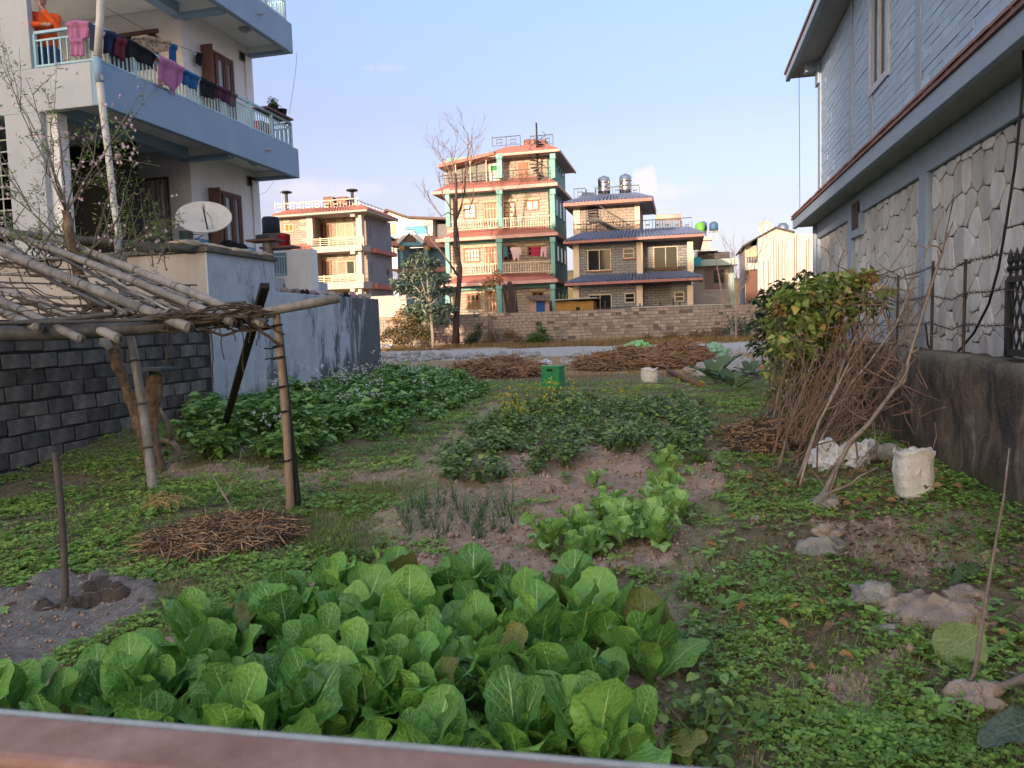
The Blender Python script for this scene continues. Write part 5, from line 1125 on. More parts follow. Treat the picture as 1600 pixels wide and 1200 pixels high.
# ---------- broad leaves
def broad_leaf(seed, L, Wm, phi0, bend, cup, pet=.2, nu=8, nv=15, rip=.018, teeth=.05, name='leaf', mat=None, tw=.15):
    r_ = random.Random(seed); vs = []; uv = []; x = z = 0.0; ds = L/nv; s0 = r_.uniform(0, 50); sk_ = r_.uniform(-tw, tw)
    ph = [r_.uniform(0, 6.28) for _ in range(4)]
    for j in range(nv+1):
        v = j/nv; phi = phi0+bend*v*v
        if j: x += math.sin(phi)*ds; z += math.cos(phi)*ds
        nrm = Vector((-math.cos(phi), 0, math.sin(phi)))
        t_ = max(0, (v-pet*.7)/(1-pet*.7)); w = max(.006+.004*(1-v), Wm*.5*(math.sin(math.pi*min(1, t_**.85*.985+.005)))**.62*(.55+.6*t_))
        if v < pet*.7: w = .008
        for i in range(nu+1):
            u = 2*i/nu-1; e = abs(u)
            ww = w*(1+(teeth*math.sin(v*46+ph[0]+u)*e**3 if v > pet else 0))
            hgt = cup*e**1.5*w+rip*e*e*(math.sin(v*13+ph[1]+(2 if u > 0 else 0))+.6*math.sin(v*27+ph[2]*u))*min(1, w/.05)
            hgt += .05*w*(float(vnoise(np.array(u*5+s0), np.array(v*11+s0), 5))-.5)*1.6*min(1, w/.05)
            p = Vector((x, 0, z))+Vector((0, 1, 0))*(u*ww+sk_*v*v*L*.5)+nrm*hgt; vs.append(p); uv.append((i/nu, v))
    fs = [(j*(nu+1)+i, j*(nu+1)+i+1, (j+1)*(nu+1)+i+1, (j+1)*(nu+1)+i) for j in range(nv) for i in range(nu)]
    o = mesh_np(name, [tuple(p) for p in vs], fs, mat, None, [r_.random()]*len(vs), True, uv); me = o.data; bpy.data.objects.remove(o); return me
def veinleaf(name, dark, mid, light, vein, rough=.42, vw=1.0):
    dark, mid, light, vein = (shade_lift(name, q) for q in (dark, mid, light, vein))
    m_, t, b = newmat(name)
    uvn = N('ShaderNodeUVMap', t).outputs[0]; sx = N('ShaderNodeSeparateXYZ', t); t.links.new(uvn, sx.inputs[0])
    def mth(op, a, bb=None, c=None):
        n = N('ShaderNodeMath', t, operation=op)
        for k, q in enumerate((a, bb, c)):
            if q is None: continue
            if isinstance(q, (int, float)): n.inputs[k].default_value = q
            else: t.links.new(q, n.inputs[k])
        return n.outputs[0]
    oc = N('ShaderNodeTexCoord', t).outputs['Object']
    nz = tnoise(t, oc, 18, 3)
    U = mth('ABSOLUTE', mth('MULTIPLY_ADD', sx.outputs[0], 2, -1)); v = sx.outputs[1]
    mid_m = maprange(t, mth('MULTIPLY', U, mth('ADD', v, .35)), .05*vw, .018*vw)
    q = mth('ADD', mth('SUBTRACT', v, mth('MULTIPLY', mth('POWER', U, .8), .30)), mth('MULTIPLY', nz, .05))
    fr = mth('ABSOLUTE', mth('SUBTRACT', mth('FRACT', mth('MULTIPLY', q, 7)), .5))
    lat = mth('MULTIPLY', maprange(t, fr, .055*vw, .012), maprange(t, U, .95, .5))
    vo = N('ShaderNodeTexVoronoi', t, feature='DISTANCE_TO_EDGE'); vo.inputs['Scale'].default_value = 38; t.links.new(oc, vo.inputs['Vector'])
    net = maprange(t, vo.outputs['Distance'], .10, .0, 0, .22)
    a = N('ShaderNodeAttribute', t); a.attribute_name = 'tint'; oi = N('ShaderNodeObjectInfo', t)
    big = tnoise(t, oc, 7, 4)
    k = mth('ADD', mth('MULTIPLY', oi.outputs['Random'], .6), mth('MULTIPLY', big, .55)); k = mth('SUBTRACT', k, .08)
    col = ramp(t, k, [(.1, dark), (.5, mid), (.95, light)])
    col = tmix(t, net, col, tuple(.5*(x+y) for x, y in zip(mid, vein)))
    col = tmix(t, mth('MULTIPLY', lat, .7), col, vein); col = tmix(t, mth('MULTIPLY', mid_m, .8), col, vein)
    t.links.new(col, b.inputs['Base Color']); b.inputs['Roughness'].default_value = rough; b.inputs['Specular IOR Level'].default_value = .4
    hgt = mth('SUBTRACT', mth('MULTIPLY', vo.outputs['Distance'], 1.5), mth('ADD', mth('MULTIPLY', lat, .6), mth('MULTIPLY', mid_m, .5))); tbump(t, b, hgt, .75, .008)
    tr_ = N('ShaderNodeBsdfTranslucent', t); mx = N('ShaderNodeMixShader', t); mx.inputs[0].default_value = .22
    t.links.new(col, tr_.inputs[0]); t.links.new(b.outputs[0], mx.inputs[1]); t.links.new(tr_.outputs[0], mx.inputs[2]); t.links.new(mx.outputs[0], t.nodes['Material Output'].inputs[0])
    return m_
LMU = veinleaf('leaf_mustard', (.028, .075, .020), (.066, .158, .027), (.112, .215, .042), (.26, .37, .14))
LMY = veinleaf('leaf_mustard_yellowing', (.12, .16, .03), (.20, .22, .045), (.32, .28, .07), (.42, .42, .20))
LPK = veinleaf('leaf_pale_mustard', (.085, .18, .04), (.14, .27, .06), (.20, .34, .10), (.45, .55, .30), .4, 1.5)
def by_place(label, x, y):
    return label(x, y) if callable(label) else label
def rosettes(name, label, group, pts, metas, nleaf, scale):
    out = []
    for x, y in pts:
        z = float(gz(x, y)); o = thing(name, by_place(label, x, y), 'vegetable plant', (x, y, z), group, rnd.uniform(0, 6.28), True)
        n = rnd.randint(*nleaf); s = rnd.uniform(*scale)
        for k in range(n):
            inner = k/n; me = metas[min(len(metas)-1, int(rnd.random()*3)+3*(0 if inner > .62 else 1 if inner > .25 else 2))]
            l = link('leaf', me, None, o); l.rotation_euler = (rnd.uniform(-.12, .12), rnd.uniform(-.1, .12), k*2.4+rnd.uniform(-.35, .35)); q = s*rnd.uniform(.8, 1.12); l.scale = (q, q*rnd.uniform(.9, 1.1), q); l.location = (0, 0, -.015)
            if metas is MU and inner < .5 and rnd.random() < .09: l.material_slots[0].link = 'OBJECT'; l.material_slots[0].material = LMY
        out.append(o)
    return out
def scatter(poly, spacing, jit=.5, seed=0, keep=1.0):
    r_ = random.Random(seed); xs = [p[0] for p in poly]; ys = [p[1] for p in poly]; out = []
    y = min(ys); row = 0
    while y < max(ys):
        x = min(xs)+(row % 2)*spacing*.5
        while x < max(xs):
            px_, py_ = x+r_.uniform(-jit, jit)*spacing, y+r_.uniform(-jit, jit)*spacing
            if r_.random() < keep and bool(inpoly(np.array([px_]), np.array([py_]), poly)[0]): out.append((px_, py_))
            x += spacing
        y += spacing*.87; row += 1
    return out
MU = [broad_leaf(100+k, rnd.uniform(.36, .46), rnd.uniform(.20, .265), ph, bd*.9, cu*.42, .2, 8, 16, .018, .06, mat=LMU) for k, (ph, bd, cu) in enumerate([(.05, .35, .5), (.12, .4, .45), (.08, .5, .5), (.32, .5, .35), (.4, .6, .3), (.36, .45, .4), (.7, .7, .2), (.85, .8, .15), (.75, .55, .3)])]
FRONT = gpoly([(-90, 1150), (90, 1130), (230, 1085), (330, 1010), (450, 965), (600, 940), (760, 950), (880, 970), (985, 1030), (1075, 1095), (1095, 1170), (1010, 1240), (700, 1290), (300, 1260), (-60, 1200)])
rosettes('mustard_plant', lambda x, y: 'big broad-leaved mustard green '+('at the left end of the front bed by the grey soil' if x < -2.6 else 'at the right end of the front bed by the path' if x > -.55 else 'in the front row right behind the rusty rail' if y < 3.25 else 'in the back row of the front bed facing the bare soil' if y > 4.1 else 'in the middle of the big front bed'), 'mustard greens in the front bed', scatter(FRONT, .245, .38, 3), MU, (6, 8), (.62, 1.14))
PK = [broad_leaf(200+k, rnd.uniform(.28, .34), rnd.uniform(.17, .22), ph, bd, cu, .3, mat=LPK, rip=.028, teeth=.10) for k, (ph, bd, cu) in enumerate([(.1, .5, .5), (.15, .6, .4), (.2, .6, .5), (.45, .8, .3), (.5, .9, .25), (.4, .7, .4), (.85, .9, .2), (.95, 1.0, .2), (.8, .8, .3)])]
PALE = gpoly([(825, 868), (875, 835), (930, 812), (985, 800), (1020, 785), (1060, 800), (1065, 820), (1035, 860), (960, 872), (880, 876)])
rosettes('pale_mustard_plant', lambda x, y: 'pale green curly mustard with white ribs '+('at its near left side' if x < -1.15 else 'at the right beside the path' if x > -.55 else 'amid the pale cluster'), 'pale mustard cluster', scatter(PALE, .27, .3, 5), PK, (7, 9), (.72, 1.0))
rosettes('pale_mustard_plant', 'small pale mustard plant standing alone on soil beyond the pale cluster', None, [tuple(on_g(927, 768)[:2])], PK, (6, 6), (.7, .7))
rosettes('pale_mustard_plant', 'tall pale mustard plant between the pale cluster and the dark potato rows', None, [tuple(on_g(1044, 752)[:2])], PK, (9, 9), (1.15, 1.15))
# ---------- smaller plants
def leaf8(P, D, Nn, L, Wd, fold=.12, droop=.1):
    P = np.asarray(P, float); D = np.asarray(D, float); D /= np.linalg.norm(D, axis=1, keepdims=True); S = np.cross(D, np.asarray(Nn, float)); S /= np.linalg.norm(S, axis=1, keepdims=True)+1e-9; Nn = np.cross(S, D)
    L = np.broadcast_to(np.asarray(L, float), (len(P),))[:, None]; Wd = np.broadcast_to(np.asarray(Wd, float), (len(P),))[:, None]; dz = np.array([0, 0, 1.])
    at = lambda u, w, h: P+D*L*u+S*Wd*w+Nn*Wd*h-dz*L*droop*u*u
    V = np.stack([P, at(.3, .42, fold), at(.68, .40, fold), at(1, 0, 0), at(.68, -.40, fold), at(.3, -.42, fold), at(.35, 0, 0), at(.7, 0, 0)], 1).reshape(-1, 3)
    b = np.arange(len(P))[:, None]*8
    F = np.concatenate([b+np.array([[*f]]) for f in ((0, 1, 6), (1, 2, 6), (2, 7, 6), (2, 3, 7), (3, 4, 7), (4, 6, 7), (4, 5, 6), (5, 0, 6))], 0)
    return V, F
def compound_plant(seed, h, rad, stems, leaflets, ls, mat, stem_mat, name, flower=None, up=.5):
    g = np.random.default_rng(seed); P = []; D = []; mb = MB()
    for s in range(stems):
        a_ = s*2.4+g.uniform(-.4, .4); rr = rad*g.uniform(.3, 1.0); hh = h*g.uniform(.65, 1.05)*(1-.3*rr/rad); tipv = Vector((rr*math.cos(a_), rr*math.sin(a_), hh)); mid_ = Vector((tipv.x*.35, tipv.y*.35, hh*.62))
        mb.tube([(0, 0, -.03), mid_, tipv], [.006, .005, .003], 4, False)
        for k in range(leaflets):
            u = .35+.65*(k+.5)/leaflets; c0 = (mid_ if u < .6 else mid_.lerp(tipv, (u-.6)/.4)) if u >= .6 else mid_*(u/.6); q = a_+g.uniform(-1.9, 1.9)
            P.append((c0.x+g.normal(0, .02), c0.y+g.normal(0, .02), c0.z+g.normal(0, .02))); D.append((math.cos(q), math.sin(q), g.uniform(-.25, up)))
    n = len(P); V, F = leaf8(P, D, np.array([[0, 0, 1.]])+g.normal(0, .25, (n, 3)), g.uniform(.75, 1.25, n)*ls, g.uniform(.55, .8, n)*ls, .12, .25)
    o = mesh_np(name, V, F, mat, None, np.repeat(g.random(n), 8), True)
    st = mesh_only(mb, 'stems', stem_mat)
    return o.data, st, o
STEMG = M('stem_green', (.10, .17, .05), (.07, .12, .035), 10, .6, 0)
LPO = leafmat('leaf_potato', [(0, (.026, .052, .014)), (.5, (.056, .10, .025)), (1, (.11, .165, .045))], .5, .2)
LRA = leafmat('leaf_radish', [(0, (.032, .072, .018)), (.5, (.072, .145, .032)), (1, (.135, .215, .062))], .5, .25)
LYG = leafmat('leaf_yellowgreen', [(0, (.06, .12, .02)), (.5, (.11, .19, .03)), (1, (.17, .25, .05))], .5, .3)
LON = leafmat('leaf_onion', [(0, (.03, .075, .03)), (1, (.07, .15, .06))], .45, .1)
YFL = leafmat('flower_yellow', [(0, (.55, .42, .02)), (1, (.75, .62, .06))], .7, .3); WFL = leafmat('flower_white', [(0, (.6, .6, .62)), (1, (.8, .8, .8))], .7, .3)
def plantset(name, label, group, pts, protos, sc, cat='vegetable plant', fl=None, pfl=1.0, top=.5):
    for x, y in pts:
        k = rnd.randrange(len(protos)); me, st = protos[k][:2]; r_ = thing(name, by_place(label, x, y), cat, (x, y, float(gz(x, y))), group, rnd.uniform(0, 6.28), True)
        l = link('foliage', me, None, r_); link('stems', st, None, r_)
        if fl and rnd.random() < pfl: tag(link('flowers', fl[k], None, r_), kind='stuff')
        r_.scale = (1, 1, 1); s = rnd.uniform(*sc)
        for ch in r_.children: ch.scale = (s, s, s*rnd.uniform(.85, 1.15))
def protos(n, seed, *a, **k):
    out = []
    for i in range(n):
        me, st, o = compound_plant(seed+i, *a, **k); bpy.data.objects.remove(o); out.append((me, st))
    return out
def flowers(seed, h, rad, n, mat, s=.018, per=5, name='flowers'):
    g = np.random.default_rng(seed); C = np.stack([g.normal(0, rad*.6, n), g.normal(0, rad*.6, n), h*g.uniform(.85, 1.25, n)], 1); P = np.repeat(C, per, 0)+g.normal(0, s*.6, (n*per, 3)); D = g.normal(0, 1, (n*per, 3)); V, F = leaf_arr(P, D, g.normal(0, 1, (n*per, 3)), s*1.3, s*1.3, .1)
    o = mesh_np(name, V, F, mat, None, tint4(g.random(n*per))); mb = MB()
    me = o.data; bpy.data.objects.remove(o); return me
PO = protos(5, 300, .30, .24, 9, 11, .075, LPO, STEMG, 'foliage')
p1 = scatter(gpoly([(700, 715), (760, 668), (860, 634), (1085, 634), (1115, 700), (1095, 745), (1010, 722), (950, 712), (880, 700), (740, 715)]), .37, .42, 8, .92)
p2 = scatter(gpoly([(668, 765), (690, 720), (760, 700), (890, 690), (900, 725), (820, 752), (720, 775)]), .36, .48, 9, .75)
plantset('potato_plant', lambda x, y: 'dark bushy potato plant '+('in the near rows beside the left path' if y < 9 and x < -1.7 else 'in the near rows beyond the pale mustard' if y < 9 else 'in the far rows below the green crate' if y > 12.5 else 'in the dense middle rows'), 'potato plants in the middle bed', p1+p2, PO, (.75, 1.2))
pn = [tuple(on_g(*q)[:2]) for q in ((775, 1120), (810, 1100), (1095, 1185), (1000, 985), (960, 968), (1060, 1030), (1105, 1130), (345, 1000))]
plantset('potato_plant', 'dark potato plant squeezed between the big mustard leaves of the front bed', 'potato plants in the front bed', pn, PO, (.6, .9))
RA = protos(5, 340, .34, .22, 9, 9, .115, LRA, STEMG, 'foliage', up=.8)
RF = [flowers(360+k, .46, .15, 5, WFL, .02) for k in range(5)]
lb = scatter(gpoly([(262, 728), (300, 672), (330, 640), (470, 612), (590, 588), (690, 590), (775, 614), (700, 650), (610, 690), (520, 718), (420, 732)]), .43, .45, 10)
far_ = [p for p in lb if p[0] < -4.4-.12*(p[1]-8)]; nearp = [p for p in lb if p not in far_]
plantset('radish_plant', lambda x, y: 'leafy radish plant with white flowers '+('below the block wall and terrace' if y < 11 else 'at the far end beside the stained wall' if y > 14.5 else 'along the middle of the blue-grey wall'), 'radish plants by the wall', far_, RA, (.85, 1.35), fl=RF, pfl=.25)
plantset('radish_plant', 'low bright green radish plant at the path side of the left bed', 'radish plants by the path', nearp, RA, (.6, .95))
YG = protos(4, 380, .36, .16, 7, 8, .07, LYG, STEMG, 'foliage', up=.9); YF = [flowers(390+k, .40, .15, 6, YFL, .017, 4) for k in range(4)]
yp = scatter(gpoly([(745, 690), (770, 660), (800, 640), (880, 634), (925, 650), (900, 672), (830, 690)]), .42, .45, 12, .9)
yp += [tuple(on_g(*q)[:2]) for q in ((985, 655), (995, 640), (960, 648), (1030, 648), (1060, 635), (800, 680), (1095, 640))]
plantset('flowering_mustard', 'thin mustard plant with small yellow flowers behind the potato rows', 'yellow flowering mustard plants', yp, YG, (.8, 1.2), fl=YF)
plantset('cress_plant', 'bright yellow-green leafy herb at the far left edge of the mustard bed', 'bright herbs beside the front bed', scatter(gpoly([(495, 880), (560, 850), (620, 862), (600, 890), (530, 905)]), .2, .4, 14), YG, (.45, .7))
on_ = []
for k in range(4):
    g = np.random.default_rng(400+k); P = []; D = []; mb = MB()
    for j in range(8):
        a_ = g.uniform(0, 6.28); t_ = Vector((g.normal(0, .075), g.normal(0, .075), g.uniform(.12, .26))); mb.tube([(g.normal(0, .01), g.normal(0, .01), -.02), (t_.x*.4, t_.y*.4, t_.z*.6), t_], [.0026, .0024, .0007], 5)
    on_.append(mesh_only(mb, 'onion_plant', M('onion_green', (.12, .21, .10), (.08, .15, .07), 12, .45, 0), True))
for x, y in scatter(gpoly([(612, 845), (645, 795), (700, 782), (800, 790), (815, 830), (760, 848), (700, 860)]), .15, .5, 15, .8):
    o = link('onion_plant', on_[rnd.randrange(4)], None); o.location = (x, y, float(gz(x, y))); o.rotation_euler = (0, 0, rnd.uniform(0, 6.3)); q = rnd.uniform(.7, 1.15); o.scale = (q, q, q); tag(o, 'thin young onion clump in the bare soil left of the pale mustard', 'vegetable plant', 'young onions in the soil bed')

# ---------- ground cover
LGC = leafmat('leaf_groundcover', [(0, (.028, .052, .013)), (.4, (.062, .112, .022)), (.75, (.108, .168, .032)), (1, (.19, .23, .06))], .5, .25)
def visible_pts(n, ylo, yhi, bias):
    """random ground points inside the garden, denser towards the rail"""
    u = nr.random(n)**bias; y = ylo+(yhi-ylo)*u; x = nr.uniform(-1, 1, n)*0
    xl_ = -1.3*y-.9; xr_ = np.minimum(.52*y+.9, 2.3); x = xl_+(xr_-xl_)*nr.random(n); k = x > -7.65; return x[k], y[k]
x, y = visible_pts(400000, 2.0, 21, 1.55)
s_, g_, p_, d_, l_ = zones(x, y); dens = vnoise(x*1.6, y*1.6, 61)*.65+vnoise(x*5, y*5, 62)*.5
inbed = np.logical_or(inpoly(x, y, FRONT), inpoly(x, y, PALE))
k = np.where(s_ & ~inbed, dens+nr.uniform(-.2, .2, len(x)) > .90, np.where(g_, dens > .86, np.where(p_, dens+nr.uniform(-.2, .2, len(x)) > .84, np.where(d_, dens+nr.uniform(-.25, .25, len(x)) > .80, np.where(l_, dens > .75, dens+nr.uniform(-.28, .28, len(x)) > .44+.40*vnoise(x*.9, y*.9, 66))))))
x, y = x[k], y[k]; n_ = len(x); z = gz(x, y)
hvar = vnoise(x*2.2, y*2.2, 63); hh = .02+.05*hvar*nr.random(n_); sz = (.0075+.017*nr.random(n_)**2*(.4+1.2*vnoise(x*3.1, y*3.1, 67)))*(1+.05*y)
C = np.stack([x, y, z+hh], 1); P = np.repeat(C, 3, 0); a_ = np.tile(np.arange(3)*2.09, n_)+np.repeat(nr.uniform(0, 6.28, n_), 3)
D = np.stack([np.cos(a_), np.sin(a_), nr.uniform(-.2, .5, 3*n_)], 1); ss = np.repeat(sz, 3)
V, F = leaf_arr(P, D, np.array([[0, 0, 1.]])+nr.normal(0, .3, (3*n_, 3)), ss*1.25, ss, .12)
tt = np.clip(np.repeat(.05+.45*vnoise(x*1.1, y*1.1, 64)+.3*vnoise(x*5, y*5, 68)+.3*nr.random(n_)-.05, 3)+nr.normal(0, .06, 3*n_), 0, 1)
gc = mesh_np('ground_cover', V, F, LGC, None, tint4(tt)); gc['kind'] = 'stuff'; tag(gc, 'low clover-like weeds covering the garden soil', 'ground cover')
# grass blades: lawn patch, path edges and tufts
def blades(x, y, h, w, mat, name, tlo=0, thi=1):
    n = len(x); z = gz(x, y)-.005; a_ = nr.uniform(0, 6.28, n); le = nr.normal(0, .35, (n, 2)); hh = h*nr.uniform(.5, 1.2, n)
    B = np.stack([x, y, z], 1); S = np.stack([np.cos(a_), np.sin(a_), 0*a_], 1)*w; T = B+np.stack([le[:, 0]*hh, le[:, 1]*hh, hh], 1)
    V = np.stack([B-S, B+S, T], 1).reshape(-1, 3); F = np.arange(3*n).reshape(-1, 3); o = mesh_np(name, V, F, mat, None, np.repeat(nr.uniform(tlo, thi, n), 3)); o['kind'] = 'stuff'; return o
LGR = leafmat('grass_blade', [(0, (.035, .06, .015)), (.5, (.065, .105, .025)), (.8, (.11, .14, .045)), (1, (.2, .17, .09))], .6, .2)
x, y = visible_pts(420000, 3, 12, 1.2); s_, g_, p_, d_, l_ = zones(x, y); x, y = x[l_], y[l_]; tag(blades(x, y, .055, .003, LGR, 'lawn_grass'), 'fine short lawn grass between the straw heap and the path', 'grass')
x, y = visible_pts(120000, 2.4, 19, 1.5); s_, g_, p_, d_, l_ = zones(x, y); k = (vnoise(x*1.3, y*1.3, 71) > .42) & ~s_ & ~g_ & ~(p_ & (nr.random(len(x)) < .6)); tag(blades(x[k], y[k], .07, .0035, LGR, 'grass_tufts', 0, 1), 'scattered grass tufts among the weeds', 'grass')
# clods and pebbles on bare soil
x, y = visible_pts(110000, 2.4, 14, 1.4); s_, g_, p_, d_, l_ = zones(x, y); k = (s_ | g_ | d_ | (p_ & (nr.random(len(x)) < .6))); x, y = x[k][:26000], y[k][:26000]; n_ = len(x); z = gz(x, y); q = (nr.gamma(1.5, .0056, n_)+.003)*np.where(zones(x, y)[1], .5, 1)
oct_ = np.array([[1, 0, 0], [0, 1, 0], [-1, 0, 0], [0, -1, 0], [0, 0, 1], [0, 0, -.6]]); V = np.stack([x, y, z], 1)[:, None]+oct_[None]*q[:, None, None]*nr.uniform(.6, 1.3, (n_, 6, 3)); b_ = np.arange(n_)[:, None]*6
F = np.concatenate([b_+np.array([f]) for f in ((0, 1, 4), (1, 2, 4), (2, 3, 4), (3, 0, 4), (1, 0, 5), (2, 1, 5), (3, 2, 5), (0, 3, 5))], 0)
o = mesh_np('soil_clods', V.reshape(-1, 3), F, M('clod', (.215, .155, .118), (.13, .09, .068), 3, .95, .3)); o['kind'] = 'stuff'; tag(o, 'small clods lying on the bare soil beds', 'soil clods')
# scattered broad weeds of a second kind
x, y = visible_pts(5200, 2.5, 15, 1.5); s_, g_, p_, d_, l_ = zones(x, y); k = ~s_ & ~l_ & (vnoise(x*.8, y*.8, 95) > .4) & (nr.random(len(x)) < np.where(p_ | g_ | d_, .06, .8)); x, y = x[k], y[k]; n_ = len(x); m_ = 6; sz = nr.uniform(.025, .06, n_)*(.6+.8*vnoise(x*2, y*2, 96))
P = np.repeat(np.stack([x, y, gz(x, y)+.015], 1), m_, 0); a_ = np.tile(np.arange(m_)*2.4, n_)+np.repeat(nr.uniform(0, 6.28, n_), m_); D = np.stack([np.cos(a_), np.sin(a_), nr.uniform(.1, 1.0, n_*m_)], 1); ss = np.repeat(sz, m_)*nr.uniform(.7, 1.3, n_*m_)
V, F = leaf8(P, D, np.array([[0, 0, 1.]])+nr.normal(0, .2, (n_*m_, 3)), ss*1.5, ss*.7, .12, .3); o = mesh_np('weed_rosettes', V, F, LRA, None, np.repeat(np.clip(np.repeat(vnoise(x*1.7, y*1.7, 97), m_)+nr.normal(0, .1, n_*m_), 0, 1), 8), True); o['kind'] = 'stuff'; tag(o, 'broader-leaved weeds dotted among the low ground cover', 'weeds')
# small litter: dead leaf bits and straw over the whole garden
x, y = visible_pts(16000, 2.4, 16, 1.6); k = vnoise(x*1.2, y*1.2, 91)+nr.uniform(-.3, .3, len(x)) > .5; x, y = x[k], y[k]; n_ = len(x); P = np.stack([x, y, gz(x, y)+.012+.02*nr.random(n_)], 1); V, F = leaf_arr(P, rdir(n_, -.15, .3), np.array([[0, 0, 1.]])+nr.normal(0, .4, (n_, 3)), nr.gamma(2, .013, n_)+.01, nr.gamma(2, .005, n_)+.005, .25)
o = mesh_np('ground_litter', V, F, leafmat('litter_bits', [(0, (.10, .07, .045)), (.5, (.24, .17, .11)), (.9, (.36, .26, .17)), (1, (.38, .33, .28))], .9, .1), None, tint4(nr.random(n_))); o['kind'] = 'stuff'; tag(o, 'dead leaf bits and straw scattered over the garden ground', 'litter')
# dry grass and weeds of the far lot
LDR = leafmat('grass_dry', [(0, (.13, .07, .03)), (.6, (.26, .16, .07)), (1, (.22, .2, .07))], .8, .2)
n_ = 26000; x = nr.uniform(-24, 4, n_); y = nr.uniform(38.5, 46, n_); k = vnoise(x*.6, y*.6, 81) > .35; tag(blades(x[k], y[k], .28, .016, LDR, 'dry_grass'), 'dry brown grass in front of the far brick wall', 'grass')
n_ = 9000; x = nr.uniform(-18, 6, n_); y = nr.uniform(21, 33, n_); k = vnoise(x*.5, y*.5, 82) > .45; tag(blades(x[k], y[k], .16, .012, LDR, 'dry_weeds'), 'dry weeds around the rubble beyond the garden', 'grass')

# ================================================================== TREES AND SHRUBS
LGY = leafmat('leaf_greygreen', [(0, (.028, .042, .03)), (.5, (.065, .09, .062)), (1, (.13, .155, .12))], .45, .15)
LDK = leafmat('leaf_dark', [(0, (.012, .03, .012)), (.6, (.035, .065, .025)), (1, (.07, .10, .04))], .45, .15)
LBR = leafmat('leaf_bramble', [(0, (.03, .045, .015)), (.45, (.07, .085, .03)), (.75, (.15, .10, .04)), (1, (.26, .13, .05))], .7, .15)
LDY = leafmat('leaf_deadorange', [(0, (.20, .10, .04)), (.5, (.36, .19, .07)), (1, (.45, .28, .12))], .8, .2)
LDB = leafmat('leaf_deadbrown', [(0, (.10, .06, .035)), (.6, (.22, .13, .065)), (1, (.36, .23, .11))], .85, .15)
LYV = leafmat('leaf_yellowing', [(0, (.045, .075, .018)), (.45, (.11, .155, .04)), (.75, (.20, .22, .07)), (.9, (.32, .25, .09)), (1, (.34, .16, .06))], .55, .25)
LBG = leafmat('leaf_brightgreen', [(0, (.05, .12, .03)), (.5, (.10, .20, .05)), (1, (.18, .30, .09))], .5, .25)
def clumps(centers, n, L, W_, mat, parent, name='crown', droop=.3, zlo=-.6, zhi=.6, tlo=0, thi=1, fold=.15):
    """leaves spread through uneven clumps: (centre, radii, weight)"""
    Ps = []; w = np.array([c[2] for c in centers], float); cnt = (w/w.sum()*n).astype(int)
    for (c0, r_, _), k in zip(centers, cnt):
        q = rdir(k)*(nr.random((k, 1))**.45); Ps.append(np.array(tuple(c0))+q*np.array(r_))
    P = np.concatenate(Ps); k = len(P); V, F = leaf_arr(P, rdir(k, zlo, zhi), np.array([[0, 0, 1.]])+nr.normal(0, .55, (k, 3)), L*nr.uniform(.6, 1.3, k), W_*nr.uniform(.6, 1.3, k), fold, droop)
    o = mesh_np(name, V, F, mat, parent, tint4(np.clip(nr.normal((tlo+thi)/2, (thi-tlo)*.27, k), 0, 1))); o['kind'] = 'stuff'; return o
def branching(mb, p, d, L, r, depth, r_, spread=.5, up=.15, kids=(2, 3), taper=.62):
    p = Vector(p); d = Vector(d).normalized(); k = 3 if depth < 2 else 4; pts = [p]; dd = d.copy()
    for i in range(k):
        dd = (dd+Vector((r_.gauss(0, .12), r_.gauss(0, .12), up*.3))).normalized(); pts.append(pts[-1]+dd*L/k)
    mb.tube(pts, [r*(1-.4*i/k) for i in range(k+1)], 7 if depth > 2 else 4, False)
    if depth <= 0: return [pts[-1]]
    out = []
    for j in range(r_.randint(*kids)):
        a = pts[r_.randint(max(1, k-2), k)] if j else pts[-1]; nd = (dd+Vector((r_.gauss(0, spread), r_.gauss(0, spread), r_.gauss(up, spread*.5)))).normalized()
        out += branching(mb, a, nd, L*r_.uniform(.6, .9), max(.004, r*taper), depth-1, r_, spread, up, kids, taper)
    return out
# bare tree in front of the four-storey house
Y = 44.0; pb = on_g(712, 531); pb = Vector(on_y(711, 534, Y)); pb.z = float(gz0(pb.x, Y))
bt = thing('bare_tree', 'tall leafless tree with forked dark trunk before the four-storey house', 'tree', tuple(pb)); r_ = random.Random(4)
T = lambda *a: [on_y(x_, y_, Y) for x_, y_ in a]
mb = MB(); mb.tube([pb-Vector((0, 0, .2))]+T((713, 500), (716, 460), (719, 420), (712, 385), (711, 340), (713, 300), (711, 270)), [.24, .19, .16, .15, .13, .12, .08, .05], 9)
mb.tube(T((719, 420), (718, 395), (716, 365), (712, 345)), [.06, .06, .05, .04], 6).tube(T((711, 345), (720, 325), (726, 300), (727, 270), (731, 240)), [.09, .075, .06, .045, .02], 7).tube(T((716, 432), (703, 412), (692, 398), (684, 388)), [.07, .055, .04, .02], 6).tube(T((724, 330), (729, 327), (733, 328)), [.05, .04, .02], 5).tube(T((712, 338), (700, 332), (690, 338)), [.05, .035, .015], 5)
mb.build('trunk', M('bark_tree', (.115, .075, .06), (.06, .04, .034), 4, .95, .6), bt, sm=True)
mb = MB()
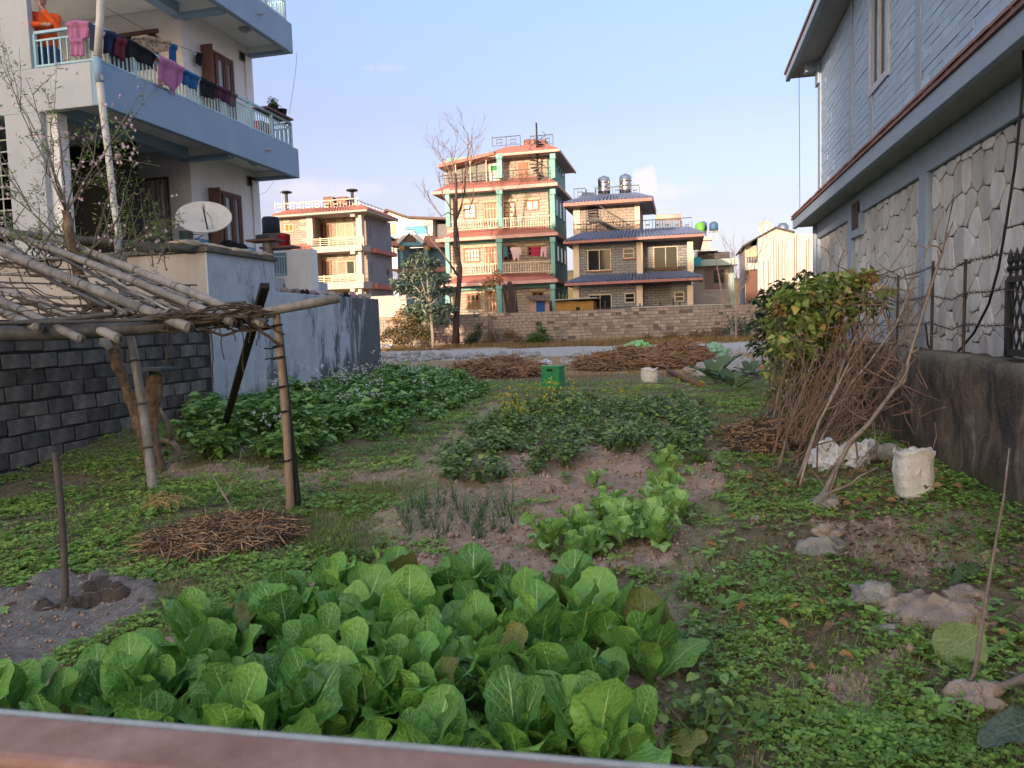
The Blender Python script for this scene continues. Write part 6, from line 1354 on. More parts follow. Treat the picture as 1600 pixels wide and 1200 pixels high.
for x_, y_, dx, L, n in ((713, 300, -.35, 2.4, 4), (711, 275, -.1, 2.6, 4), (731, 245, .25, 2.2, 4), (727, 275, .5, 2.0, 4), (709, 330, -.8, 2.2, 4), (690, 338, -.9, 1.8, 3), (684, 388, -.8, 1.6, 3), (733, 328, .8, 1.4, 3), (712, 312, .15, 2.3, 4), (703, 412, -.6, 1.6, 3), (712, 290, -.7, 2.5, 4), (722, 300, .2, 2.6, 4)):
    branching(mb, on_y(x_, y_, Y), (dx, r_.uniform(-.4, .4), 1), L*.56, .04, n, r_, .5, .18, (2, 3), .58)
mb.build('branches', M('bark_twig', (.22, .15, .125), (.13, .09, .08), 5, .9, 0), bt)
# grey-leaved tree
pg = Vector(on_y(677, 545, 43)); pg.z = float(gz0(pg.x, 43)); lt = thing('grey_leaved_tree', 'dense grey-green broadleaf tree left of the bare trunk', 'tree', tuple(pg))
Y = 43; mb = MB(); mb.tube([pg-Vector((0, 0, .2))]+[on_y(x_, y_, Y) for x_, y_ in ((676, 520), (672, 480), (668, 440), (662, 400))], [.11, .10, .09, .07, .03], 8)
for x_, y_ in ((630, 440), (690, 430), (640, 400), (700, 470), (625, 470)): mb.tube([on_y(671, 478, Y), on_y((x_+671)/2, (y_+470)/2-6, Y), on_y(x_, y_, Y+rnd.uniform(-.6, .6))], [.06, .045, .02], 5)
mb.build('trunk', M('bark_greytree', (.30, .25, .21), (.2, .16, .14), 5, .9, .3), lt, sm=True)
cl = [(on_y(x_, y_, Y+rnd.uniform(-.7, .7)), (s*.7, s*.7, s*.5), s) for x_, y_, s in ((655, 402, .8), (640, 412, .7), (675, 412, .7), (660, 428, 1.0), (636, 432, .8), (688, 436, .8), (650, 452, 1.1), (678, 456, 1.0), (628, 452, .6), (700, 455, .6), (660, 476, 1.0), (690, 480, .9), (640, 484, .8), (704, 482, .5), (672, 492, .8), (652, 500, .7), (618, 440, .4), (690, 500, .6))]
clumps(cl, 2600, .34, .12, LGY, lt, droop=.35)
def bush(name, label, x_, yb, Y, blobs, n, L, W_, mat, stems=6, cat='bush', smat=None):
    p = on_y(x_, yb, Y); p.z = float(gz0(p.x, Y)); o = thing(name, label, cat, tuple(p)); mb = MB()
    for k in range(stems):
        q = blobs[rnd.randrange(len(blobs))]; mb.tube(wob(p+Vector((rnd.uniform(-.2, .2), rnd.uniform(-.2, .2), -.05)), on_y(q[0], q[1], Y+rnd.uniform(-.3, .3)), 4, .06), [.03, .025, .02, .015, .008], 5)
    mb.build('stems', smat or BARKG, o)
    k_ = Y/1180
    clumps([(on_y(a, b2, Y+rnd.uniform(-.4, .4)), (s*k_, s*k_*.9, s*k_*.8), s*s) for a, b2, s in blobs], n, L, W_, mat, o, 'foliage'); return o
bush('bramble_bush', 'dark tangled bramble at the foot of the grey-leaved tree', 640, 545, 43.5, [(612, 520, 14), (632, 512, 18), (650, 518, 16), (625, 530, 16), (668, 525, 14), (600, 528, 8), (645, 500, 12)], 2400, .16, .08, LBR)
bush('dead_bush', 'orange-brown dead bush between the pale low wall and the tree', 640, 500, 44.2, [(628, 490, 12), (645, 484, 12), (618, 500, 9), (655, 495, 12), (690, 478, 10)], 900, .17, .08, LDY)
bush('green_bush', 'bright green leafy bush at the foot of the brick wall', 842, 541, 44.5, [(838, 528, 13), (852, 531, 12), (828, 533, 9), (846, 516, 9), (842, 506, 5), (865, 535, 6)], 1500, .15, .07, LBG)
bush('low_shrub', 'small dark green shrub right of the bare tree trunk', 740, 541, 44.5, [(738, 528, 11), (748, 520, 9), (730, 535, 8), (746, 512, 5)], 700, .15, .07, LDK)
bush('low_shrub', 'low trailing dark weeds at the wall foot right of the green bush', 905, 540, 45, [(880, 535, 7), (905, 537, 7), (925, 538, 6), (860, 538, 6)], 500, .14, .07, LDK)
bush('scrub', 'brown withered scrub along the foot of the brick wall', 790, 541, 45.2, [(770, 525, 13), (795, 522, 13), (810, 530, 10), (760, 535, 9), (1010, 530, 14), (1050, 527, 15), (1090, 525, 16), (980, 535, 9), (1120, 520, 14)], 2400, .17, .035, LDR, 14)
bush('grey_shrub', 'dusty grey-green shrub against the wall left of the yellow-green bush', 1150, 535, 43, [(1150, 505, 14), (1165, 512, 13), (1135, 515, 10), (1160, 520, 12)], 900, .15, .06, LGY)
bush('yellow_tree', 'sapling with orange leaves before the four-storey house', 768, 500, 45.8, [(778, 428, 9), (770, 440, 10), (758, 445, 8), (782, 440, 7), (765, 455, 7), (704, 432, 7), (700, 425, 5)][:5], 260, .19, .1, LDY, 5, 'tree')
mb = MB(); r_ = random.Random(12); p = on_y(1150, 535, 41); pbt = Vector(p); pbt.z = float(gz0(p.x, 41)); bt2 = thing('bare_sapling_tree', 'thin pale leafless tree before the small far stone houses', 'tree', tuple(pbt))
mb.tube([pbt, on_y(1150, 490, 41), on_y(1153, 455, 41), on_y(1150, 430, 41)], [.06, .05, .04, .02], 6).tube([on_y(1152, 462, 41), on_y(1166, 440, 41), on_y(1180, 418, 41)], [.04, .03, .012], 5)
for x_, y_, dx in ((1150, 432, -.2), (1178, 420, .5), (1153, 455, .3), (1152, 470, -.6), (1152, 445, .1)): branching(mb, on_y(x_, y_, 41), (dx, 0, 1), 1.1, .018, 3, r_, .4, .2)
mb.tube([on_y(1118, 395, 41), on_y(1122, 425, 41), on_y(1130, 470, 41), on_y(1133, 500, 41)], [.02, .035, .045, .05], 5)
mb.build('branches', M('bark_pinkish', (.36, .25, .20), (.26, .18, .15), 5, .9, 0), bt2)

# ---------- right: yellowing vine bush, dark bush, brush
pv = on_g(1262, 690); Yv = 11.0; pv = on_y(1262, 690, Yv); pv.z = .1
vb = thing('vine_bush', 'yellow-green climbing vine heaped over dry stems beside the stone-clad house', 'bush', tuple(pv))
blobs = [(1215, 470, 20), (1240, 460, 24), (1270, 455, 26), (1300, 450, 26), (1330, 445, 26), (1355, 432, 18), (1230, 500, 26), (1260, 500, 30), (1290, 495, 30), (1320, 480, 26), (1345, 470, 20), (1225, 540, 24), (1250, 545, 28), (1280, 535, 26), (1215, 580, 20), (1240, 590, 24), (1265, 580, 22), (1235, 625, 20), (1215, 615, 14), (1250, 640, 16), (1205, 505, 14), (1385, 455, 12), (1370, 480, 14), (1225, 655, 14)]
k_ = Yv/1180
clumps([(on_y(a, b2, Yv+rnd.uniform(-.8, .8)), (s*k_, .4, s*k_*.85), s*s) for a, b2, s in blobs], 2300, .12, .095, LYV, vb, 'foliage', .25, -.7, .4)
clumps([(on_y(a, b2, Yv+rnd.uniform(-.5, .5)), (s*k_, .4, s*k_*.85), 1) for a, b2, s in ((1250, 600, 26), (1275, 565, 22), (1240, 560, 18), (1300, 520, 18), (1225, 480, 14), (1350, 440, 16), (1260, 470, 14))], 420, .12, .09, LDY, vb, 'dead_leaves', .3)
mb = MB()
for k in range(120):
    a, b2, s = blobs[rnd.randrange(len(blobs))]; mb.tube(wob(pv+Vector((rnd.uniform(-.7, 1.4), rnd.uniform(-.6, .8), -.1)), on_y(a+rnd.uniform(-15, 15), b2-rnd.uniform(-10, 25), Yv+rnd.uniform(-.6, .6)), 5, .1), [.014, .012, .010, .008, .006, .003], 4)
mb.build('stems', BARKG, vb)
bush('dark_bush', 'dark glossy-leaved bush behind the yellow-green vine', 1215, 560, 16, [(1195, 470, 20), (1215, 458, 22), (1190, 500, 22), (1205, 520, 20), (1230, 450, 18), (1185, 540, 18), (1205, 550, 20), (1215, 490, 20), (1260, 430, 12)], 800, .15, .08, LDK)
BRM = M('bark_branch', (.20, .165, .14), (.09, .072, .062), 9, .9, .5, .006, objvar=.3)
LB = ((((1207, 742), (1237, 665), (1276, 545)), .026, 0, 'straight pale branch leaning at the left edge of the brush pile'), (((1238, 762), (1290, 640), (1340, 520)), .022, .4, 'rough branch leaning beside the pale straight one'), (((1268, 795), (1330, 690), (1400, 610), (1425, 565), (1490, 310)), .03, .5, 'long crooked branch rising highest over the stone panels'), (((1254, 735), (1330, 600), (1400, 510), (1475, 330)), .021, .9, 'long branch leaning up behind the crooked one'), (((1262, 800), (1298, 770), (1372, 730)), .022, .1, 'short branch lying low in front of the brush pile'), (((1130, 692), (1190, 655), (1253, 605)), .026, 1.0, 'dark branch leaning low at the far left of the brush'), (((1255, 700), (1310, 690), (1352, 688)), .028, .2, 'thick grey branch lying level on the brush pile'), (((1284, 745), (1380, 630), (1430, 560)), .022, .4, 'brown branch propped against the mossy wall'), (((1290, 715), (1370, 590), (1440, 480), (1522, 250)), .017, .6, 'slender branch reaching up along the stone cladding'), (((1247, 770), (1280, 660), (1330, 560), (1372, 500)), .017, .5, 'thin upright branch in the middle of the brush'), (((1320, 745), (1350, 720), (1400, 698)), .018, .1, 'dark bent branch over the white plastic bags'), (((1240, 730), (1255, 690), (1230, 680), (1245, 765)), .02, .1, 'forked dead branch standing at the brush foot'), (((1295, 700), (1345, 560), (1404, 420)), .014, .8, 'thin switch rising through the middle brush'))
for pts, r0, dy, lb_ in LB:
    p0 = on_g(*pts[0]); n = len(pts); P = [p0-Vector((0, 0, .05))]+[on_y(x_, y_, p0.y+dy*(i+1)/(n-1)) for i, (x_, y_) in enumerate(pts[1:])]
    Q = []
    for i in range(len(P)-1): Q += [P[i].lerp(P[i+1], u/3)+Vector((rnd.gauss(0, .012), rnd.gauss(0, .012), 0)) for u in range(3)]
    Q.append(P[-1]); mb = MB().tube(Q, [r0*.78*(1-.65*i/(len(Q)-1)) for i in range(len(Q))], 7)
    for k in range(3):
        i = rnd.randint(len(Q)//2, len(Q)-2); mb.tube(wob(Q[i], Q[i]+Vector((rnd.uniform(-.25, .3), rnd.uniform(-.1, .2), rnd.uniform(.1, .5))), 3, .02), [r0*.35, r0*.3, r0*.2, r0*.1], 4)
    tag(mb.build('leaning_branch', BRM, sm=True), lb_, 'branch', 'branches leaning on the mossy wall')
p0 = on_g(1300, 740); bp = thing('brush_pile', 'tangle of thin dry twigs heaped against the mossy wall', 'brush', tuple(p0)); mb = MB()
for k in range(115):
    x0 = rnd.uniform(1215, 1350); a = on_g(x0, rnd.uniform(690, 775)); a.y += rnd.uniform(0, 1.2); L = rnd.uniform(.5, 1.9); d = Vector((rnd.gauss(.42, .28), rnd.gauss(.1, .25), rnd.uniform(.35, 1))).normalized()
    if a.x+d.x*L > 2.26: L = max(.3, (2.24-a.x)/max(.05, d.x))
    mb.tube(wob(a+Vector((0, 0, rnd.random()*.5)), a+d*min(L, 2.2)+Vector((0, 0, rnd.random()*.3)), 4, .05), [.008, .007, .006, .004, .002], 4, False)
for k in range(120):
    x0 = rnd.uniform(1290, 1470); a = on_y(x0, rnd.uniform(430, 690), rnd.uniform(6.8, 9)); d = Vector((rnd.gauss(.1, .5), rnd.gauss(0, .4), rnd.gauss(.3, .5))).normalized()
    q = a+d*rnd.uniform(.3, .9)
    if a.x < 2.2 and q.x < 2.25: mb.tube(wob(a, q, 4, .05), [.006, .005, .004, .003, .0015], 4, False)
mb.build('twigs', M('bark_thin', (.17, .105, .075), (.075, .05, .04), 3, .9, 0), bp)['kind'] = 'stuff'
k = 150; P = np.stack([nr.uniform(.5, 2.1, k), nr.uniform(6.3, 8.2, k), np.zeros(k)], 1); P[:, 2] = gz(P[:, 0], P[:, 1])+.03+.12*nr.random(k)**2; V, F = leaf8(P, rdir(k, -.2, .4), rdir(k, .4, 1), .075, .05, .35, .2); mesh_np('dead_leaves', V, F, LDB, bp, np.repeat(nr.random(k), 8))['kind'] = 'stuff'
# second small heap of dead vines
c0 = on_g(1195, 700); heap('vine_heap', 'heap of withered yellow-brown vines left of the brush pile', c0.x, c0.y, .5, .75, .28, 500, [STRAW, VINE], 15, (.1, .35), .005)
k = 700; P = np.stack([nr.normal(c0.x, .26, k), nr.normal(c0.y, .4, k), np.zeros(k)], 1); P[:, 2] = gz0(P[:, 0], P[:, 1])+.25*nr.random(k); V, F = leaf_arr(P, rdir(k, -.5, .5), rdir(k, .2, 1), .07, .045, .3); o = mesh_np('withered_leaves', V, F, LDY, None, tint4(nr.random(k)*.7)); o['kind'] = 'stuff'; tag(o, 'withered leaves caught in the vine heap', 'dead leaves')

# ---------- barbed wire, gate panel, cable on the mossy wall
bw2 = thing('barbed_wire_fence', 'rusty barbed wire on thin rods along the top of the mossy wall', 'fence', (2.45, 7, 1.2))
for px_, yt in ((1505, 405), (1455, 408), (1401, 430)):
    y_ = on_x(px_, 540, 2.45).y; zt = on_x(px_, yt, 2.45).z; MB().tube([(2.45, y_, 1.15), (2.45+.02, y_+.03, zt)], .014, 6).build('rod', M('rust_dark', (.085, .06, .05), (.05, .04, .035), 9), bw2)
for zz_ in (1.5, 1.78, 2.06):
    mb = MB(); pts = [(2.45+.01*math.sin(k), 5.5+k*.3, zz_-.05*math.sin(math.pi*((k*.3) % 1.6)/1.6)+.02*math.sin(k*2.1)) for k in range(26)]; mb.tube(pts, .005, 4)
    for k in range(0, 25):
        for u in (.25, .75):
            a = Vector(pts[k]).lerp(Vector(pts[k+1]), u); mb.tube([a+Vector((.02, .012, .02)), a-Vector((.02, .012, .02))], .003, 3).tube([a+Vector((-.02, .012, .02)), a-Vector((-.02, .012, .02))], .003, 3)
    mb.build('wire_strand', M('rust_dark', 0), bw2)
gt = thing('iron_fence_panel', 'black iron panel with spear tops at the right edge above the mossy wall', 'fence', (2.5, 5, 1.2))
y1 = on_x(1577, 480, 2.48).y; zt = on_x(1585, 436, 2.48).z
MB().beam((2.48, y1, 1.23), (2.48, y1, zt), .05).build('frame', BLK_, gt); MB().beam((2.48, 3, zt), (2.48, y1, zt), .045).beam((2.48, 3, 1.27), (2.48, y1, 1.27), .05).build('frame', BLK_, gt)
sp1 = mesh_only(MB().lathe((0, 0, 0), [(.012, 0), (.012, .06), (.026, .07), (.03, .09), (.014, .11), (.026, .14), (.022, .17), (.002, .24)], 8), 'spear_top', BLK_)
for k in range(22):
    y_ = y1-.01-k*.115
    if y_ > 3: o = link('spear_top', sp1, None, gt); o.location = Vector((2.48, y_, zt))-ORG[gt.name]
mb = MB()
for k in range(26):
    y_ = y1+.3-k*.11
    for s in (-1, 1):
        a, b2 = Vector((2.48, y_, 1.29)), Vector((2.48, y_+s*(zt-1.3)*.5, zt-.02))
        ya, yb = 3, y1-.03
        def cy(p, q):
            t0, t1 = 0, 1; d = q.y-p.y
            for lim, sg in ((ya, 1), (yb, -1)):
                if d*sg > 0: t0 = max(t0, (lim-p.y)/d)
                elif d*sg < 0: t1 = min(t1, (lim-p.y)/d)
            return (p.lerp(q, t0), p.lerp(q, t1)) if t1 > t0 else None
        c_2 = cy(a, b2)
        if c_2: mb.tube(c_2, .009, 4)
mb.build('lattice', BLK_, gt)
tag(MB().tube([on_x(x_, y_, 2.62) for x_, y_ in ((1606, -40), (1600, 60), (1597, 150), (1586, 260), (1572, 350), (1560, 420), (1545, 475), (1522, 520), (1495, 552), (1478, 566), (1462, 560), (1450, 540), (1446, 505))], .011, 6).build('black_cable', WIRE, sm=True), 'black cable hanging down the stone cladding at right', 'cable')

# ================================================================== GARDEN OBJECTS
def lump(c, rx, ry, rz_, amp, seed, n=14, flat=.0, freq=1.6):
    vs = []; fs = []
    for i in range(n+1):
        th = math.pi*i/n
        for j in range(2*n):
            ph = math.pi*j/n; d = Vector((math.sin(th)*math.cos(ph), math.sin(th)*math.sin(ph), math.cos(th)))
            k = 1+amp*mnoise.noise(d*freq+Vector((seed, seed*.7, 0)))+amp*.5*mnoise.noise(d*freq*2.7+Vector((0, seed, seed)))
            vs.append((c[0]+d.x*rx*k, c[1]+d.y*ry*k, c[2]+d.z*rz_*k*(1 if d.z > 0 else 1-flat)))
    for i in range(n):
        for j in range(2*n): fs.append((i*2*n+j, (i+1)*2*n+j, (i+1)*2*n+(j+1) % (2*n), i*2*n+(j+1) % (2*n)))
    return MB().add(vs, fs)
RK = M('rock', (.25, .235, .215), (.12, .112, .10), 9, .92, .9, .015, objvar=.2, streak=(.09, .10, .05), samt=.5, stscale=6); RKB = M('rock_brown', (.25, .205, .17), (.13, .10, .08), 8, .92, .9, .015, streak=(.085, .09, .045), samt=.5, stscale=6)
for x_, yb, w, h, mt, lb_ in ((1378, 955, 62, 40, RK, 'rounded pale grey stone on the weeds left of the big brown stone'), (1345, 930, 30, 14, RK, 'small flat dark stone beside the rounded pale one'), (1432, 968, 66, 36, RKB, 'brown earthy stone between the grey stone and the big brown one'), (1500, 1000, 96, 56, RKB, 'largest brown stone, under the drooping pale leaf'), (1296, 845, 36, 26, RKB, 'buff stone at the corner of the raised bank'), (1290, 872, 58, 34, RK, 'layered grey stone on the corner of the raised bank'), (1292, 800, 34, 34, RK, 'grey upright stone below the brush pile'), (1276, 803, 16, 20, RKB, 'small buff stone beside the upright grey one'), (1395, 722, 60, 28, RK, 'grey stone between the bags and the white sack'), (1520, 945, 50, 22, RKB, 'mossy brown stone behind the drooping leaf'), (1395, 1000, 34, 22, RK, 'half-buried stone in the weeds below the pale grey one'), (1540, 1120, 60, 44, RKB, 'dark brown stone at the bottom right under the grass-like leaf'), (1207, 665, 22, 14, RKB, 'reddish stone in front of the vine heap'), (1180, 815, 22, 12, RK, 'flat grey stone on the weeds below the vine heap'), (148, 560 if False else 1040, 1, 1, RK, '')):
    if not lb_: continue
    p = on_g(x_, yb); k_ = (p-CAM).length/FPX; tag(rough(rough(lump((p.x, p.y+w*k_*.35, p.z+h*k_*.16), w*k_*.52, w*k_*.42, h*k_*.55, .5, x_*.13, 18, .2, 1.4), .018, 9), .005, 42).build('stone', mt, sm=True), lb_, 'stone', 'stones at the right edge')
SACK = M('sack_white', (.60, .59, .575), (.44, .425, .405), 7, .8, .9, .010, streak=(.30, .27, .23), samt=.7, stscale=4, stlo=.5, sthi=.75)
def sack(name, label, x_, yb, w, h, seed, mat=SACK):
    p = on_g(x_, yb); k_ = (p-CAM).length/FPX; W_, H_ = w*k_*.5, h*k_; n = 56; vs = []; fs = []
    prof = [(.74, 0), (.88, .04), (.95, .10), (.92, .17), (.97, .25), (.98, .34), (.95, .42), (1.0, .50), (.99, .58), (.95, .66), (.98, .74), (.94, .82), (.90, .88), (.97, .94), (1.02, .99), (.98, 1.03), (.90, .98), (.82, .90), (.5, .84), (0.01, .86)]
    for i, (r0, z0) in enumerate(prof):
        for j in range(n):
            a = 2*math.pi*j/n; c, s = math.cos(a), math.sin(a); q = (abs(c)**2.7+abs(s)**2.7)**(-1/2.7); d = Vector((c*q*1.3, s*q*1.3, z0*2.2))
            f = 1+.07*mnoise.noise(d*1.2+Vector((seed, 0, 0)))-.09*abs(mnoise.noise(Vector((c*1.5, s*1.5, z0*9+seed*2))))+.03*mnoise.noise(Vector((c*4, s*4, z0*14+seed)))+.02*mnoise.noise(Vector((c*11, s*11, z0*5+seed)))
            zt = z0+(.13*mnoise.noise(Vector((c*1.5, s*1.5, seed)))+.05*mnoise.noise(Vector((c*6, s*6, seed))))*max(0, z0-.5)*2
            vs.append((p.x+W_*r0*c*q*.93*f+.05*W_*math.sin(z0*3+seed), p.y+W_*.8+W_*.8*r0*s*q*f, p.z-.02+H_*zt))
    for i in range(len(prof)-1):
        for j in range(n): fs.append((i*n+j, i*n+(j+1) % n, (i+1)*n+(j+1) % n, (i+1)*n+j))
    return tag(MB().add(vs, fs).build(name, mat, sm=True), label, 'sack')
sack('white_sack', 'full white woven sack standing against the mossy wall', 1436, 780, 56, 66, 3)
sack('white_sack', 'small cream sack standing at the far end of the potato rows', 1015, 599, 29, 23, 9)
PLB = M('plastic_white', (.62, .63, .66), (.5, .52, .56), 12, .45, .6, .01)
for x_, yb, w, h, s, lb_ in ((1297, 742, 50, 44, 2, 'crumpled white plastic bag under the brush branches'), (1338, 735, 46, 38, 7, 'second crumpled white bag, right of the first under the branches'), (1365, 722, 30, 26, 5, 'small grey plastic bag beside the round stone')):
    p = on_g(x_, yb); k_ = (p-CAM).length/FPX; tag(lump((p.x, p.y+w*k_*.4, p.z+h*k_*.45), w*k_*.42, w*k_*.36, h*k_*.55, .6, s, 20, .1, 2.3).build('plastic_bag', PLB), lb_, 'bag')
# broad leaves drooping in at the lower right
LTA = veinleaf('leaf_taro', (.05, .10, .04), (.085, .15, .055), (.13, .20, .08), (.25, .33, .16), .45, .8); LTC = veinleaf('leaf_pale_green', (.13, .20, .07), (.20, .28, .10), (.28, .36, .15), (.4, .48, .25), .45, .8); LTB = veinleaf('leaf_blue', (.05, .085, .06), (.09, .135, .10), (.14, .18, .14), (.28, .32, .26), .4, .8)
def single_leaf(name, label, base, tip, Wm, mat, seed, bend=.6, normal=(0, 0, 1), cup=.2):
    base = Vector(base); tip = Vector(tip); L = (tip-base).length*1.04; me = broad_leaf(seed, L, Wm, math.pi/2-bend*.35, bend, cup, .12, rip=.012, teeth=.02, mat=mat)
    o = link(name, me, None); X = (tip-base).normalized(); Nn = Vector(normal); Yv_ = Nn.cross(X).normalized(); Z = X.cross(Yv_); o.matrix_world = Matrix((X, Yv_, Z)).transposed().to_4x4(); o.location = base; return tag(o, label, 'leaf')
p = on_g(1500, 1000)
single_leaf('drooping_leaf', 'pale green round leaf hanging over the largest brown stone', on_y(1540, 982, p.y-.20), on_y(1472, 1030, p.y-.26), .26, LTC, 7, .5, (-.1, -.9, .45))
single_leaf('drooping_leaf', 'dark green leaf lifted above the brown stones at right', on_g(1480, 925, .04), on_y(1532, 885, on_g(1480, 925).y+.15), .11, LTA, 8, .4, (-.3, -.6, .7))
single_leaf('drooping_leaf', 'green leaf with a yellow midrib cut by the right edge', on_y(1640, 945, 4.2), on_y(1560, 985, 4.1), .15, LTA, 9, .4, (-.1, -.6, .75))
single_leaf('strap_leaf', 'grey-green arching leaf at the bottom right corner', on_y(1660, 1120, 2.9), on_y(1532, 1165, 2.75), .13, LTB, 10, .9, (-.2, -.5, .8))
tag(MB().tube([on_y(1580, 952, 4.15), on_y(1530, 985, 4.1), on_y(1465, 998, 4.05)], [.006, .006, .004], 5).build('leaf_stalk', STEMG), 'yellow-green leaf stalk crossing the largest brown stone', 'leaf stalk')
p = on_g(1503, 1092); tag(MB().tube([p, on_y(1523, 1050, p.y), on_y(1532, 990, p.y+.02), on_y(1550, 880, p.y+.04), on_y(1568, 780, p.y+.06), on_y(1577, 700, p.y+.08)], [.009, .009, .008, .006, .005, .003], 7).build('thin_stick', BRM, sm=True), 'thin upright stick stuck in the weeds at the right edge', 'stick')
tag(MB().tube([on_g(1442, 1128, .02), on_g(1500, 1105, .03), on_g(1550, 1090, .03), on_g(1640, 1062, .05)], [.010, .016, .018, .02], 7).build('fallen_branch', BRM, sm=True), 'fallen branch lying on the weeds at the bottom right', 'branch')
for k, (x_, y_, mt, lb_) in enumerate(((977, 882, LDY, 'bright orange fallen leaf on the path below the pale mustard'), (976, 895, LDY, 'pale tan fallen leaf beside the bright orange one'), (1138, 886, LDY, 'orange fallen leaf alone on the right weeds'), (1253, 962, LDY, 'tan fallen leaf lying upright in the weeds'), (1275, 950, LDY, 'reddish fallen leaf right of the tan upright leaf'), (1140, 780, LDY, 'curled tan leaf at the path edge below the vine heap'), (1150, 818, LDY, 'curled tan leaf cluster on the right weeds'), (1235, 868, LDY, 'tan fallen leaf left of the layered stone'), (1105, 862, LDY, 'small orange leaf at the edge of the path'), (1310, 1040, LDY, 'long brown curled leaf on the dark soil patch'), (1275, 1062, LDY, 'small brown leaf below the long curled leaf'), (1565, 1010, LDY, 'yellow leaf at the right edge below the stones'), (1215, 985, LDY, 'brown leaf in the weeds left of the tan leaf'), (1512, 905, LDY, 'orange leaf under the lifted dark green leaf'), (1375, 815, LYV, 'yellow leaf on the raised bank'), (1165, 960, LDY, 'torn pale scrap on the weeds'))):
    p = on_g(x_, y_, .05); n_ = 5; V, F = leaf8(np.array([tuple(p)]), np.array([(rnd.gauss(0, 1), rnd.gauss(0, 1), .15)]), np.array([(rnd.gauss(0, .3), rnd.gauss(0, .3)-.3, 1)]), rnd.uniform(.055, .085), rnd.uniform(.03, .045), .5, .5); o = mesh_np('fallen_leaf', V, F, mt, None, np.full(8, rnd.uniform(.3, 1)), True); tag(o, lb_, 'fallen leaf', 'fallen leaves on the right weeds')
k = 900; x = nr.uniform(.5, 2.2, k); y = nr.uniform(3.8, 6.8, k); P = np.stack([x, y, gz(x, y)+.03], 1); V, F = leaf_arr(P, rdir(k, -.2, .4), np.array([[0, 0, 1.]])+nr.normal(0, .5, (k, 3)), .055, .035, .3); o = mesh_np('leaf_litter', V, F, leafmat('litter', [(0, (.10, .065, .045)), (1, (.24, .16, .11))], .9, .1), None, tint4(nr.random(k))); o['kind'] = 'stuff'; tag(o, 'brown leaf litter on the raised bank by the mossy wall', 'leaf litter')
# green crate
p = on_g(862, 607); CRG = M('plastic_green', (.025, .20, .075), (.02, .15, .055), 4, .4, .1); cr = thing('green_crate', 'green ribbed plastic crate standing between the beds at the far end', 'crate', (p.x, p.y+.25, p.z), None, R(-12), True)
a, b2, h = .235, .21, .56
MB().box(-a, a, -b2, b2, .03, h-.04).build('body', CRG, cr, bev=.012)
MB().box(-a-.015, a+.015, -b2-.015, b2+.015, h-.05, h).build('rim', CRG, cr, bev=.006); MB().box(-a-.008, a+.008, -b2-.008, b2+.008, 0, .06).build('base', CRG, cr, bev=.005)
for k in range(5): MB().box(-a+.02+k*(2*a-.055)/4, -a+.035+k*(2*a-.055)/4, -b2-.010, -b2+.001, .061, h-.051).build('rib', CRG, cr)
for k in range(4): MB().box(a-.001, a+.010, -b2+.03+k*(2*b2-.07)/3, -b2+.045+k*(2*b2-.07)/3, .061, h-.051).build('rib', CRG, cr)
for z_ in (.18, .33): MB().box(-a-.006, a+.006, -b2-.006, b2+.006, z_, z_+.02).build('band', CRG, cr)
MB().box(-.08, .08, -b2-.013, -b2-.0105, h-.13, h-.08).build('handle_slot', DARK, cr)
# debris heaps, rubble, plastic sheets beyond the garden
for cx_, cy2, wx, lb_, h_, s in ((770, 590, 85, 'long heap of dry reddish stalks left of the green crate', .42, 21), (985, 578, 95, 'broad heap of dry brown stalks right of the green crate', .55, 22), (1060, 572, 50, 'right shoulder of dry leaves and stalks beside the rubble', .62, 23)):
    p = on_g(cx_, cy2); k_ = p.y/FPX; heap('dry_stalk_heap', lb_, p.x, p.y+.9, wx*k_, 1.2, h_, 1500, [M('stalk_red', (.26, .17, .12), (.14, .09, .065), 12, .9, 0), STRAW, M('stalk_brown', (.22, .12, .065), (.13, .075, .045), 12, .9, 0)], s, (.3, .9), .014)
RUB = M('rubble', (.46, .44, .42), (.32, .31, .30), 4, .9, .4, objvar=.3)
mb = MB(); rr_ = random.Random(31)
for k in range(240):
    if k < 110: x_, y_ = rr_.gauss(1140, 28), rr_.uniform(562, 590)
    elif k < 190: x_, y_ = rr_.uniform(880, 1000), rr_.uniform(556, 575)
    else: x_, y_ = rr_.uniform(600, 850), rr_.uniform(553, 566)
    p = on_g(x_, y_); s = rr_.uniform(.06, .26); q = lump((p.x, p.y, p.z+s*.3), s, s*.8, s*.6, .5, k*1.7, 4); mb.add(q.v, q.f)
o = mb.build('rubble', RUB); o['kind'] = 'stuff'; tag(o, 'pale broken concrete rubble scattered beyond the vegetable beds', 'rubble')
for x_, yb, w, h, mt, lb_, nm, s in ((993, 556, 58, 20, M('sheet_mint', (.24, .55, .20), (.19, .46, .16), 2, .5, .3), 'crumpled light green plastic sheet behind the stalk heap', 'plastic_sheet', 3), (1118, 560, 36, 20, M('sheet_pale', (.30, .48, .33), (.22, .38, .26), 2, .6, .3), 'pale green cloth bundle on the rubble', 'cloth_bundle', 5), (848, 577, 18, 14, PLB, 'white plastic scrap on the stalks beside the crate', 'plastic_scrap', 8), (600, 548, 24, 10, RUB, 'pale boulder at the end of the stained wall', 'boulder', 9)):
    p = on_g(x_, yb); k_ = p.y/FPX; tag(lump((p.x, p.y+.5, p.z+h*k_*.4), w*k_*.5, .7, h*k_*.6, .6, s, 16, .3, 2.2).build(nm, mt), lb_, nm.split('_')[-1])
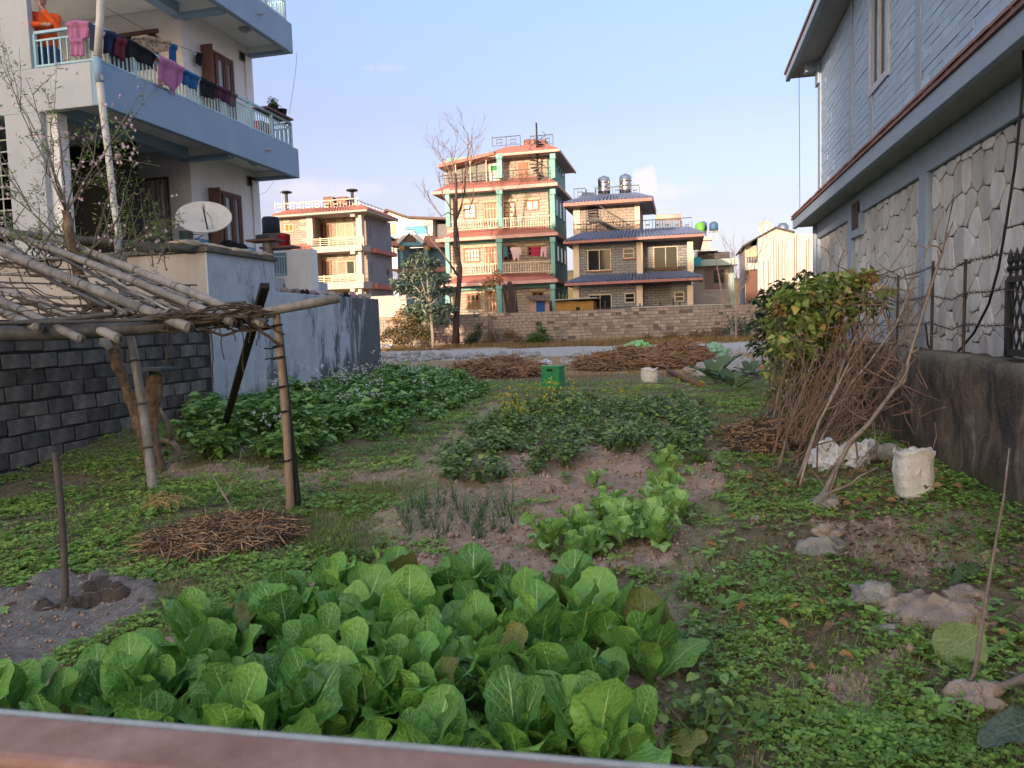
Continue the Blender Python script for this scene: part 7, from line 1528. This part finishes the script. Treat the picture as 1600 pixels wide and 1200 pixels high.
# banana-like plant by the rubble
pt_ = on_g(1118, 600); tp = thing('taro_plant', 'broad-leaved taro plant growing beside the rubble', 'plant', (pt_.x, pt_.y, pt_.z), None, 0, True)
TA = [broad_leaf(500+k, .9, .42, .5+.25*k, .7, .25, .3, mat=LTA, rip=.02) for k in range(3)]
for k in range(9):
    l = link('leaf', TA[k % 3], None, tp); l.rotation_euler = (0, 0, k*2.4); l.scale = (rnd.uniform(.8, 1.15),)*3
for k, (x_, y_, lb_) in enumerate(((1172, 590, 'low dark taro clump in front of the vine bush'), (1145, 610, 'small taro clump right of the cream sack'))):
    p = on_g(x_, y_); o = thing('taro_plant', lb_, 'plant', (p.x, p.y, p.z), None, 0, True)
    for j in range(7):
        l = link('leaf', TA[j % 3], None, o); l.rotation_euler = (0, 0, j*2.4+k); l.scale = (rnd.uniform(.5, .75),)*3
for x_, y_, lb_, c in ((1262, 455, 'blue plastic drum glimpsed through the vine bush', (.02, .10, .40)),): pass
lg = thing('fallen_log', 'dark log lying before the rubble at the end of the right bed', 'log', tuple(on_g(1090, 600))); MB().tube([on_g(1045, 585, .1), on_g(1095, 606, .08)], [.07, .08], 8).build('log_body', BARK, lg, sm=True)
a_ = on_y(1223, 497, 20); tag(MB().lathe((a_.x, 20, a_.z-.35), [(.2, 0), (.2, .35)], 12).build('blue_drum', M('plastic_blue', (.03, .14, .45), None, 3, .4)), 'small blue plastic drum showing through the vine bush', 'drum')

# ================================================================== THINGS ON THE LEFT HOUSE
def cloth(name, label, top, bot, plane, nrm, mat, seed=0, amp=.03, cat='laundry'):
    """garment hung over a rail: lofted between its upper and lower edge, with deepening folds"""
    nrm = Vector(nrm); n, mrow = 26, 12; r_ = random.Random(seed); f1, f2 = r_.uniform(9, 15), r_.uniform(20, 30); p1, p2 = r_.random()*6, r_.random()*6
    def at(pl, u):
        u *= len(pl)-1; i = min(int(u), len(pl)-2); t_ = u-i; return (pl[i][0]*(1-t_)+pl[i+1][0]*t_, pl[i][1]*(1-t_)+pl[i+1][1]*t_)
    vs = []; fs = []
    for j in range(mrow+1):
        v = j/mrow
        for i in range(n+1):
            u = i/n; a, b2 = at(top, u), at(bot, u); q = (a[0]+(b2[0]-a[0])*v, a[1]+(b2[1]-a[1])*v)
            dsp = amp*(.35+.65*v)*(math.sin(u*f1+p1+v)+.5*math.sin(u*f2+p2))+.04*math.sin(math.pi*min(1, v*3+.15))+.02
            vs.append(plane(*q)+nrm*dsp)
    for j in range(mrow):
        for i in range(n): fs.append((j*(n+1)+i, j*(n+1)+i+1, (j+1)*(n+1)+i+1, (j+1)*(n+1)+i))
    o = MB().add(vs, fs).build(name, mat, sm=True); s = o.modifiers.new('thickness', 'SOLIDIFY'); s.thickness = .012; return tag(o, label, cat, 'washing on the balcony rail')
PF = lambda x_, y_: on_y(x_, y_, Y0+.03); PS = lambda x_, y_: on_x(x_, y_, XB-.02); NF, NS = (0, -1, 0), (1, 0, 0); PI_ = lambda x_, y_: on_x(x_, y_, XB-.45)
MAU = CL('mauve', (.30, .12, .23)); NAV = CL('navy', (.022, .03, .075)); BKC = CL('black', (.016, .017, .024)); MAR = CL('maroon', (.12, .02, .035)); BLC = CL('blue', (.015, .085, .22)); PLM = CL('plum', (.10, .03, .07)); GBR = CL('greybrown', (.14, .12, .12))
SHW, t, b = newmat('shawl_pattern'); oc = N('ShaderNodeTexCoord', t).outputs['Object']; vo = N('ShaderNodeTexVoronoi', t); vo.inputs['Scale'].default_value = 14; t.links.new(oc, vo.inputs['Vector']); t.links.new(tmix(t, maprange(t, vo.outputs['Distance'], .3, .55), (.20, .13, .09), (.42, .31, .20)), b.inputs['Base Color']); b.inputs['Roughness'].default_value = .9
cloth('blanket', 'mauve blanket draped over the short front balcony rail', [(106, 37), (124, 33), (144, 36)], [(109, 62), (116, 69), (130, 66), (140, 60)], PF, NF, MAU, 1); cloth('garment', 'mauve trouser leg hanging below the mauve blanket', [(113, 62), (134, 62)], [(114, 89), (133, 88)], PF, NF, M('cloth_mauve', 0), 2, .015)
cloth('garment', 'navy garment hanging at the balcony corner beside the drain pipe', [(143, 37), (152, 42), (160, 47)], [(141, 78), (150, 82), (158, 88)], lambda a, b2: on_y(a, b2, Y0+.0), NF, NAV, 3, .02)
cloth('garment', 'navy cloth just right of the drain pipe on the balcony rail', [(159, 47), (172, 50), (186, 57)], [(160, 84), (168, 83), (178, 90)], PS, NS, NAV, 4); cloth('garment', 'dark maroon garment between the navy and black clothes', [(175, 60), (191, 64)], [(174, 88), (190, 97)], lambda a, b2: PS(a, b2)+Vector((.05, 0, 0)), NS, MAR, 5)
cloth('garment', 'large black shawl covering the middle of the balcony rail', [(186, 55), (205, 64), (225, 75), (243, 88)], [(189, 92), (205, 88), (222, 100), (240, 106)], PS, NS, BKC, 6); cloth('shawl', 'brown patterned shawl sagging on the line behind the railing', [(203, 59), (225, 55), (262, 66)], [(206, 64), (232, 84), (260, 80)], PI_, NS, SHW, 7, .04); cloth('towel', 'bright blue towel hanging at the end of the patterned shawl', [(262, 68), (273, 71)], [(262, 92), (274, 101)], PI_, NS, BLC, 8, .015)
cloth('jacket', 'mauve jacket hanging low over the side rail', [(242, 87), (262, 95), (282, 107)], [(241, 137), (255, 133), (268, 148), (279, 127)], lambda a, b2: PS(a, b2)+Vector((.04, 0, 0)), NS, MAU, 9); cloth('garment', 'blue garment right of the mauve jacket', [(281, 107), (308, 120)], [(284, 131), (307, 143)], PS, NS, BLC, 10); cloth('garment', 'charcoal garment between the blue and plum ones', [(308, 120), (334, 133)], [(310, 150), (332, 156)], lambda a, b2: PS(a, b2)+Vector((.03, 0, 0)), NS, BKC, 11); cloth('garment', 'plum garment hanging before the upper shutter', [(333, 132), (358, 143)], [(335, 152), (358, 164)], PS, NS, PLM, 12); cloth('garment', 'grey-brown rag at the end of the washing', [(357, 143), (367, 148)], [(358, 166), (366, 168)], PS, NS, GBR, 13, .012); cloth('bag', 'dark blue bag hanging beside the upper shutter', [(304, 82), (313, 84)], [(305, 99), (312, 104)], lambda a, b2: on_x(a, b2, XW+.1), NS, BKC, 14, .01)
tag(MB().tube([on_y(165, 12, 12.2), on_x(262, 66, XB-.45), on_x(310, 83, XW+.3)], .005, 4).build('washing_line', WIRE), 'thin washing line strung across the upper balcony', 'washing line')
tag(MB().tube([on_x(464, 82, XB-.2), on_x(462, 110, XB-.2), on_x(458, 140, XB-.2), on_x(452, 178, XB-.2)], .006, 4).build('loose_wire', M('wire_grey', (.3, .3, .3), None, 5)), 'thin loose wire dangling from the upper balcony corner', 'wire')
tag(MB().tube([on_y(376, 312, 17.9), on_y(398, 308, 19), on_y(415, 300, 21), on_y(428, 284, 24)], .006, 4).build('loose_wire', M('wire_grey', 0)), 'thin wire running from the lower window to the houses behind', 'wire')
# flower pots and planks at the far corner of the balcony
pl = on_x(440, 180, XB-.1); sh_ = MB().box(XB-.35, XB+.05, pl.y-.9, pl.y+.3, pl.z-.07, pl.z-.03).build('plank', WOOD); tag(sh_, 'red-brown plank lying across the balcony rail end', 'plank')
for x_, c, lb_ in ((428, 0, 'green plant in a dark pot on the balcony plank'), (441, 1, 'empty black pot at the end of the balcony plank')):
    q = on_x(x_, 180, XB-.15); o = thing('flower_pot', lb_, 'flower pot', (q.x, q.y, pl.z-.03)); MB().lathe((q.x, q.y, pl.z-.028), [(.09, 0), (.12, .2), (.125, .2), (.11, .17), (0.01, .16)], 12, False).build('pot', M('pot_dark', (.035, .04, .045), None, 6), o, sm=True)
    if not c: clumps([((q.x, q.y, pl.z+.22), (.14, .14, .14), 1)], 160, .07, .03, LBG, o, 'foliage')
q = on_x(410, 178, XB-.3); tag(MB().box(q.x-.1, q.x+.1, q.y-.25, q.y+.25, 6.21, 6.6).build('red_box', M('box_red', (.32, .06, .05), (.25, .05, .04), 4), bev=.02), 'red box standing behind the balcony bars', 'box')
# person
def fused(name, mb, mat, parent, vox=.011, it=6):
    """one continuous skin grown round overlapping limbs"""
    me = bpy.data.meshes.new(name); me.from_pydata([tuple(v) for v in mb.v], [], mb.f); o = bpy.data.objects.new(name, me); COL.objects.link(o)
    r_ = o.modifiers.new('remesh', 'REMESH'); r_.mode = 'VOXEL'; r_.voxel_size = vox; s = o.modifiers.new('smooth', 'SMOOTH'); s.iterations = it; s.factor = .5
    bpy.context.view_layer.update(); dg = bpy.context.evaluated_depsgraph_get(); nm = bpy.data.meshes.new_from_object(o.evaluated_get(dg)); bpy.data.objects.remove(o)
    nm.transform(Matrix.Translation(-ORG[parent.name])); nm.materials.clear(); nm.polygons.foreach_set('use_smooth', [True]*len(nm.polygons)); return link(name, nm, mat, parent)
def ell(mb, c, rx, ry, rz_): q = lump(c, rx, ry, rz_, 0, 0, 12); return mb.add(q.v, q.f)
pp = on_y(71, 60, Y0+.40); px0, py0, fz = pp.x+.0, pp.y+.02, 5.8
pe = thing('person', 'person in an orange sweater leaning on the balcony rail with a hand at the chin', 'person', (px0, py0, fz))
SKN = M('skin', (.46, .27, .19), (.40, .23, .16), 8, .5, 0); ORS = M('sweater_orange', (.80, .13, .025), (.68, .095, .02), 8, .9, .3); JEA = M('jeans', (.06, .12, .24), (.045, .085, .17), 8, .9, .3); HAI = M('hair', (.03, .026, .024), (.02, .016, .014), 20, .5, .3)
PA = R(34); q_ = lambda x, y, h: Vector((px0+x*math.cos(PA)-y*math.sin(PA), py0+x*math.sin(PA)+y*math.cos(PA), fz+h*1.1)); rv = lambda x, y, z_: Vector((x*math.cos(PA)-y*math.sin(PA), x*math.sin(PA)+y*math.cos(PA), z_))
hip, wst, chs, nck = q_(0, .10, .84), q_(0, .04, 1.0), q_(0, -.06, 1.16), q_(0, -.15, 1.33)
SL, SR = q_(-.19, -.10, 1.24), q_(.19, -.10, 1.24); EL, ER = q_(-.25, -.27, 1.05), q_(.22, -.28, 1.05); HL, HR = q_(.05, -.33, 1.06), q_(.0, -.335, 1.335); hd = q_(-.005, -.21, 1.475)
def arms(mb, k, cut=0):
    for S0, E0, H0 in ((SL, EL, HL), (SR, ER, HR)):
        w0 = H0.lerp(E0, cut); mb.tube([S0, S0.lerp(E0, .5), E0], [.06*k, .054*k, .046*k], 12).tube([E0, E0.lerp(w0, .5), w0], [.046*k, .042*k, .031*k], 12)
        for p, r in ((S0, .064*k), (E0, .047*k)): ell(mb, p, r, r, r)
    return mb
bd_ = MB(); ell(bd_, hip, .155, .11, .13); bd_.tube([hip, wst, chs, nck], [.14, .135, .15, .06], 16).tube([nck-Vector((0, 0, .03)), hd], [.055, .05], 12); ell(bd_, hd, .075, .09, .108); ell(bd_, hd+rv(0, -.085, -.02), .013, .022, .022); ell(bd_, hd+rv(0, -.03, -.075), .052, .055, .04)
for s in (-1, 1): ell(bd_, hd+rv(s*.076, .01, -.01), .012, .022, .03); bd_.tube([hip+rv(s*.09, 0, -.03), q_(s*.10, .06, .46), q_(s*.10, .12, .08)], [.09, .06, .04], 12); ell(bd_, q_(s*.10, .06, .035), .045, .12, .04)
arms(bd_, .85)
for H0, dx, up in ((HL, 1, 0), (HR, -.25, 1)):
    d0 = rv(dx, -.1, .9*up+.02).normalized(); ell(bd_, H0+d0*.03, .04, .026, .036)
    for j in range(4):
        o_ = rv(0, -.012, .024-.016*j) if not up else rv(.024-.016*j, -.018, .01); L_ = (.06, .07, .066, .052)[j]; k0 = H0+d0*.05+o_; k1 = k0+d0*L_*.55+Vector((0, -.008, .006)); k2 = k1+(d0*.5+Vector((0, .5, .25*up-.2))).normalized()*L_*.5; bd_.tube([k0, k1, k2], [.0105, .0095, .008], 8)
    t0 = H0+d0*.015+Vector((0, -.02, .03)); bd_.tube([t0, t0+Vector((dx*.02, -.02, .03)), t0+Vector((dx*.035, -.018, .05))], [.0125, .011, .009], 8)
fused('body', bd_, SKN, pe)
sw_ = MB(); sw_.tube([q_(0, .09, .86), wst, chs, q_(0, -.11, 1.25), q_(0, -.145, 1.31)], [.165, .165, .18, .125, .07], 18).tube([SL, SR], [.08, .08], 14); arms(sw_, 1.28, .2); fused('sweater', sw_, ORS, pe, .013)
tr_ = MB(); ell(tr_, hip-Vector((0, 0, .02)), .165, .12, .13)
for s in (-1, 1): tr_.tube([hip+rv(s*.085, 0, -.02), q_(s*.10, .06, .46), q_(s*.10, .12, .09)], [.10, .075, .062], 14)
fused('trousers', tr_, JEA, pe, .014)
hr_ = MB(); ell(hr_, hd+rv(0, .02, .03), .084, .092, .092); ell(hr_, hd+rv(0, .05, -.02), .078, .06, .09); fused('hair', hr_, HAI, pe, .011)
for s in (-1, 1): lump(tuple(hd+rv(s*.03, -.083, .005)), .013, .008, .007, 0, 1, 6).build('eye', HAI, pe, sm=True)
lump(tuple(hd+rv(0, -.082, -.06)), .024, .01, .007, 0, 1, 6).build('mouth', M('lips', (.3, .12, .10), None, 5, .5), pe, sm=True)
# satellite dish on the terrace
c0 = on_y(319, 341, 12.2); sd = thing('satellite_dish', 'grey satellite dish facing the garden on the terrace edge', 'satellite dish', (c0.x, c0.y, 3.06))
ax = Vector((.36, -.60, .70)).normalized(); u_ = Vector((0, 0, 1)).cross(ax).normalized(); v_ = ax.cross(u_); DG = M('dish_grey', (.36, .35, .33), (.29, .285, .27), 4, .6, .1)
mb = MB(); vs = []; fs = []; n = 40
for i, rr in enumerate((0.001, .12, .24, .36, .455, .475, .475)):
    for j in range(n):
        a = 2*math.pi*j/n; vs.append(c0+(u_*math.cos(a)+v_*math.sin(a)*.95)*rr+ax*(.09*(rr/.47)**2-.05-(.025 if i == 6 else 0)))
for i in range(6):
    for j in range(n): fs.append((i*n+j, i*n+(j+1) % n, (i+1)*n+(j+1) % n, (i+1)*n+j))
o = mb.add(vs, fs).build('reflector', DG, sd, sm=True); s = o.modifiers.new('thickness', 'SOLIDIFY'); s.thickness = .008
MB().tube([c0-v_*.34+u_*.06+ax*.02, c0+ax*.22+v_*.02+u_*.0], .014, 8).build('feed_arm', BLK_, sd); MB().tube([c0+ax*.20+v_*.0, c0+ax*.27+v_*.06], .032, 10).build('feed_horn', M('feed_grey', (.5, .5, .48), None, 5), sd, sm=True)
MB().tube([c0+ax*.21, c0+ax*.1-v_*.12+u_*.12, c0-v_*.36+u_*.16], .005, 5).build('feed_cable', BLK_, sd)
bp0 = c0+v_*.19+u_*.03+ax*(-.05+.018); mb = MB().prism([bp0+u_*a+v_*b2 for a, b2 in ((-.065, -.045), (.065, -.045), (.065, .045), (-.065, .045))], ax*.004); bdg = mb.build('badge', M('badge_white', (.62, .62, .6), (.5, .5, .5), 60, .5), sd)
for a, b2, w_, h_ in ((-.05, .0, .012, .05), (-.03, .015, .03, .012), (-.03, -.01, .03, .012), (.01, .0, .012, .05), (.03, .02, .025, .012), (.03, 0, .025, .012), (.03, -.02, .025, .012)):
    q = bp0+u_*(a+.01)+v_*b2+ax*.0045; MB().prism([q+u_*x_+v_*y_ for x_, y_ in ((-w_/2, -h_/2), (w_/2, -h_/2), (w_/2, h_/2), (-w_/2, h_/2))], ax*.001).build('mark', M('badge_grey', (.33, .33, .33), None, 5), bdg)
MB().tube([(c0.x, c0.y+.14, 3.06), (c0.x, c0.y+.14, c0.z-.12), tuple(c0-ax*.055)], .028, 8).box(c0.x-.12, c0.x+.12, c0.y+.02, c0.y+.26, 3.061, 3.08).build('mast', BLK_, sd, sm=False)
tag(MB().tube([on_y(297, 366, 12.6), on_y(318, 367, 12.6), on_y(296, 380, 12.6)], .012, 5).tube([on_y(297, 364, 12.6), on_y(297, 372, 12.6)], .016, 5).build('wire_bracket', BLK_), 'small black bracket standing left of the dish mast', 'bracket')
# sacks and clutter along the terrace edge
BGS = M('sack_beige', (.36, .29, .22), (.26, .21, .16), 6, .9, .5, .008)
for k, (x_, y_, w, lb_) in enumerate(((296, 372, 40, 'flat beige sack lying left of the dish mast'), (330, 371, 44, 'folded beige sack under the satellite dish'), (372, 380, 46, 'long beige sack lying right of the dish mast'), (408, 392, 28, 'small round stone-coloured sack at the terrace corner'))):
    X_ = -7.95; q = on_x(x_, y_, X_); tag(lump((X_, q.y, 3.10), .22, w/1180*14*.9, .075, .4, k*3.1, 12, .2).build('sandbag', BGS, sm=True), lb_, 'sack', 'sacks on the terrace edge')
q = on_x(366, 380, -8.2); tag(lump((-8.25, q.y, 3.2), .2, .32, .14, .5, 8, 12, .2).build('dark_cloth', BKC, sm=True), 'black cloth heaped behind the beige sacks', 'cloth')
q = on_y(412, 378, 13.6); sb_ = thing('shelf_board', 'rough board on a post carrying tins at the terrace corner', 'shelf', (q.x, 13.6, 3.06)); MB().box(q.x-.28, q.x+.35, 13.4, 13.8, q.z, q.z+.04).build('board', WOOD, sb_); MB().box(q.x+.05, q.x+.15, 13.55, 13.65, 3.061, q.z-.002).build('post', BARKG, sb_)
tag(MB().lathe((q.x-.02, 13.6, q.z+.041), [(.13, 0), (.13, .09), (.11, .09), (.1, .02)], 14).build('flat_tin', M('tin_dark', (.05, .055, .06), None, 6), sm=True), 'flat dark tin on the terrace shelf', 'tin')
q = on_y(444, 385, 15.5); rb_ = thing('red_tub', 'red plastic tub beyond the terrace corner', 'tub', (q.x, 15.5, q.z)); MB().lathe((q.x, 15.5, q.z), [(.11, 0), (.14, .24), (.15, .25), (.13, .24), (.1, .02)], 16).build('tub', M('plastic_red', (.42, .03, .04), (.33, .025, .03), 3, .4), rb_, sm=True); MB().box(q.x-.5, q.x+.3, 15.3, 15.7, q.z-.05, q.z-.002).build('ledge', WOOD, rb_); MB().box(q.x-.4, q.x-.3, 15.45, 15.55, 0.2, q.z-.051).build('post', BARKG, rb_)
q = on_y(424, 366, 24); dt = thing('black_tank', 'black water drum standing on a brick base behind the balcony house', 'water tank', (q.x, 24, 2)); MB().lathe((q.x, 24, q.z), [(.3, 0), (.3, .5), (.26, .58), (0.01, .6)], 14).build('drum', M('tank_black', (.04, .045, .06), None, 5), dt, sm=True); MB().box(q.x-.35, q.x+.55, 23.7, 24.3, 1.0, q.z-.003).build('base', M('base_brown', (.22, .15, .11), (.14, .10, .08), 5), dt)
cw = thing('clutter_heap', 'stones, rags and boards heaped on top of the stained wall', 'clutter', (-7.8, 14.5, 2.4))
for k in range(12):
    y_ = 13.5+k*.4; q = lump((-7.82, y_, 2.44), .1, .15, .07, .6, k*2.2, 6); q.build('scrap', (TPL, BGS, BARKG, DARK, M('scrap_pink', (.4, .25, .3), None, 5))[k % 5], cw)

# ================================================================== FOREGROUND RAIL
zr = 1.30; A = CAM+ray(0, 1105)*((zr-EYE)/ray(0, 1105).z); B_ = CAM+ray(1100, 1197)*((zr-EYE)/ray(1100, 1197).z)
dr = (B_-A).normalized(); nn = Vector((dr.y, -dr.x, 0)); nn = nn if nn.y < 0 else -nn
rl = thing('rusty_rail', 'rusty red-brown metal rail crossing the very front of the picture', 'rail', tuple(A))
RUST, t, b = newmat('rust_paint'); oc = N('ShaderNodeTexCoord', t).outputs['Object']; f1 = tnoise(t, oc, 10, 8, .75); f2 = tnoise(t, oc, 60, 4, .7)
col = ramp(t, f1, [(.3, (.22, .10, .07)), (.5, (.32, .17, .125)), (.68, (.40, .25, .20)), (.8, (.50, .38, .33))]); col = tmix(t, maprange(t, f2, .55, .75, 0, .4), col, (.16, .08, .06)); t.links.new(col, b.inputs['Base Color']); b.inputs['Roughness'].default_value = .6; tbump(t, b, f2, .3, .002)
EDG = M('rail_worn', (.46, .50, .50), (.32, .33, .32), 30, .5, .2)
P0, P1 = A-dr*2.5, A+dr*2.5
def bar(y0, y1, z0, z1): return [P0+nn*y0+Vector((0, 0, z0)), P0+nn*y1+Vector((0, 0, z0)), P0+nn*y1+Vector((0, 0, z1)), P0+nn*y0+Vector((0, 0, z1))]
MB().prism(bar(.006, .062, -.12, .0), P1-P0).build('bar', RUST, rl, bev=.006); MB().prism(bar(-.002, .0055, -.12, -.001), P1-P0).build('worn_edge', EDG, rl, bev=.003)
for s in (-1.4, 1.6): MB().box(*(lambda c: (c.x-.03, c.x+.03, c.y-.03, c.y+.03, -.05, 1.17))(A+dr*s+nn*.03)).build('post', RUST, rl)

# ================================================================== HOUSES BEHIND THE CAMERA (unseen, added and sized to keep the garden in shade)
def shade_house(label, x0, x1, y0, y1, h, col, cat='house'):
    o = thing('shade_house', label, cat, ((x0+x1)/2, y0, 0)); MB().box(x0, x1, y1, y0, -.3, h).build('wall', M('shade_house_wall_%d' % int(h*10), col, None, 1.5, .9, .2), o)
    MB().box(x0-.3, x1+.3, y1-.3, y0+.5, h, h+.25).build('roof', GREYC, o)
    s = 0
    while 1.0+s*3.1 < h-1.5:
        x = x0+1.2
        while x < x1-1.6:
            w = MB().box(x, x+1.3, y0+.002, y0+.08, 1+s*3.1, 2.4+s*3.1).build('window', WOOD, o); MB().box(x+.1, x+1.2, y0+.081, y0+.09, 1.1+s*3.1, 2.3+s*3.1).build('pane', GLS, w); x += 3
        s += 1
    return o
shade_house('unseen tall house behind the viewer, added for its shade, left', -31, -15.4, -40, -50, 16.2, (.42, .38, .34)); shade_house('unseen lower house behind the viewer, added for its shade, middle', -15.3, -10.2, -40, -50, 9.8, (.45, .42, .38)); shade_house('unseen plain house behind the viewer, added for its shade, right', -10.1, -6.4, -40, -50, 14.0, (.40, .40, .38))
bpy.context.view_layer.update()
